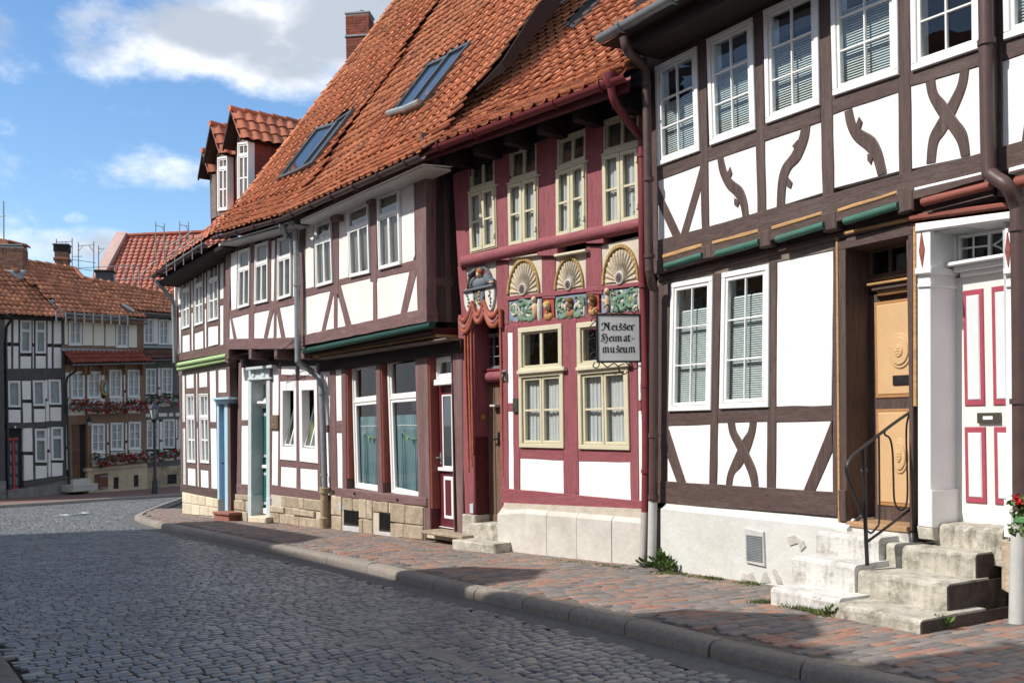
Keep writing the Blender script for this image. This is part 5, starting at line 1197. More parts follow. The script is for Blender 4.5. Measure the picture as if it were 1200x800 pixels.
mb = MB(); box(mb, FMU, ua - .3, ub, za - .02, za + .12, .52, .575, .01); mb.build('eaves_board', M_DARKRED, HM)
for k in range(6):
    u = ua + (ub - ua) * (k + .5) / 6; z = za + (zb_ - za) * (k + .5) / 6; mb = MB(); box(mb, FMU, u - .07, u + .07, z - .12, z + .10, -.1, .44, .012); mb.build('rafter_end', M_SOFFIT, HM)
g0 = pp(FMU, (716, 97), .64)
downpipe(HM, [g0 + Vector((0, 0, .02)), pp(FMU, (717, 107), .62), pp(FMU, (722, 122), .55), pp(FMU, (738, 145), .3), pp(FMU, (750, 160), .09), pp(FMU, (752.3, 175), .07), pp(FMU, (753, 260), .07), pp(FM, (753.5, 330), .07), pp(FM, (756, 420), .07), pp(FM, (757, 520), .10), pp(FM, (756.2, 601), .14)], .05, M_REDPIPE, rings=[pp(FMU, (752.5, 182), .07), pp(FM, (753.7, 335), .07), pp(FM, (756.3, 452), .075), pp(FM, (756.9, 552), .12)])
downpipe(HM, [pp(FM, (756, 600), .15), pp(FM, (755, 630), .17), pp(FM, (753.5, 664), .17)], .052, mat('grey_rose_pipe', (.42, .39, .375), .55, .1, 8), rings=[pp(FM, (753.7, 659), .17)], k=0)
mb = MB(); tube(mb, [g0 + Vector((0, 0, .10)), g0 + Vector((0, 0, .0)), g0 - Vector((0, 0, .06))], [.10, .09, .05], 12); mb.build('hopper', M_REDPIPE, HM, smooth=True)

slab(HM, FM, [(735, 116), (778, 95), (778, -80), (742, 10)], -.5, -.3, M_SOFFIT, 'added_gap_board')  # black board added to fill the dark gap at the roof's end
# ---------------------------------------------------------------- white and mauve-brown house with the projecting storey
FC = Fac(-.755, 14.72, (.687, -1)); FCU = FC.shifted(.42)
HC = thing('timber_house', FC.P(-2, gz(16), 0), 'white house with mauve-brown timbers, a projecting storey and two tall shop windows with teal curtains', 'house')
V_, H_ = M_MAUVE_V, M_MAUVE_H
uCl, uCr = FC.uv(389, 560)[0], FC.uv(541, 560)[0]; uCUl, uCUr = FCU.uv(352, 330)[0], FCU.uv(497.5, 300)[0]
core(HC, FC, uCl, uCr, -.8, 3.2, -.45); core(HC, FCU, uCUl, uCUr - .06, 3.1, 5.9, -.40, 5)
P = lambda px, m=None: panel(HC, FCU, px, m or M_CREAMWALL)
for px in ([(357.5, 264), (366.5, 260), (367.3, 338), (357.5, 340.5)], [(395.8, 248), (407, 242.5), (407.5, 326), (396.3, 329)], [(469.8, 209.5), (484.3, 203), (486, 299), (483.5, 306.5), (471.3, 310)],
           [(357.3, 347.8), (390, 339.5), (376, 389), (355, 393.3)], [(391.3, 346), (391.2, 386.5), (380, 387.2)], [(394.8, 346), (405.3, 384.3), (394.8, 385.3)], [(397, 334.5), (436.7, 325), (437.2, 377.3), (412, 382.5)],
           [(440.6, 326), (481, 318.5), (468.3, 370), (441.3, 375.5)], [(488.3, 317), (489.5, 363.3), (475.7, 366.3)]): P(px)
for t in ((350.5, 358, 250, 350, 355.6, 400), (387.5, 396.2, 247, 388.5, 396.7, 345), (431.5, 441, 224, 433.5, 441.5, 330), (484, 499, 190, 489.4, 499.5, 372), (391, 395, 335, 391, 395, 390), (436.7, 440.8, 320, 437, 441.5, 380)): post(HC, FCU, t, V_)
for px in ([(356, 338.5), (389, 330.5), (389, 340.3), (356, 348.3)], [(396, 327.5), (437, 317), (437, 325.3), (396, 335)], [(440.5, 316), (488, 304), (488, 316.5), (440.5, 326.3)]): rail(HC, FCU, px, H_, .010)
for px in ([(387.5, 338), (392, 338), (380.5, 389.5), (376, 390)], [(394.6, 338), (398.8, 334), (412.6, 384), (405.5, 386)], [(479.5, 318), (487.5, 305), (488.5, 318), (476, 368), (468.3, 371)]): piece(HC, FCU, px, -.12, .009, V_, 'brace', .006, .004)
rail(HC, FCU, [(353, 393), (500, 360.8), (500, 377), (353, 405.5)], H_, .03, 'sill_beam')
rail(HC, FCU, [(352, 254), (500, 181), (500, 205), (352, 268)], H_, .02, 'head_beam')
for px in ([(386.5, 249.5), (394.5, 247), (395, 258), (387, 260)], [(428, 225.5), (435.5, 223), (435.5, 237), (428.3, 239)]): slab(HC, FCU, px, -.1, .13, V_, 'beam_end', .012)
tw = dict(w=.05, kind='T', cols=2, topcols=1, tr=.70, fw=.034, sw=.024, recess=.012, fm=M_WFRAME, back='half', curt=(0, .98), bm=mat('pale_roller_blind', (.30, .29, .24), .9, .05, 5))
for px4 in ([(368, 262.5), (386.4, 255.8), (388.7, 331.5), (369.5, 337)], [(406, 247), (430, 235.5), (432.2, 320), (408.5, 325.5)], [(440.8, 229.5), (465.8, 220.7), (468, 310), (443, 316.5)]): window(HC, FCU, px4, **tw)
# shaded right-hand end of the projecting storey
mb = MB(); p0, p1 = uCUr, FCU.uv(499, 376)[0]
zb0, zt0 = FCU.uv(499, 376)[1], FCU.uv(497, 185)[1]
FS = Fac(*(FCU.P(uCUr, 0, 0).xy), (-FCU.n.x, -FCU.n.y))
mb.add(*prism(FS, [(.0, zb0), (.75, zb0), (.75, zt0 + .4), (0, zt0 + .4)], -.08, -.02, .0, True)); mb.build('end_wall', M_BROWN_V, HC)
for a, b, c, d in ((0, .14, zb0, zt0 + .3), (.36, .46, zb0, zt0 + .3)): mb = MB(); mb.add(*prism(FS, [(a, c), (b, c), (b, d), (a, d)], -.08, .0, .006)); mb.build('post', V_, HC)
mb = MB(); mb.add(*prism(FS, [(.0, zb0 + .55), (.5, zb0 + .55), (.5, zb0 + .68), (0, zb0 + .68)], -.08, -.004, .006)); mb.build('rail', H_, HC)
# jetty mouldings
roll(HC, FC, (356, 411.5), (505, 380.5), .062, .40, M_DKGREEN, 'filler_roll')
slab(HC, FC, [(360, 410), (507, 383), (507, 393), (360, 416)], -.3, .28, M_DARKRED, 'jetty_board', .015)
slab(HC, FC, [(366, 416), (512, 391.5), (512, 395), (366, 419)], -.3, .27, M_ORANGE, 'gold_bead', .008)
slab(HC, FC, [(370, 419), (522, 395.5), (522, 398), (370, 421.5)], -.3, .30, M_ROUGHWOOD, 'jetty_moulding', .008)
slab(HC, FC, [(372, 421), (540, 397), (540, 412), (372, 436)], -.4, .06, M_SOFFIT, 'head_beam')
mb = MB(); z0 = FC.uv(430, 404, .4)[1]
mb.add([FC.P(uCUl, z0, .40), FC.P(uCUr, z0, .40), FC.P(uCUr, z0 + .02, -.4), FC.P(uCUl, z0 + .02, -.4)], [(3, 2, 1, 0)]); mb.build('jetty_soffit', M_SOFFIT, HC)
slab(HC, FC, [(350, 398), (356, 397), (356, 420), (350, 421)], -.3, .40, V_, 'beam_end', .01)
# ground floor
for px in ([(379.5, 430), (386.5, 428), (386.5, 498), (381, 498)], [(380.5, 506), (387, 506), (387, 580), (383, 578)], [(391.6, 428), (399.5, 426), (400.3, 493), (393.6, 493)], [(394, 507), (400.8, 507), (401.5, 572), (394.8, 572)]): panel(HC, FC, px)
for t in ((386, 392, 425, 386.5, 395, 575), (399.5, 404.6, 424, 401.2, 406, 580), (439.6, 444.5, 414, 442.5, 448.5, 590), (485.8, 500.5, 412, 491, 504, 622), (529.5, 541, 400, 536, 542.5, 626), (372, 379.8, 430, 376, 381, 585)): 
    piece(HC, FC, [(t[0], t[2]), (t[1], t[2]), (t[4], t[5]), (t[3], t[5])], -.40, .02, V_, 'post', .01, .004)
for x in ((404.4, 407), ): pass
for t in ((400, 412, 425, 402, 414, 578), (440, 450, 418, 443, 455, 588)):
    pass
M_REDEDGE = mat('red_jamb_edge', (.24, .065, .05), .6, .12, 8)
for (xt, yt_, xb, yb) in ((404.2, 430, 406.2, 561), (444.2, 421, 447.5, 566), (500.2, 418, 503.7, 596)):
    slab(HC, FC, [(xt, yt_), (xt + 2.6, yt_), (xb + 2.6, yb), (xb, yb)], -.40, .0, M_REDEDGE, 'jamb_edge', .012)
for px in ([(386, 492.5), (401, 492.5), (401, 507), (386, 507)], ): rail(HC, FC, px, H_, .012)
rail(HC, FC, [(376, 498), (388, 498), (388, 506.3), (376, 506.3)], H_, .010)
slab(HC, FC, [(392, 571), (499, 583.5), (499, 593.5), (392, 581.5)], -.45, .05, H_, 'sill_beam', .014)
for (ax, ay) in ((416, 578), (466, 585)):
    mb = MB(); c = FC.uv(ax, ay, .05); tube(mb, [FC.P(c[0], c[1], .03), FC.P(c[0], c[1], .075)], .022, 8); mb.build('iron_bolt', M_IRON, HC, smooth=True)
big = dict(w=-.09, kind='T', cols=1, topcols=1, tr=.70, fw=.05, sw=.05, fm=M_WFRAME, depth=.12, back='half', curt=(0, .58), bm=M_BLUECURT)
for px4 in ([(411.5, 428), (448, 420), (451, 577), (415.8, 571.5)], [(453, 420), (497, 410), (501, 587), (458.5, 577)]):
    wo, Q, ti = window(HC, FC, px4, **big)
    mb = MB(); cols = []
    for k in range(5):
        s = .22 + .16 * k; t = .455 - .05 * math.sin(math.pi * k / 4); a = Q(s, t)
        cols.append(a)
    ww = ti[1] - .06
    tube(mb, [FC.P(a[0], a[1], ww) for a in cols], .005, 5); mb.build('bunting_string', M_LTGREEN, wo)
    pal = [(.12, .25, .5), (.30, .55, .12), (.05, .08, .12), (.65, .60, .12), (.25, .55, .2)]
    for k, a in enumerate(cols):
        mb = MB(); mb.add([FC.P(a[0] - .03, a[1], ww), FC.P(a[0] + .03, a[1], ww), FC.P(a[0], a[1] - .11, ww + .01)], [(0, 1, 2)]); mb.build('pennant', mat('pennant_%s' % 'abcde'[k], pal[k], .8), wo)
    mb = MB(); a, b = Q(.1, .50), Q(.95, .50); tube(mb, [FC.P(a[0], a[1], ww - .02), FC.P(b[0], b[1], ww - .02)], .008, 6); mb.build('curtain_rod', M_WFRAME, wo)
# burgundy door
wd = -.15; M_BURG = mat('burgundy_paint', (.115, .018, .030), .45, .1, 8, spec=.4)
d0, d1 = FC.uv(512.5, 500, wd)[0], FC.uv(548, 500, wd)[0]; zd1, zd0 = FC.uv(525, 452, wd)[1], FC.uv(525, 620, wd)[1]
mb = MB(); box(mb, FC, d0, d1, zd0, zd1, wd - .05, wd); dr = mb.build('front_door', M_BURG, HC)
for (x0, x1) in ((520.2, 531), ):
    (a, y1), (b, y0) = FC.uv(x0, 464, wd), FC.uv(x1, 546, wd); m2 = MB(); box(m2, FC, a - .04, b + .04, y0 - .04, y1 + .02, wd, wd + .02, .008); m2.build('glazed_panel_frame', M_WFRAME, dr)
    m2 = MB(); box(m2, FC, a, b, y0, y1, wd + .0, wd + .022, .002); m2.build('pane', SKYGLASS, dr)
    (a, y1), (b, y0) = FC.uv(522, 560, wd), FC.uv(531.5, 606, wd); m2 = MB(); box(m2, FC, a - .03, b + .03, y0 - .03, y1 + .03, wd, wd + .02, .008); m2.build('panel_moulding', M_WFRAME, dr)
    m2 = MB(); box(m2, FC, a + .02, b - .02, y0 + .02, y1 - .02, wd, wd + .026, .008); m2.build('door_panel', M_BURG, dr)
(a, y1), (b, y0) = FC.uv(516, 547, wd), FC.uv(545, 553, wd); m2 = MB(); box(m2, FC, a, b, y0, y1, wd, wd + .05, .008); m2.build('lock_rail', M_WFRAME, dr)
(a, y1), (b, y0) = FC.uv(516, 616, wd), FC.uv(545, 621, wd); m2 = MB(); box(m2, FC, a, b, y0, y1, wd, wd + .03, .006); m2.build('weather_board', M_WFRAME, dr)
m2 = MB(); c = FC.uv(517, 536, wd); box(m2, FC, c[0] - .02, c[0] + .02, c[1] - .10, c[1] + .08, wd, wd + .012, .003); tube(m2, [FC.P(c[0], c[1], wd), FC.P(c[0], c[1], wd + .06), FC.P(c[0] - .09, c[1], wd + .06)], .012, 6); m2.build('door_handle', M_ZINC, dr)
slab(HC, FC, [(508, 445), (548, 441), (548, 448.5), (508, 452)], wd - .05, wd + .12, M_WFRAME, 'door_cornice', .01)
window(HC, FC, [(510.5, 419), (547, 413), (547, 440), (510.5, 445)], w=wd + .04, kind='grid', cols=1, rows=1, fw=.05, sw=.03, fm=M_WFRAME, back='none', name='transom_window')
slab(HC, FC, [(500, 620), (540, 626), (540, 636), (500, 630)], -.5, .0, M_SANDPALE, 'doorstep', .01)
slab(HC, FC, [(492.5, 621), (541, 628), (541, 632), (492.5, 625)], -.5, .24, M_SAND, 'doorstep', .012)
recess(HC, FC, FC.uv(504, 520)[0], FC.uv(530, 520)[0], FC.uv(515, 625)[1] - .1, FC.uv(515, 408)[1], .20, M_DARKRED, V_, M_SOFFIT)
# sandstone plinth in big slabs with two grilled cellar openings
def stone_rows(house, F, TL, TR, BR, BL, cols, rows, m, w, holes=(), jit=.18, name='plinth_stone', bulge=.012):
    q = uvs(F, [TL, TR, BR, BL], w)
    def Q(s, t):
        a = (q[3][0] + (q[2][0] - q[3][0]) * s, q[3][1] + (q[2][1] - q[3][1]) * s); b = (q[0][0] + (q[1][0] - q[0][0]) * s, q[0][1] + (q[1][1] - q[0][1]) * s); return (a[0] + (b[0] - a[0]) * t, a[1] + (b[1] - a[1]) * t)
    Wd = q[1][0] - q[0][0]; Hh = q[0][1] - q[3][1]; gs, gt = .010 / Wd, .010 / Hh
    ts = [0] + [(k + random.uniform(-jit, jit)) / rows for k in range(1, rows)] + [1]
    for r in range(rows):
        n = cols + random.choice((0, 0, 1)); ss = [0] + [(k + random.uniform(-jit, jit) + (.5 if r % 2 else 0) * .6) / n for k in range(1, n)] + [1]
        for k in range(n):
            pts = [(ss[k] + gs, ts[r] + gt), (ss[k + 1] - gs, ts[r] + gt), (ss[k + 1] - gs, ts[r + 1] - gt), (ss[k] + gs, ts[r + 1] - gt)]
            if any(not (ss[k + 1] <= h[0] or ss[k] >= h[1] or ts[r + 1] <= h[2] or ts[r] >= h[3]) for h in holes):
                cs = (ss[k] + ss[k + 1]) / 2
                hit = [h for h in holes if not (ss[k + 1] <= h[0] or ss[k] >= h[1] or ts[r + 1] <= h[2] or ts[r] >= h[3])][0]
                lo, hi = ss[k], ss[k + 1]; parts = []
                if hit[0] - lo > .03: parts.append((lo, hit[0], ts[r], ts[r + 1]))
                if hi - hit[1] > .03: parts.append((hit[1], hi, ts[r], ts[r + 1]))
                if ts[r + 1] - hit[3] > .05: parts.append((max(lo, hit[0]), min(hi, hit[1]), hit[3], ts[r + 1]))
            else: parts = [(ss[k], ss[k + 1], ts[r], ts[r + 1])]
            for (a, b, c, d) in parts:
                p = [Q(a + gs, c + gt), Q(b - gs, c + gt), Q(b - gs, d - gt), Q(a + gs, d - gt)]
                mb = MB(); mb.add(*prism(F, wob(p, a=.008), -.3, w + random.uniform(-1, 1) * bulge, .012)); mb.build(name, m, house)
    mb = MB(); mb.add(*prism(F, [Q(0, -.6), Q(1, -.6), Q(1, .99), Q(0, .99)], -.4, w - .022, 0)); mb.build('plinth_mortar', M_MORTAR, house)
    return Q
stone_rows(HC, FC, (388, 579.5), (496, 593.5), (496, 633), (388, 621), 5, 2, M_SAND, .05, holes=[(.13, .335, -.1, .60), (.49, .68, -.1, .66)])
for (x0, x1, y0, y1, yb) in ((402.5, 422, 594.5, 615, 624), (444, 463, 598.5, 622, 629)):
    g = slab(HC, FC, [(x0, y0), (x1, y0 + 2.5), (x1, y1 + 2), (x0, y1)], -.3, .036, mat('cellar_grille_metal', (.045, .045, .042), .55, .2, 20, metal=.3), 'cellar_grille', .003)
    (a, t1), (b, t0) = FC.uv(x0 + 1, y0 + 2, .04), FC.uv(x1 - 1, y1, .04); mb = MB()
    for k in range(12): u = a + (b - a) * (k + .5) / 12; mb.add(*prism(FC, [(u - .009, t0), (u + .009, t0), (u + .009, t1), (u - .009, t1)], .03, .052, .003))
    mb.build('grille_bar', M_IRON, g)
    slab(HC, FC, [(x0 - .5, y1 + .3), (x1 + .5, y1 + 2.3), (x1 + .5, yb + 2), (x0 - .5, yb)], -.3, .055, M_GREYPIPE, 'grille_sill', .006)
slab(HC, FC, [(397, 588), (399, 588.5), (399.3, 597.5), (397.3, 597)], .0, .062, MATS['pale_blue_plate'], 'small_plate', .002)
# steep roof with two pairs of pivot windows
RC = Roof(FCU, .40, (334, 252.5), (492, 181.5), [(.75, 40), (.5, 47), (5.6, 53)])
POLY_C = [(331, 254), (424, 104), (508, -30), (620, -230), (760, -215), (634, -1), (588, 72), (556.5, 106), (496, 183), (420, 222)]
SKP = [[(326, 210), (352, 199), (396, 143), (372, 150)], [(350, 200), (366, 191), (415, 127), (394, 142)], [(456, 137), (474, 132), (527, 64), (503, 75)], [(473, 133), (493, 124), (553, 48), (526, 62)]]
lay_roof(RC, HC, RC.ua - 3.28, RC.ub + 5.0, M_TILE, tw=.225, ts=.285, poly=POLY_C, skip=SKP[2:])
for q, rl in ((SKP[2], True), (SKP[3], True)): skylight(HC, RC, q, .09, roller=rl)
gutter(HC, FCU, .46, (334, 256), (495, 184.5), .065, M_COPPERPIPE)
slab(HC, FCU, [(352, 259), (496, 193.5), (496, 196), (352, 262)], -.1, .36, M_GREYPIPE, 'eaves_board')
mb = MB(); (ua, za), (ub, zb_) = FCU.uv(351, 258, .40), FCU.uv(496, 192, .40); mb.add([FCU.P(ua, za, .40), FCU.P(ub, zb_, .40), FCU.P(ub, zb_ + .03, -.1), FCU.P(ua, za + .03, -.1)], [(3, 2, 1, 0)]); mb.build('soffit', M_WFRAME, HC)
# the open verge where this steeper roof stands above the next one
def on_roof(R, px, py, l, h=0):
    p, n = R.plane(R.ua, l); p = p + n * h; d = ray(px, py); return CAM + d * ((p - CAM).dot(n) / d.dot(n))
va, vb = on_roof(RC, 557, 106, 2.2, .03), on_roof(RC, 588, 72, 2.2, .03); vc = on_roof(RC, 650, -27, 2.2, .03)
mb = MB(); dn = Vector((-RC.F.n.x, -RC.F.n.y, 0)) * .10 + Vector((0, 0, -.45)); sd = RC.F.r * .03
mb.add([va, vb, vc, vc + dn, vb + dn * .35, va + dn * .02, va + sd, vb + sd, vc + sd, vc + dn + sd, vb + dn * .35 + sd, va + dn * .02 + sd], [(6, 11, 10, 7), (7, 10, 9, 8), (0, 1, 4, 5), (1, 2, 3, 4), (0, 6, 7, 1), (1, 7, 8, 2)]); mb.build('verge_board', M_SOFFIT, HC)

# ---------------------------------------------------------------- mauve-brown house with the teal door
FB = Fac(-3.43, 18.60, (.835, -1)); FBU = FB.shifted(.36)
HB = thing('timber_house', FB.P(-1.5, gz(19.5), 0), 'white mauve-timbered house with teal door, tilted-open windows and grey rain pipe', 'house')
uBl, uBr = FB.uv(281, 520)[0], FB.uv(386, 540)[0]; uBUl, uBUr = FBU.uv(264, 350)[0], FBU.uv(356, 340)[0]
core(HB, FB, uBl, uBr, -.9, 3.0, -.5); core(HB, FBU, uBUl, uBUr, 3.0, 5.9, -.45, 5)
for px in ([(270, 298), (277.5, 294.5), (276.5, 362.5), (271.3, 365)], [(317, 283.5), (322.5, 281.5), (320.5, 352), (316.8, 353)], [(341.5, 275), (355, 270), (355, 345), (342, 347.5)], [(272.5, 373), (291.5, 367.3), (291, 397.3), (277.3, 397.5)], [(268.7, 369), (273.7, 396.8), (267.3, 397)],
           [(296.5, 367), (316, 362.7), (308.5, 397), (296.3, 396.7)], [(321, 365), (320.3, 395.8), (312.5, 396.8)], [(323.7, 366), (329.7, 395), (323, 395.8)], [(328.2, 361), (356, 354), (356, 393), (334.4, 395.8)]): panel(HB, FBU, px)
for t in ((264, 270.3, 275, 264.3, 267.7, 425), (291.8, 298.6, 280, 291, 297, 400), (312.8, 317.3, 272, 312.8, 316.9, 355), (322.3, 325, 270, 320.3, 324.2, 355), (339.8, 342.3, 265, 340, 342.5, 350), (320.8, 323.5, 358, 320.2, 323.2, 400), (354.5, 358, 255, 354.5, 358, 405)): post(HB, FBU, t, V_)
for px in ([(266, 364.8), (292, 357.5), (292, 367.6), (268, 373.8)], [(296.5, 356), (318, 352), (318, 362.9), (296.5, 367.3)], [(316, 353.5), (357, 344), (357, 354), (316, 363.5)]): rail(HB, FBU, px, H_, .010)
for px in ([(266.5, 352), (269.5, 362), (277.5, 398), (273.5, 398)], [(316, 361), (322, 356), (312.7, 398), (308.3, 398)], [(322, 356), (327, 358), (334.6, 397), (329.5, 397)]): piece(HB, FBU, px, -.12, .009, V_, 'brace', .006, .003)
rail(HB, FBU, [(264, 397), (358, 395), (358, 408.5), (264, 409.5)], H_, .03, 'sill_beam')
rail(HB, FBU, [(262, 287), (358, 249), (358, 262), (262, 298)], H_, .02, 'head_beam')
tw2_ = dict(tw); tw2_.update(back='half', curt=(0, .95), tr=.66)
for px4 in ([(279, 294), (292, 289.7), (291.2, 358), (277.6, 362)], [(298.4, 287), (313, 282), (313, 353.3), (297.2, 357)], [(324.6, 279.7), (340, 274.5), (340, 347), (324, 352)]): window(HB, FBU, px4, **tw2_)
for x in (264.5, 291.3, 321): slab(HB, FBU, [(x, 409.5), (x + 3.3, 409.5), (x + 3.3, 420.5), (x, 421)], -.5, .06, V_, 'beam_end', .01)
mb = MB(); z0 = FBU.uv(310, 410, 0)[1]
mb.add([FBU.P(uBUl, z0, -.02), FBU.P(uBUr, z0, -.02), FBU.P(uBUr, z0 + .01, -.9), FBU.P(uBUl, z0 + .01, -.9)], [(3, 2, 1, 0)]); mb.build('jetty_soffit', M_SOFFIT, HB)
slab(HB, FB, [(281, 421), (388, 419), (388, 428), (281, 430)], -.4, .01, M_SOFFIT, 'head_beam')
# ground floor
for px in ([(282.3, 431.5), (291.3, 431), (291, 492), (282, 492.5)], [(282, 498.5), (291, 498), (291, 567.5), (281.8, 567)], [(318.8, 428.5), (327, 428), (326.5, 486), (317.5, 485.5)], [(317.3, 503.5), (325.8, 503.5), (325.3, 568.5), (317.3, 568)], [(328.7, 428.5), (347, 427.5), (347, 438.8), (328.8, 440.2)], [(350, 427.5), (370.5, 427), (370.5, 441), (350, 438.5)],
           [(328, 546), (347.6, 547), (347.4, 572.2), (328, 569)], [(351.5, 547.6), (373.3, 550), (372.3, 576), (351.2, 572.5)], [(373.5, 428), (380, 429), (381, 498), (374.5, 497)]): panel(HB, FB, px)
for t in ((279.5, 282.5, 425, 277, 282, 582), (315.8, 318.9, 425, 316.2, 317.6, 580), (326.4, 328.8, 425, 325.3, 328.3, 580), (346.8, 350.2, 425, 347.2, 351.6, 582), (370.3, 374, 425, 372.3, 376.3, 585)): post(HB, FB, t, V_)
for px in ([(281, 492), (292, 491.5), (292, 498.6), (281, 498.6)], [(328, 438.5), (371, 440), (371, 446.5), (328, 447)], [(328, 538), (373, 542), (373, 550), (328, 546.3)]): rail(HB, FB, px, H_, .010)
rail(HB, FB, [(277, 566.5), (292, 567.5), (292, 579.5), (277, 579)], H_, .022, 'sill_beam'); rail(HB, FB, [(316, 567.5), (377, 575.8), (377, 586), (316, 578.5)], H_, .022, 'sill_beam')
for px4 in ([(328.3, 447), (347, 446), (347.2, 540), (328, 538.2)], [(350, 446), (371, 445), (372.5, 543), (351, 540.5)]):
    q = uvs(FB, px4, .03); mb = MB()
    def qq(s, t): 
        a = (q[3][0] + (q[2][0] - q[3][0]) * s, q[3][1] + (q[2][1] - q[3][1]) * s); b = (q[0][0] + (q[1][0] - q[0][0]) * s, q[0][1] + (q[1][1] - q[0][1]) * s); return (a[0] + (b[0] - a[0]) * t, a[1] + (b[1] - a[1]) * t)
    for s0, s1, t0, t1 in ((0, .16, 0, 1), (.84, 1, 0, 1), (.16, .84, .88, 1), (.16, .84, 0, .17)): mb.add(*prism(FB, [qq(s0, t0), qq(s1, t0), qq(s1, t1), qq(s0, t1)], -.14, .03, .006))
    wo = mb.build('window', M_WFRAME, HB)
    # the sash tilts inward, hinged at its foot
    m2 = MB(); G = lambda s, t: FB.P(*qq(.19 + s * .62, .19 + t * .68), -.02 - .30 * t)
    for (s0, t0, s1, t1) in ((0, 0, 1, 0), (0, 1, 1, 1), (0, 0, 0, 1), (1, 0, 1, 1), (0, .62, 1, .62), (.5, 0, .5, .62)): tube(m2, [G(s0, t0), G(s1, t1)], .018, 4, True)
    m2.build('tilted_sash', M_WFRAME, wo)
    m2 = MB(); m2.add([G(0, 0), G(1, 0), G(1, 1), G(0, 1)], [(0, 1, 2, 3)]); m2.build('pane', GLASS, wo)
    m3 = MB(); n = 14; V = []
    for k in range(n + 1): a = qq(.16 + .68 * k / n, .15); b = qq(.16 + .68 * k / n, .50); V += [FB.P(a[0], a[1], -.40 + .02 * math.sin(k * 1.7)), FB.P(b[0], b[1], -.40 + .02 * math.sin(k * 1.7))]
    m3.add(V, [(2 * k, 2 * k + 2, 2 * k + 3, 2 * k + 1) for k in range(n)]); m3.build('curtain', M_LIMECURT, wo, smooth=True)
# teal door in its grey frame
M_DOORGREY = mat('grey_blue_door_frame', (.50, .56, .57), .55, .06, 6); M_SLATE = mat('slate_green_reveal', (.13, .16, .155), .6, .06, 5); M_TEAL = mat('teal_paint', (.014, .125, .115), .45, .08, 6)
wd = -.24
slab(HB, FB, [(290.8, 444), (294.3, 444), (294.2, 606), (290.2, 605)], -.45, .035, M_DOORGREY, 'door_jamb', .006); slab(HB, FB, [(312, 443), (316, 443), (315.8, 611), (312, 610.5)], -.45, .035, M_DOORGREY, 'door_jamb', .006)
slab(HB, FB, [(289.8, 580), (294.3, 580), (294.2, 606), (289.8, 605)], -.4, .05, M_DOORGREY, 'jamb_foot', .006); slab(HB, FB, [(311.7, 583), (316.3, 583), (316.2, 611), (311.7, 610.5)], -.4, .05, M_DOORGREY, 'jamb_foot', .006)
slab(HB, FB, [(290.5, 434), (316, 432), (316, 444.5), (290.5, 445)], -.45, .03, M_DOORGREY, 'door_lintel', .006)
slab(HB, FB, [(287.5, 430.5), (318, 427.5), (318, 431), (287.5, 434)], -.1, .14, M_DOORGREY, 'door_cornice', .01); slab(HB, FB, [(290, 443), (316.5, 441.5), (316.5, 444), (290, 445.5)], -.1, .07, M_DOORGREY, 'door_cornice', .006)
for x in (297, 308.5):
    mb = MB(); c = FB.uv(x, 439.3, .03); n = 18; mb.add(*prism(FB, [(c[0] + .085 * math.cos(6.283 * k / n), c[1] + .062 * math.sin(6.283 * k / n)) for k in range(n)], .0, .055, .012)); mb.build('rosette', M_DOORGREY, HB)
u0, u1 = FB.uv(294.3, 520)[0], FB.uv(312.3, 520)[0]; recess(HB, FB, u0, u1, -.9, FB.uv(300, 444)[1], .27, M_SLATE, M_SLATE, M_SLATE)
d0, d1 = FB.uv(305, 520, wd)[0], FB.uv(325, 520, wd)[0]; zt_, zb_ = FB.uv(309, 477, wd)[1], FB.uv(309, 601, wd)[1]
mb = MB(); box(mb, FB, d0, d1, zb_, zt_, wd - .05, wd); dr = mb.build('front_door', M_TEAL, HB)
for (ya, yb) in ((484, 536), (553, 592)):
    (a, y1), (b, y0) = FB.uv(307.5, ya, wd), FB.uv(320, yb, wd); m2 = MB(); box(m2, FB, a, b, y0, y1, wd, wd + .018, .006); m2.build('panel_moulding', M_DOORGREY, dr); m2 = MB(); box(m2, FB, a + .05, b - .05, y0 + .06, y1 - .06, wd, wd + .024, .006); m2.build('door_panel', M_TEAL, dr)
(a, y1), (b, y0) = FB.uv(305, 544, wd), FB.uv(322, 549, wd); m2 = MB(); box(m2, FB, a, b, y0, y1, wd, wd + .06, .01); m2.build('lock_rail', M_WFRAME, dr)
(a, y1), (b, y0) = FB.uv(304.5, 594, wd), FB.uv(322, 603, wd); m2 = MB(); box(m2, FB, a, b, y0, y1, wd, wd + .05, .01); m2.build('weather_board', M_WFRAME, dr)
for q, (ya, yb, o) in enumerate(((470, 473, .16), (473, 475.5, .11), (475.5, 478, .06))): slab(HB, FB, [(301 + q, ya), (326, ya - .5), (326, yb - .5), (301 + q, yb)], wd - .05, wd + o, M_WFRAME, 'door_cornice', .006)
window(HB, FB, [(302.5, 446), (326, 446), (326, 470), (302.5, 470)], w=wd + .03, kind='grid', cols=3, rows=1, fw=.04, sw=.025, bar=.035, fm=M_WFRAME, back='none', name='transom_window')
(a, y1), (b, y0) = FB.uv(296, 502.5), FB.uv(303.5, 514)
mb = MB(); FR = Fac(*FB.P(u0, 0, 0).xy, (-FB.n.x, -FB.n.y)); mb.add(*prism(Fac(*FB.P(u0, 0, 0).xy, (FB.n.x * -1, FB.n.y * -1)), [(.05, y0), (.20, y0), (.20, y1), (.05, y1)], .0, .018, .003, True)); mb.build('letter_box', M_DOORGREY, HB)
slab(HB, FB, [(316.3, 486.5), (325.3, 486), (325.3, 502.8), (316.3, 502.5)], .0, .05, mat('wooden_name_board', (.15, .10, .06), .75, .25, 30), 'name_board', .006)
mb = MB()
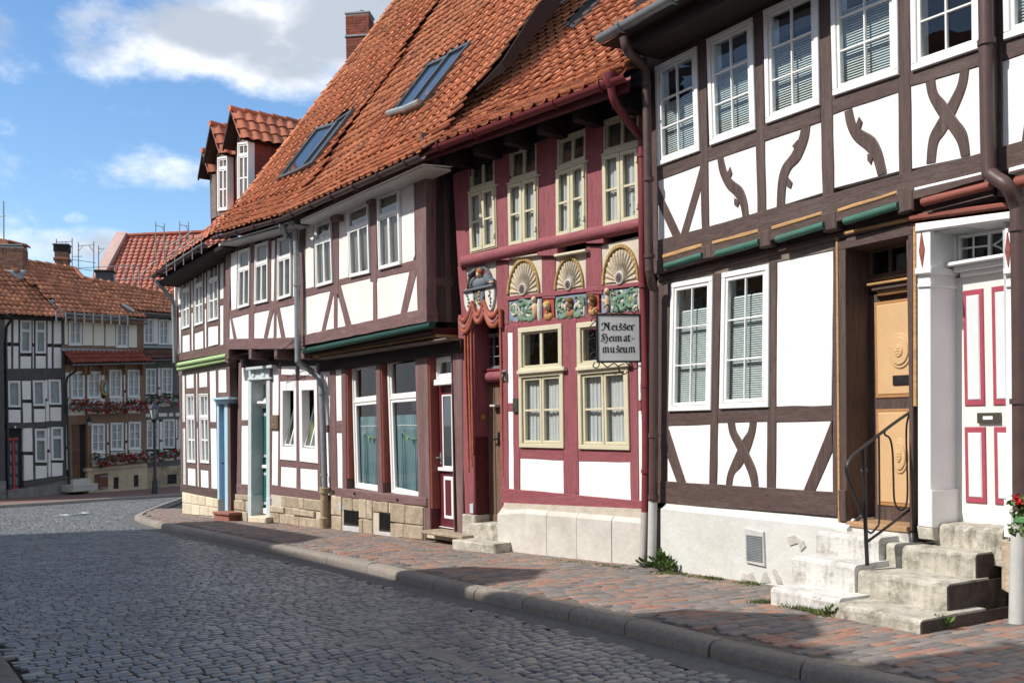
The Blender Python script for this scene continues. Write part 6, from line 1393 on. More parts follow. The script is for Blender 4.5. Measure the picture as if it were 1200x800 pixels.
for k in range(3):
    y = 489.3 + 4.1 * k; (a, v1), (b, _) = FB.uv(317.6, y, .05), FB.uv(324, y, .05); mb.add(*prism(FB, [(a, v1 - .014), (b - .03 * (k % 2), v1 - .014), (b - .03 * (k % 2), v1 + .014), (a, v1 + .014)], .04, .054, .002))
mb.build('name_board_rail', M_ROUGHWOOD, HB)
stone_rows(HB, FB, (316, 578.5), (377, 586), (377, 621), (316, 612), 4, 3, M_SAND, .04, jit=.42, bulge=.03); stone_rows(HB, FB, (274.5, 578.5), (291, 579.5), (291, 612), (274.5, 608), 2, 3, M_SAND, .04, jit=.42, bulge=.03)
slab(HB, FB, [(290, 604.5), (311.5, 606), (310.5, 613.5), (290, 612)], -.5, .20, M_SANDPALE, 'doorstep', .02)
RB = Roof(FBU, .42, (250, 275.5), (336, 251.5), [(.75, 40), (.5, 47), (5.6, 53)])
POLY_B = [(248, 279), (262, 261), (466, -3), (625, -230), (665, -230), (536, -30), (340, 248), (334, 256)]
lay_roof(RB, HB, RB.ua - 2.55, RB.ub + 7.0, M_TILE, tw=.225, ts=.285, poly=POLY_B, skip=SKP[:2])
for q in SKP[:2]: skylight(HB, RB, q, .09)
gutter(HB, FBU, .48, (250, 280), (334, 256.5), .06, M_COPPERPIPE)
slab(HB, FBU, [(256, 286), (345, 262.5), (345, 265), (256, 288.5)], -.1, .34, M_GREYPIPE, 'eaves_board')
mb = MB(); (ua, za), (ub, zb_) = FBU.uv(255, 285, .40), FBU.uv(340, 260, .40); mb.add([FBU.P(ua, za, .40), FBU.P(ub, zb_, .40), FBU.P(ub, zb_ + .02, -.1), FBU.P(ua, za + .02, -.1)], [(3, 2, 1, 0)]); mb.build('soffit', M_WFRAME, HB)
# ridge-side verge tiles along the left edge of this roof
mb = MB(); pv = [on_roof(RB, x, y, 2.4, .05) for x, y in ((262, 262), (310, 200), (380, 109), (468, -5), (610, -200))]
for a, b in zip(pv[:-1], pv[1:]):
    n = max(1, int((b - a).length / .36))
    for k in range(n): tube(mb, [a + (b - a) * (k / n), a + (b - a) * ((k + .98) / n) + Vector((0, 0, -.02))], [.05, .042], 8)
mb.build('verge_tiles', M_TILE, HB, smooth=True, kind='stuff')
# chimney standing behind the ridge
def chimney(house, c, wx, wy, z0, z1, m, course=.075, name='chimney', r=(1, 0), single=False, cap=None):
    F = Fac(c[0], c[1], r); mb = MB(); box(mb, F, -wx / 2 + .01, wx / 2 - .01, z0, z1 - .02, -wy / 2 + .01, wy / 2 - .01, 0); st = mb.build(name, M_MORTAR if single else m, house)
    if single:
        n = int((z1 - z0) / course); me_parts = MB()
        for k in range(n):
            z = z0 + k * course; off = (k % 2) * .11
            for face in range(4):
                Fk = [F.shifted(wy / 2 - .005), None, None, None][0] if face == 0 else None
            for (o, rr, L) in ((F.P(0, 0, wy / 2), F.r, wx), (F.P(-wx / 2, 0, 0), F.n, wy), (F.P(wx / 2, 0, 0), -F.n, wy)):
                G = Fac(o.x, o.y, rr); x = -L / 2 - off + .0
                while x < L / 2:
                    a, b = max(x, -L / 2), min(x + .215, L / 2)
                    if b - a > .04: mb2 = MB(); mb2.add(*prism(G, [(a + .004, z + .005), (b - .004, z + .005), (b - .004, z + course - .005), (a + .004, z + course - .005)], -.02, .004, .003)); me_parts.add(mb2.v, mb2.f)
                    x += .225
        me_parts.build('chimney_bricks', m, st, kind='stuff')
    return st, F
pc = at_depth(421, 60, 25.5); zt_ = at_depth(421, 16, 25.5).z
ch, Fch = chimney(HB, (pc.x, pc.y + .2), .62, .5, 8.0, zt_, M_CHIM, .072, r=(1, -.12), single=True)
mb = MB(); box(mb, Fch, -.34, .34, zt_ - .62, zt_ - .57, -.28, .28, .01); mb.build('lead_band', M_ZINC, ch); mb = MB(); box(mb, Fch, -.33, .33, zt_ - .02, zt_ + .03, -.27, .27, .01); tube(mb, [Fch.P(.03, zt_, 0), Fch.P(.03, zt_ + .14, 0)], .09, 10); mb.build('chimney_cap', M_ZINC, ch)
# grey rain pipe with its cast iron foot, between this house and the next
GP = lambda x, y, w=.15: pp(FC, (x, y), w)
downpipe(HB, [pp(FCU, (330, 262), .40), pp(FCU, (331, 268), .36), pp(FCU, (337, 277), .20), pp(FCU, (344, 283), .14)], .055, M_ZINC)
downpipe(HB, [pp(FCU, (341.5, 262), .36), pp(FCU, (344, 267), .2), pp(FCU, (346.5, 280), .14), pp(FCU, (348, 330), .14), pp(FCU, (349, 412), .14), pp(FCU, (350, 424), .12), pp(FC, (361, 432), .25), pp(FC, (372, 441), .12), pp(FC, (376, 450), .11), pp(FC, (378.5, 500), .11), pp(FC, (380.5, 571), .11)], .058, M_ZINC, rings=[pp(FCU, (348.2, 334), .14), pp(FC, (377, 461), .11), pp(FC, (379.7, 556), .11)])
mb = MB(); tube(mb, [GP(380.5, 571, .12), GP(380.4, 577, .12), GP(380.3, 578, .12), GP(380, 605, .12), GP(380, 606, .12), GP(379.5, 621, .12)], [.10, .10, .075, .075, .095, .09], 12); mb.build('cast_iron_foot', M_CAST, HB, smooth=True)

# ---------------------------------------------------------------- corner house with the blue door and pea green band
FA = Fac(-6.38, 22.10, (.81, -1)); FAU = FA.shifted(.12)
HA = thing('timber_house', FA.P(-1, gz(23), 0), 'narrow corner house with blue door, pea green band and red tile-hung dormers', 'house')
uAl, uAr = FA.uv(212.5, 520)[0], FA.uv(269, 540)[0]; V_, H_ = M_BROWN_V, M_BROWN_H
M_ABV = mat('corner_timber_upright', (.125, .078, .066), .7, .22, 9, VS, .004, 12, .3, dirt=(.19, .14, .125), dscale=2.5); M_ABH = mat('corner_timber_level', (.125, .078, .066), .7, .22, 9, HS, .004, 12, .3, dirt=(.19, .14, .125), dscale=2.5); V_, H_ = M_ABV, M_ABH
core(HA, FA, uAl + .03, uAr, -1.0, 3.4, -.45, 6); core(HA, FAU, FAU.uv(206, 380)[0] + .03, FAU.uv(265, 350)[0], 3.3, 5.9, -.42, 6)
for px in ([(207, 322), (211.3, 320), (211.3, 366), (207.2, 367)], [(207.5, 372), (211.6, 371), (211.8, 413), (207.8, 415)], [(222.7, 312), (225.3, 311), (225.8, 360), (223, 361)], [(223.3, 367), (226, 366.5), (226.3, 410), (223.8, 411)], [(238.3, 304), (241, 303), (241.5, 356), (238.8, 356.5)], [(239, 362), (241.4, 361.5), (241.7, 407), (239.3, 407.5)],
           [(256.5, 298), (262, 296), (262.3, 350), (257, 351)], [(257.2, 358), (262.3, 357), (261.5, 403.8), (257.2, 404.6)], [(213, 393.3), (222, 391), (222.4, 411), (213, 413)], [(227.3, 390.3), (238, 387), (238.3, 407.6), (227, 410)], [(243, 383.3), (255.3, 381), (255.6, 402.8), (243, 406.3)]): panel(HA, FAU, px, g=.008)
for t in ((204.8, 207.5, 300, 205.5, 208, 420), (211, 213, 300, 211.6, 213.3, 416), (221.3, 223.2, 295, 222.2, 224, 414), (225.2, 227.4, 295, 226, 227.6, 412), (236.6, 238.7, 290, 238, 239.5, 410), (240.9, 243.4, 290, 241.6, 243.4, 408), (254.4, 256.9, 285, 255.3, 257.4, 406), (261.8, 266, 285, 261.4, 266, 406)): post(HA, FAU, t, V_)
for px in ([(212, 386), (222.5, 383), (222.5, 391.3), (212, 393.7)], [(227, 382), (238, 379), (238, 387.3), (227, 390.6)], [(243, 377), (256, 374), (256, 381.3), (243, 383.7)], [(206.5, 366.5), (212, 365.3), (212, 371), (206.5, 372.4)], [(222.6, 360.5), (227, 359.6), (227, 366), (222.6, 367)], [(238.3, 356), (242, 355), (242, 361.4), (238.3, 362.3)], [(256.5, 350.5), (263, 349), (263, 357), (256.5, 358.4)]): rail(HA, FAU, px, H_, .010)
rail(HA, FAU, [(205, 415.5), (266, 402.7), (266, 413.6), (205, 424)], H_, .03, 'sill_beam'); rail(HA, FAU, [(204, 312), (268, 279), (268, 292), (204, 322)], M_SOFFIT, .02, 'head_beam')
aw = dict(w=.04, kind='T', cols=2, topcols=2, tr=.66, fw=.03, sw=.03, fm=M_WFRAME, back='curtain', bar=.035)
for px4 in ([(212, 318), (221.3, 314), (221.7, 383), (212.4, 386.3)], [(226.9, 312), (236.6, 307), (237.3, 379), (227, 382.3)], [(243, 305), (254.6, 300), (255.3, 374), (243, 377.3)]): window(HA, FAU, px4, subrows=2, **aw)
roll(HA, FA, (207, 427.5), (265, 416.5), .05, .17, M_LTGREEN, 'green_moulding'); roll(HA, FA, (208, 432.5), (265, 421.5), .04, .12, M_LTGREEN, 'green_moulding')
slab(HA, FA, [(207, 424), (266, 413.5), (266, 424), (207, 434)], -.4, .05, M_SOFFIT, 'jetty_board'); rail(HA, FA, [(209, 434), (269, 424), (269, 431), (209, 440)], M_ROUGHWOOD, .02, 'head_beam')
for px in ([(212, 440), (216, 439), (216.3, 494), (212.4, 494.5)], [(213, 501), (217, 501), (217.7, 567.5), (213.5, 567)], [(217.3, 439), (226.7, 436.5), (226.8, 455), (217.4, 456)], [(232.3, 437), (242.3, 434), (242.5, 453.7), (232.5, 455)], [(244.7, 434.5), (252.6, 432), (253, 494.6), (245, 495)], [(255, 431.5), (264.8, 429), (265.2, 460), (255.3, 460.5)],
           [(228.7, 437), (230.8, 436.6), (231, 494.5), (229, 495)], [(229.2, 501), (231.3, 501), (232.8, 569.5), (230.8, 569)], [(219.5, 548), (229, 549), (229.2, 569), (219.5, 567.3)], [(235, 549.7), (244.5, 551), (244.3, 572), (234.8, 570)], [(245.7, 501.5), (253.3, 501.5), (254.3, 574), (247, 573)]): panel(HA, FA, px, g=.008)
for t in ((209.5, 212.4, 436, 212, 214, 570), (215.9, 217.6, 436, 217.3, 219.8, 570), (226.5, 229, 434, 229, 231, 572), (230.7, 232.7, 434, 232.7, 235, 572), (242.2, 245, 430, 244.2, 247.3, 574), (252.5, 255.3, 428, 253, 255.5, 500), (264.6, 269, 426, 267.3, 270.5, 600)): post(HA, FA, t, V_)
for px in ([(211, 494), (217, 494), (217, 501.3), (211, 501.3)], [(217, 455), (227, 454), (227, 461.7), (217, 462.3)], [(232, 454), (243, 452.7), (243, 461), (232, 461.5)], [(218.5, 542), (229.5, 543), (229.5, 549.2), (218.5, 548.3)], [(234, 542.5), (245, 543.5), (245, 551.2), (234, 550)], [(244.5, 494), (254, 494), (254, 501.7), (244.5, 501.7)], [(228.5, 494), (232, 494), (232, 501.3), (228.5, 501.3)], [(254, 460), (267, 459), (267, 466), (254, 466.5)]): rail(HA, FA, px, H_, .010)
for px4 in ([(217.5, 462), (226.8, 461.5), (228.7, 542.5), (219, 541.5)], [(232.6, 461.5), (243, 461), (244.6, 543), (234.2, 542)]): window(HA, FA, px4, subrows=2, **aw)
rail(HA, FA, [(211, 566.8), (256, 573), (256, 584.5), (211, 576.5)], M_BROWN_H, .025, 'sill_beam')
stone_rows(HA, FA, (212.8, 576), (255.5, 584.5), (255.5, 606), (213.5, 602), 4, 2, M_SANDPALE, .06, jit=.08, bulge=.004)
M_BLUE = mat('sky_blue_door_paint', (.16, .34, .50), .5, .08, 6); M_BLUEP = mat('pale_blue_door_frame', (.40, .56, .66), .5, .06, 6); wd = -.15
for a, b in (((253.8, 256.3), (255, 257)), ((262.8, 266.5), (263.5, 267))): slab(HA, FA, [(a[0], 471), (a[1], 471), (b[1], 601), (b[0], 600)], -.45, .03, M_BLUEP, 'door_jamb', .006)
for q, (ya, yb, o) in enumerate(((465.5, 468, .20), (468, 470, .14), (470, 473, .08))): slab(HA, FA, [(248.5 + q * 1.5, ya + .5), (267.5, ya - .5), (267.5, yb - .5), (248.5 + q * 1.5, yb + .5)], -.45, o, M_BLUEP, 'door_cornice', .006)
u0, u1 = FA.uv(256.3, 530)[0], FA.uv(263, 530)[0]; recess(HA, FA, u0, u1, -1.0, FA.uv(258, 472)[1], .18, M_BLUE, M_BLUE, M_BLUE)
d0, d1 = u0, u1; zt_, zb_ = FA.uv(265, 473, wd)[1], FA.uv(265, 598, wd)[1]; mb = MB(); box(mb, FA, d0, d1, zb_, zt_, wd - .05, wd); dr = mb.build('front_door', M_BLUEP, HA)
for f0, f1 in ((.08, .42), (.5, .92)): m2 = MB(); box(m2, FA, d0 + .05, d1 - .05, zb_ + (zt_ - zb_) * f0, zb_ + (zt_ - zb_) * f1, wd, wd + .02, .01); m2.build('door_panel', M_BLUE, dr)
m2 = MB(); tube(m2, [FA.P(d0 + .06, .82, wd), FA.P(d0 + .06, .82, wd + .1), FA.P(d0 + .16, .82, wd + .1)], .018, 6); m2.build('door_handle', M_IRON, dr)
slab(HA, FA, [(249, 599), (268, 601), (268, 604), (249, 602)], -.5, .34, M_REDSTONE, 'doorstep', .01); slab(HA, FA, [(250.5, 602), (268, 604), (268, 613), (250.5, 610)], -.5, .30, M_REDSTONE, 'doorstep', .01)
slab(HB, FB, [(270, 412), (281, 412), (281, 606), (270, 606)], -.9, -.7, M_SOFFIT, 'passage_shade_sheet')  # dark sheet added in the passage, its black standing in for shade
# left-hand gable end of the corner house
FAE = Fac(*FA.P(uAl, 0, 0).xy, (FA.n.x, FA.n.y))
mb = MB(); mb.add(*prism(FAE, [(-6, -1), (0, -1), (.0, 3.3), (.12, 3.35), (.12, 5.6), (-6, 5.6)], -.2, -.02, 0)); mb.build('end_wall', M_WHITE, HA)
# roof: smooth tiles, flatter at the foot
RA = Roof(FAU, .58, (178, 320.5), (262, 268), [(1.2, 40), (.6, 45), (3.4, 50)])
POLY_A = [(172, 326), (246, 250), (340, 150), (420, 70), (396, 86), (262, 262), (250, 277), (234, 292), (180, 324)]
lay_roof(RA, HA, RA.ua, RA.ub + 3.0, M_TILE_NEW, tw=.26, ts=.30, style='flat', poly=POLY_A, jit=.004, single_min=9, sag=.006)
gutter(HA, FAU, .64, (180, 324.5), (243, 286), .07, M_COPPERPIPE); slab(HA, FAU, [(186, 329), (262, 284), (262, 290), (186, 335)], -.1, .50, M_SOFFIT, 'eaves_board')
mb = MB(); (ua, za), (ub, zb_) = FAU.uv(184, 325, .56), FAU.uv(258, 282, .56); mb.add([FAU.P(ua, za, .56), FAU.P(ub, zb_, .56), FAU.P(ub, zb_ + .04, -.1), FAU.P(ua, za + .04, -.1)], [(3, 2, 1, 0)]); mb.build('soffit', M_SOFFIT, HA)
downpipe(HA, [pp(FAU, (183, 329), .58), pp(FAU, (190, 337), .45), pp(FAU, (200, 349), .22), pp(FAU, (203, 354), .12), pp(FAU, (203.5, 366), .10), pp(FAU, (205, 425), .10)], .05, M_ZINC)
# dormers
M_HUNG = mat('red_hanging_tile', (.25, .040, .022), .6, .18, 6, bump=.003, isl=.15)
def dormer(xl, xr, yb, yt, ridge, eaveR, D, back):
    F = FAU.shifted(-D); G = lambda x, y: F.uv(x, y)
    (ur, zr_), (ue, ze) = G(*ridge), G(*eaveR); u0, zb = G(xl, yb); u1, zt = G(xr, yt); uc = (u0 + u1) / 2; hw = (u1 - u0) / 2 + .05
    ur = uc; mb = MB()
    mb.add(*prism(F, [(uc - hw, zb - .15), (uc + hw, zb - .15), (uc + hw, ze), (uc, zr_ - .08), (uc - hw, ze)], -.5, .0, 0)); dm = mb.build('dormer', M_ROUGHWOOD, HA)
    # tile-hung cheeks
    for sgn in (1, -1):
        o = F.P(uc + sgn * hw, 0, 0); C = Fac(o.x, o.y, (-F.n * sgn)); n = int(back / .30)
        mb = MB(); mb.add(*prism(C, [(0, zb - .5), (sgn * back if sgn > 0 else -back, zb - .5), (sgn * back if sgn > 0 else -back, ze + .05), (0, ze + .05)], -.05, -.012, 0)); mb.build('dormer_cheek', M_HUNG, dm)
        if sgn > 0:
            r = 0; z = zb - .35
            while z < ze:
                for k in range(n):
                    a = k * .30; m2 = MB(); m2.add(*prism(C, [(a + .006, z), (a + .296, z), (a + .296, min(z + .46, ze + .03)), (a + .006, min(z + .46, ze + .03))], -.02, .012 + random.uniform(-.003, .003), .006)); m2.build('hanging_tile', M_HUNG, dm)
                z += .45
    # small pitched roof
    for sgn in (1, -1):
        o = F.P(uc, 0, 0); C = Fac(o.x, o.y, (-F.n * sgn)); ang = math.degrees(math.atan2(zr_ - ze, hw + .12)); L = math.hypot(zr_ - ze, hw + .12)
        Rr = Roof.__new__(Roof); Rr.F, Rr.we, Rr.prof = C, hw + .14, [(hw + .14, ang)]; Rr.ua, Rr.ub = 0, 1; Rr.za = Rr.zb = ze - .02; Rr.len = L
        nr = max(2, round(L / .30)); u_lo, u_hi = (-.28, back) if sgn > 0 else (-back, .28)
        V0, F0 = tile_shape(.27, L / nr * 1.2, L / nr, style='roll', lift=.03)
        me = bpy.data.meshes.new('dormer_tile'); me.from_pydata([tuple(v) for v in V0], [], [tuple(f) for f in F0]); me.materials.append(M_TILE_NEW); me.shade_smooth(); me.set_sharp_from_angle(angle=R_(50)); o0 = root_loc(HA)
        dk = MB(); dk.add([Rr.pos(u_lo, 0, -.03), Rr.pos(u_hi, 0, -.03), Rr.pos(u_hi, L, -.03), Rr.pos(u_lo, L, -.03)], [(0, 1, 2, 3)]); dk.build('dormer_roof', M_DECK, dm)
        for j in range(nr):
            for i in range(int((u_hi - u_lo) / .27)):
                p, x, y, z = Rr.frame(u_lo + (i + .5) * .27, j * L / nr + .001); M = Matrix(((x.x, y.x, z.x, p.x), (x.y, y.y, z.y, p.y), (x.z, y.z, z.z, p.z), (0, 0, 0, 1)))
                t = bpy.data.objects.new('dormer_tile', me); COL.objects.link(t); t.parent = dm; t.matrix_basis = Matrix.Translation(-o0) @ M
    mb = MB()
    for k in range(int((back + .3) / .36)): tube(mb, [F.P(uc, zr_ + .02, .30 - k * .36), F.P(uc, zr_ + .0, .30 - (k + 1) * .36)], [.085, .07], 8)
    mb.build('ridge_tiles', M_TILE_NEW, dm, smooth=True, kind='stuff')
    mb = MB()
    for sgn in (1, -1): mb.add(*prism(F, [(uc + sgn * (hw + .14), ze - .08), (uc + sgn * (hw + .14), ze + .02), (uc, zr_ + .03), (uc, zr_ - .10)], .24, .28, .004, True))
    mb.build('barge_board', M_SOFFIT, dm)
    return F, dm
for (xl, xr, yb, yt, rg, ev, D, bk) in ((278, 290.5, 236, 166, (276, 135), (290, 166), 1.15, 2.6), (254.5, 266, 247, 183, (254, 151), (266, 183), 1.15, 2.2), (247.5, 252.5, 250, 208, (248, 180), (252.5, 205), 1.4, .9)):
    F, dm = dormer(xl, xr, yb, yt, rg, ev, D, bk)
    if xr < 253: continue
    wo, Q, ti = window(HA, F, [(xl, yt + 1.5), (xr, yt), (xr, yb - 1), (xl, yb + .5)], w=.05, kind='T', cols=2, topcols=2, tr=.78, fw=.05, sw=.03, fm=M_WFRAME, back='curtain', bar=.035, subrows=2, name='dormer_window')
# snow guard rail on the corner roof
mb = MB(); pts = [on_roof(RA, x, y, .7, .22) for x, y in ((195, 304), (215, 291), (236, 277))]; tube(mb, pts, .011, 6); pts2 = [p - Vector((0, 0, .14)) for p in pts]; tube(mb, pts2, .011, 6)
for t in (0, .25, .5, .75, 1): p = pts[0] + (pts[2] - pts[0]) * t; tube(mb, [p + Vector((0, 0, .03)), p - Vector((0, 0, .32))], .010, 5)
mb.build('snow_guard', M_ZINC, HA)
# ---------------------------------------------------------------- houses across the end of the street
FG = Fac(-17.5, 38.5, (.4625, .8866))
def far_house(label, x0, x1, F):
    return thing('timber_house', F.P((F.uv(x0, 500)[0] + F.uv(x1, 500)[0]) / 2, gz(39), 0), label, 'house')
def rects(house, F, lst, m, g=.0, name='infill_panel', lean=0.0):
    for (x0, x1, y0, y1) in lst: panel(house, F, [(x0, y0), (x1, y0), (x1 + lean * (y1 - y0), y1), (x0 + lean * (y1 - y0), y1)], m, 0, g, -.12, name)
def backing(house, F, px4, m, name='timber_wall', w=.006):
    q = uvs(F, px4, 0); mb = MB(); mb.add(*prism(F, q, -.40, -.115, 0)); return mb.build(name, m, house)
def bars(house, F, lst, m, w=.018, name='beam'):
    for px in lst: piece(house, F, px, -.10, w + random.uniform(-.002, .002), m, name, .006, .004)
fwk = dict(w=.035, fw=.05, sw=.03, bar=.03, depth=.16, recess=.012, fm=mat('far_window_paint', (.74, .72, .67), .5, .04, 4), back='curtain')
# charcoal-timbered house on the left
HG = far_house('white house with charcoal grey timbers and red-framed door under the far left roof', 8, 78, FG)
V_, H_ = M_CHAR_V, M_CHAR_V
core(HG, FG, FG.uv(-90, 500)[0], FG.uv(77, 500)[0], -1.6, 6.0, -.45, 7)
backing(HG, FG, [(-90, 366), (80, 372), (82, 566), (-90, 575)], M_CHAR_V)
rects(HG, FG, [(5.5, 13.5, 374, 401), (16, 22, 374, 401.5), (38.2, 40, 375, 402), (55.8, 61, 376, 402.5), (63, 72, 376, 402.8), (8, 13.5, 405.5, 432), (15.7, 22, 405.5, 432), (24, 36.5, 417.5, 432), (38.2, 40, 406, 432), (42, 54, 417, 432), (56, 61, 406.5, 432), (63, 72, 407, 432),
               (10, 24.3, 480, 495), (25.5, 36.3, 446, 468), (26.4, 37.6, 472, 496), (40, 53, 479, 494.5), (53, 55.7, 445, 467), (54.3, 57.6, 470, 493.5), (59.5, 72, 477, 493), (27.3, 38.3, 500, 529), (28.5, 39.8, 533, 563), (41.6, 55, 545.5, 561), (55.8, 58.2, 498, 526.5), (57, 59.6, 530, 558.5), (61.3, 74.3, 542, 558)], M_FARWHITE)
for (x0, x1, y0, y1, k, l) in ((24, 37, 375, 413.5, 'T', 0), (42, 54.2, 375.5, 414, 'T', 0), (9.5, 24, 446, 477, 'g', .02), (38.5, 52.5, 445.5, 475.5, 'g', .03), (57.3, 71.5, 444.5, 474, 'g', .03), (41, 54.7, 502, 541.5, 'T', .02), (60.3, 74, 500, 539, 'T', .02)):
    d = l * (y1 - y0); window(HG, FG, [(x0, y0), (x1, y0), (x1 + d, y1), (x0 + d, y1)], kind='T' if k == 'T' else 'grid', cols=1, rows=1, tr=.68, bm=mat('far_grey_curtain', (.40, .43, .43), .9, .2, 3), **fwk)
bars(HG, FG, [[(5, 370), (82, 373), (82, 376), (5, 374)], [(6, 432), (75, 431), (76, 444), (6, 446)], [(8, 496), (76, 493), (77, 500), (8, 502)], [(28, 563), (78, 556), (78, 562), (28, 569)], [(13.5, 374), (16, 374), (15.7, 432), (13.5, 432)], [(22, 374), (24.3, 374), (24, 432), (22, 432)], [(37, 374), (38.4, 374), (38.4, 432), (37, 432)], [(40, 374), (42, 374), (42, 432), (40, 432)], [(54, 375), (56, 375), (56, 432), (54, 432)], [(61, 376), (63, 376), (63, 432), (61, 432)], [(72, 375), (75.5, 375), (78.5, 560), (74, 560)],
             [(24.3, 446), (25.8, 446), (27.5, 496), (25, 496)], [(36.5, 445), (38.5, 445), (40, 496), (37.5, 496)], [(38.3, 500), (41.2, 500), (42, 563), (39.6, 563)]], M_CHAR_V)
slab(HG, FG, [(9.5, 500), (27, 499), (28, 572), (10, 573)], -.3, -.10, M_INNER, 'doorway')
dr = slab(HG, FG, [(10, 513), (21.5, 512), (22, 572), (11, 573)], -.2, .0, mat('slate_door', (.05, .055, .065), .6), 'front_door')
M_FRED2 = mat('scarlet_door_frame', (.42, .05, .045), .6)
for px in ([(10, 513.5), (21, 512.5), (21, 515), (10, 516)], [(14.7, 514), (16.8, 514), (18, 572), (15.8, 572)], [(12, 572), (22, 570.5), (22, 573), (12, 574.5)]): slab(HG, FG, px, -.1, .03, M_FRED2, 'door_frame')
for k in range(4):
    for x in (11.3, 17.8): slab(HG, FG, [(x, 519 + 13.3 * k), (x + 2.6, 519 + 13.3 * k), (x + 2.9, 528 + 13.3 * k), (x + .3, 528 + 13.3 * k)], -.1, .02, M_SLATE, 'door_panel')
slab(HG, FG, [(17.3, 499), (19, 499), (19, 501.5), (17.3, 501.5)], -.05, .05, M_WFRAME, 'number_plate')
M_FARSTONE = mat('dark_rubble_plinth', (.20, .19, .165), .95, .3, 3, bump=.02, bscale=6, dirt=(.26, .24, .20), dscale=2.0)
slab(HG, FG, [(30, 566), (80, 560), (82, 590), (12, 597)], -.3, .06, M_FARSTONE, 'plinth', .02); slab(HG, FG, [(28, 566), (80, 557.5), (80, 561), (28, 570.5)], -.3, .12, M_CHAR_V, 'sill_beam', .01)
slab(HG, FG, [(9, 574), (41, 571), (41, 592), (9, 595)], -.3, .14, M_FARSTONE, 'doorstep', .02)
mb = MB(); tube(mb, [pp(FG, (3, 368), .42), pp(FG, (12, 371), .40), pp(FG, (12.3, 376), .25), pp(FG, (7.5, 383), .10), pp(FG, (7, 400), .08), pp(FG, (9.5, 560), .08), pp(FG, (10.8, 582), .08)], .05, 8); mb.build('downpipe', M_IRON, HG, smooth=True)
# front at the very edge, the shade there put into its charcoal colour
HX = far_house('house front in painted shade, cut off at the left edge of the picture', -70, 5, FG)
FX = FG.shifted(.35); slab(HX, FX, [(-110, 372), (4, 374), (6, 566), (-110, 570)], -.3, .0, M_CHAR_V, 'timber_wall'); slab(HX, FX, [(-110, 562), (7.5, 563.5), (8, 590), (-110, 600)], -.4, .06, M_FARSTONE, 'plinth', .02)
rects(HX, FX, [(-30, -12, 390, 430), (-60, -36, 390, 430), (-30, -12, 450, 500), (-60, -36, 450, 500)], M_FARWHITE)
# brown-timbered house with the flower boxes
HH = far_house('cream house with brown timbers, red geraniums and tiled pent roof above its middle floor', 78, 172, FG)
core(HH, FG, FG.uv(77, 500)[0] + .02, FG.uv(170, 500)[0], -1.6, 6.0, -.45, 7)
M_FBV = M_FARBROWN
backing(HH, FG, [(74, 372), (170, 378), (172, 549), (75, 560)], M_FBV)
rects(HH, FG, [(74, 79.5, 375.3, 403.5), (97.3, 108.7, 376, 404.7), (110.3, 122, 376.5, 405), (124, 135, 377, 405.6), (151, 161, 379, 407)], M_FARCREAM)
rects(HH, FG, [(77, 81, 434, 466), (78, 81, 470, 488), (119.3, 122.7, 435, 456), (145, 147, 433, 457), (146, 147.8, 460, 479), (81.3, 100, 467, 487), (102.7, 124.3, 467, 485), (129, 144, 466, 484), (150, 164.5, 466, 484), (103.2, 104.7, 497, 520), (103.3, 105, 523, 547), (125.3, 127.3, 495, 518), (125.8, 128, 521, 545), (147, 149, 494, 516), (147.3, 149.3, 519, 542.5), (108, 124, 531, 546.5), (130, 146.5, 529, 543.5), (152, 166.5, 527, 540.5), (77, 79.5, 497, 523), (77.5, 80, 526, 550)], M_FARWHITE)
fk2 = dict(fwk); fk2.update(back='curtain', bm=mat('far_white_curtain', (.66, .68, .67), .9, .2, 3))
for (x0, x1, y0, y1, r) in ((81, 96, 375, 404, 2), (136.3, 149.7, 378, 406.5, 2), (83.5, 99.5, 435, 467, 3), (102.6, 118.4, 435, 466, 3), (128.4, 143.2, 433, 465.5, 3), (149.7, 164, 433, 465, 3), (107.5, 123.3, 496, 530, 3), (129.8, 145, 495, 527, 3), (151, 165.5, 494, 526, 3)):
    window(HH, FG, [(x0, y0), (x1, y0), (x1, y1), (x0, y1)], kind='leaves', rows=r, sill=True, **{**fk2, 'sw': .03, 'fw': .055})
bars(HH, FG, [[(73, 372), (172, 378), (172, 380), (73, 375)], [(73, 404), (163, 407), (163, 410), (73, 408)], [(76, 487), (170, 483.5), (170, 495), (76, 497.5)], [(76, 427), (170, 425), (170, 434), (76, 436)], [(104, 547), (171, 540.5), (171, 546), (104, 553)], [(161, 378), (164, 378), (164, 408), (161, 408)], [(122.8, 434), (128.2, 434), (128.8, 487), (123.5, 487)], [(164, 433), (170.5, 433), (171, 545), (166.5, 545)], [(99.6, 434), (102.7, 434), (102.7, 487), (100, 487)], [(143.3, 433), (145, 433), (146.2, 487), (144.3, 487)], [(147.2, 433), (149.8, 433), (150.3, 487), (148, 487)],
             [(104.8, 496), (107.6, 496), (108, 548), (105.2, 548)], [(123.5, 496), (125.5, 496), (126, 546), (124, 546)], [(127.4, 495), (129.9, 495), (130.2, 546), (128.2, 546)], [(145.2, 494), (147.1, 494), (147.5, 544), (146.5, 544)], [(149.2, 494), (151.2, 494), (152, 543), (149.6, 543)]], M_FBV)
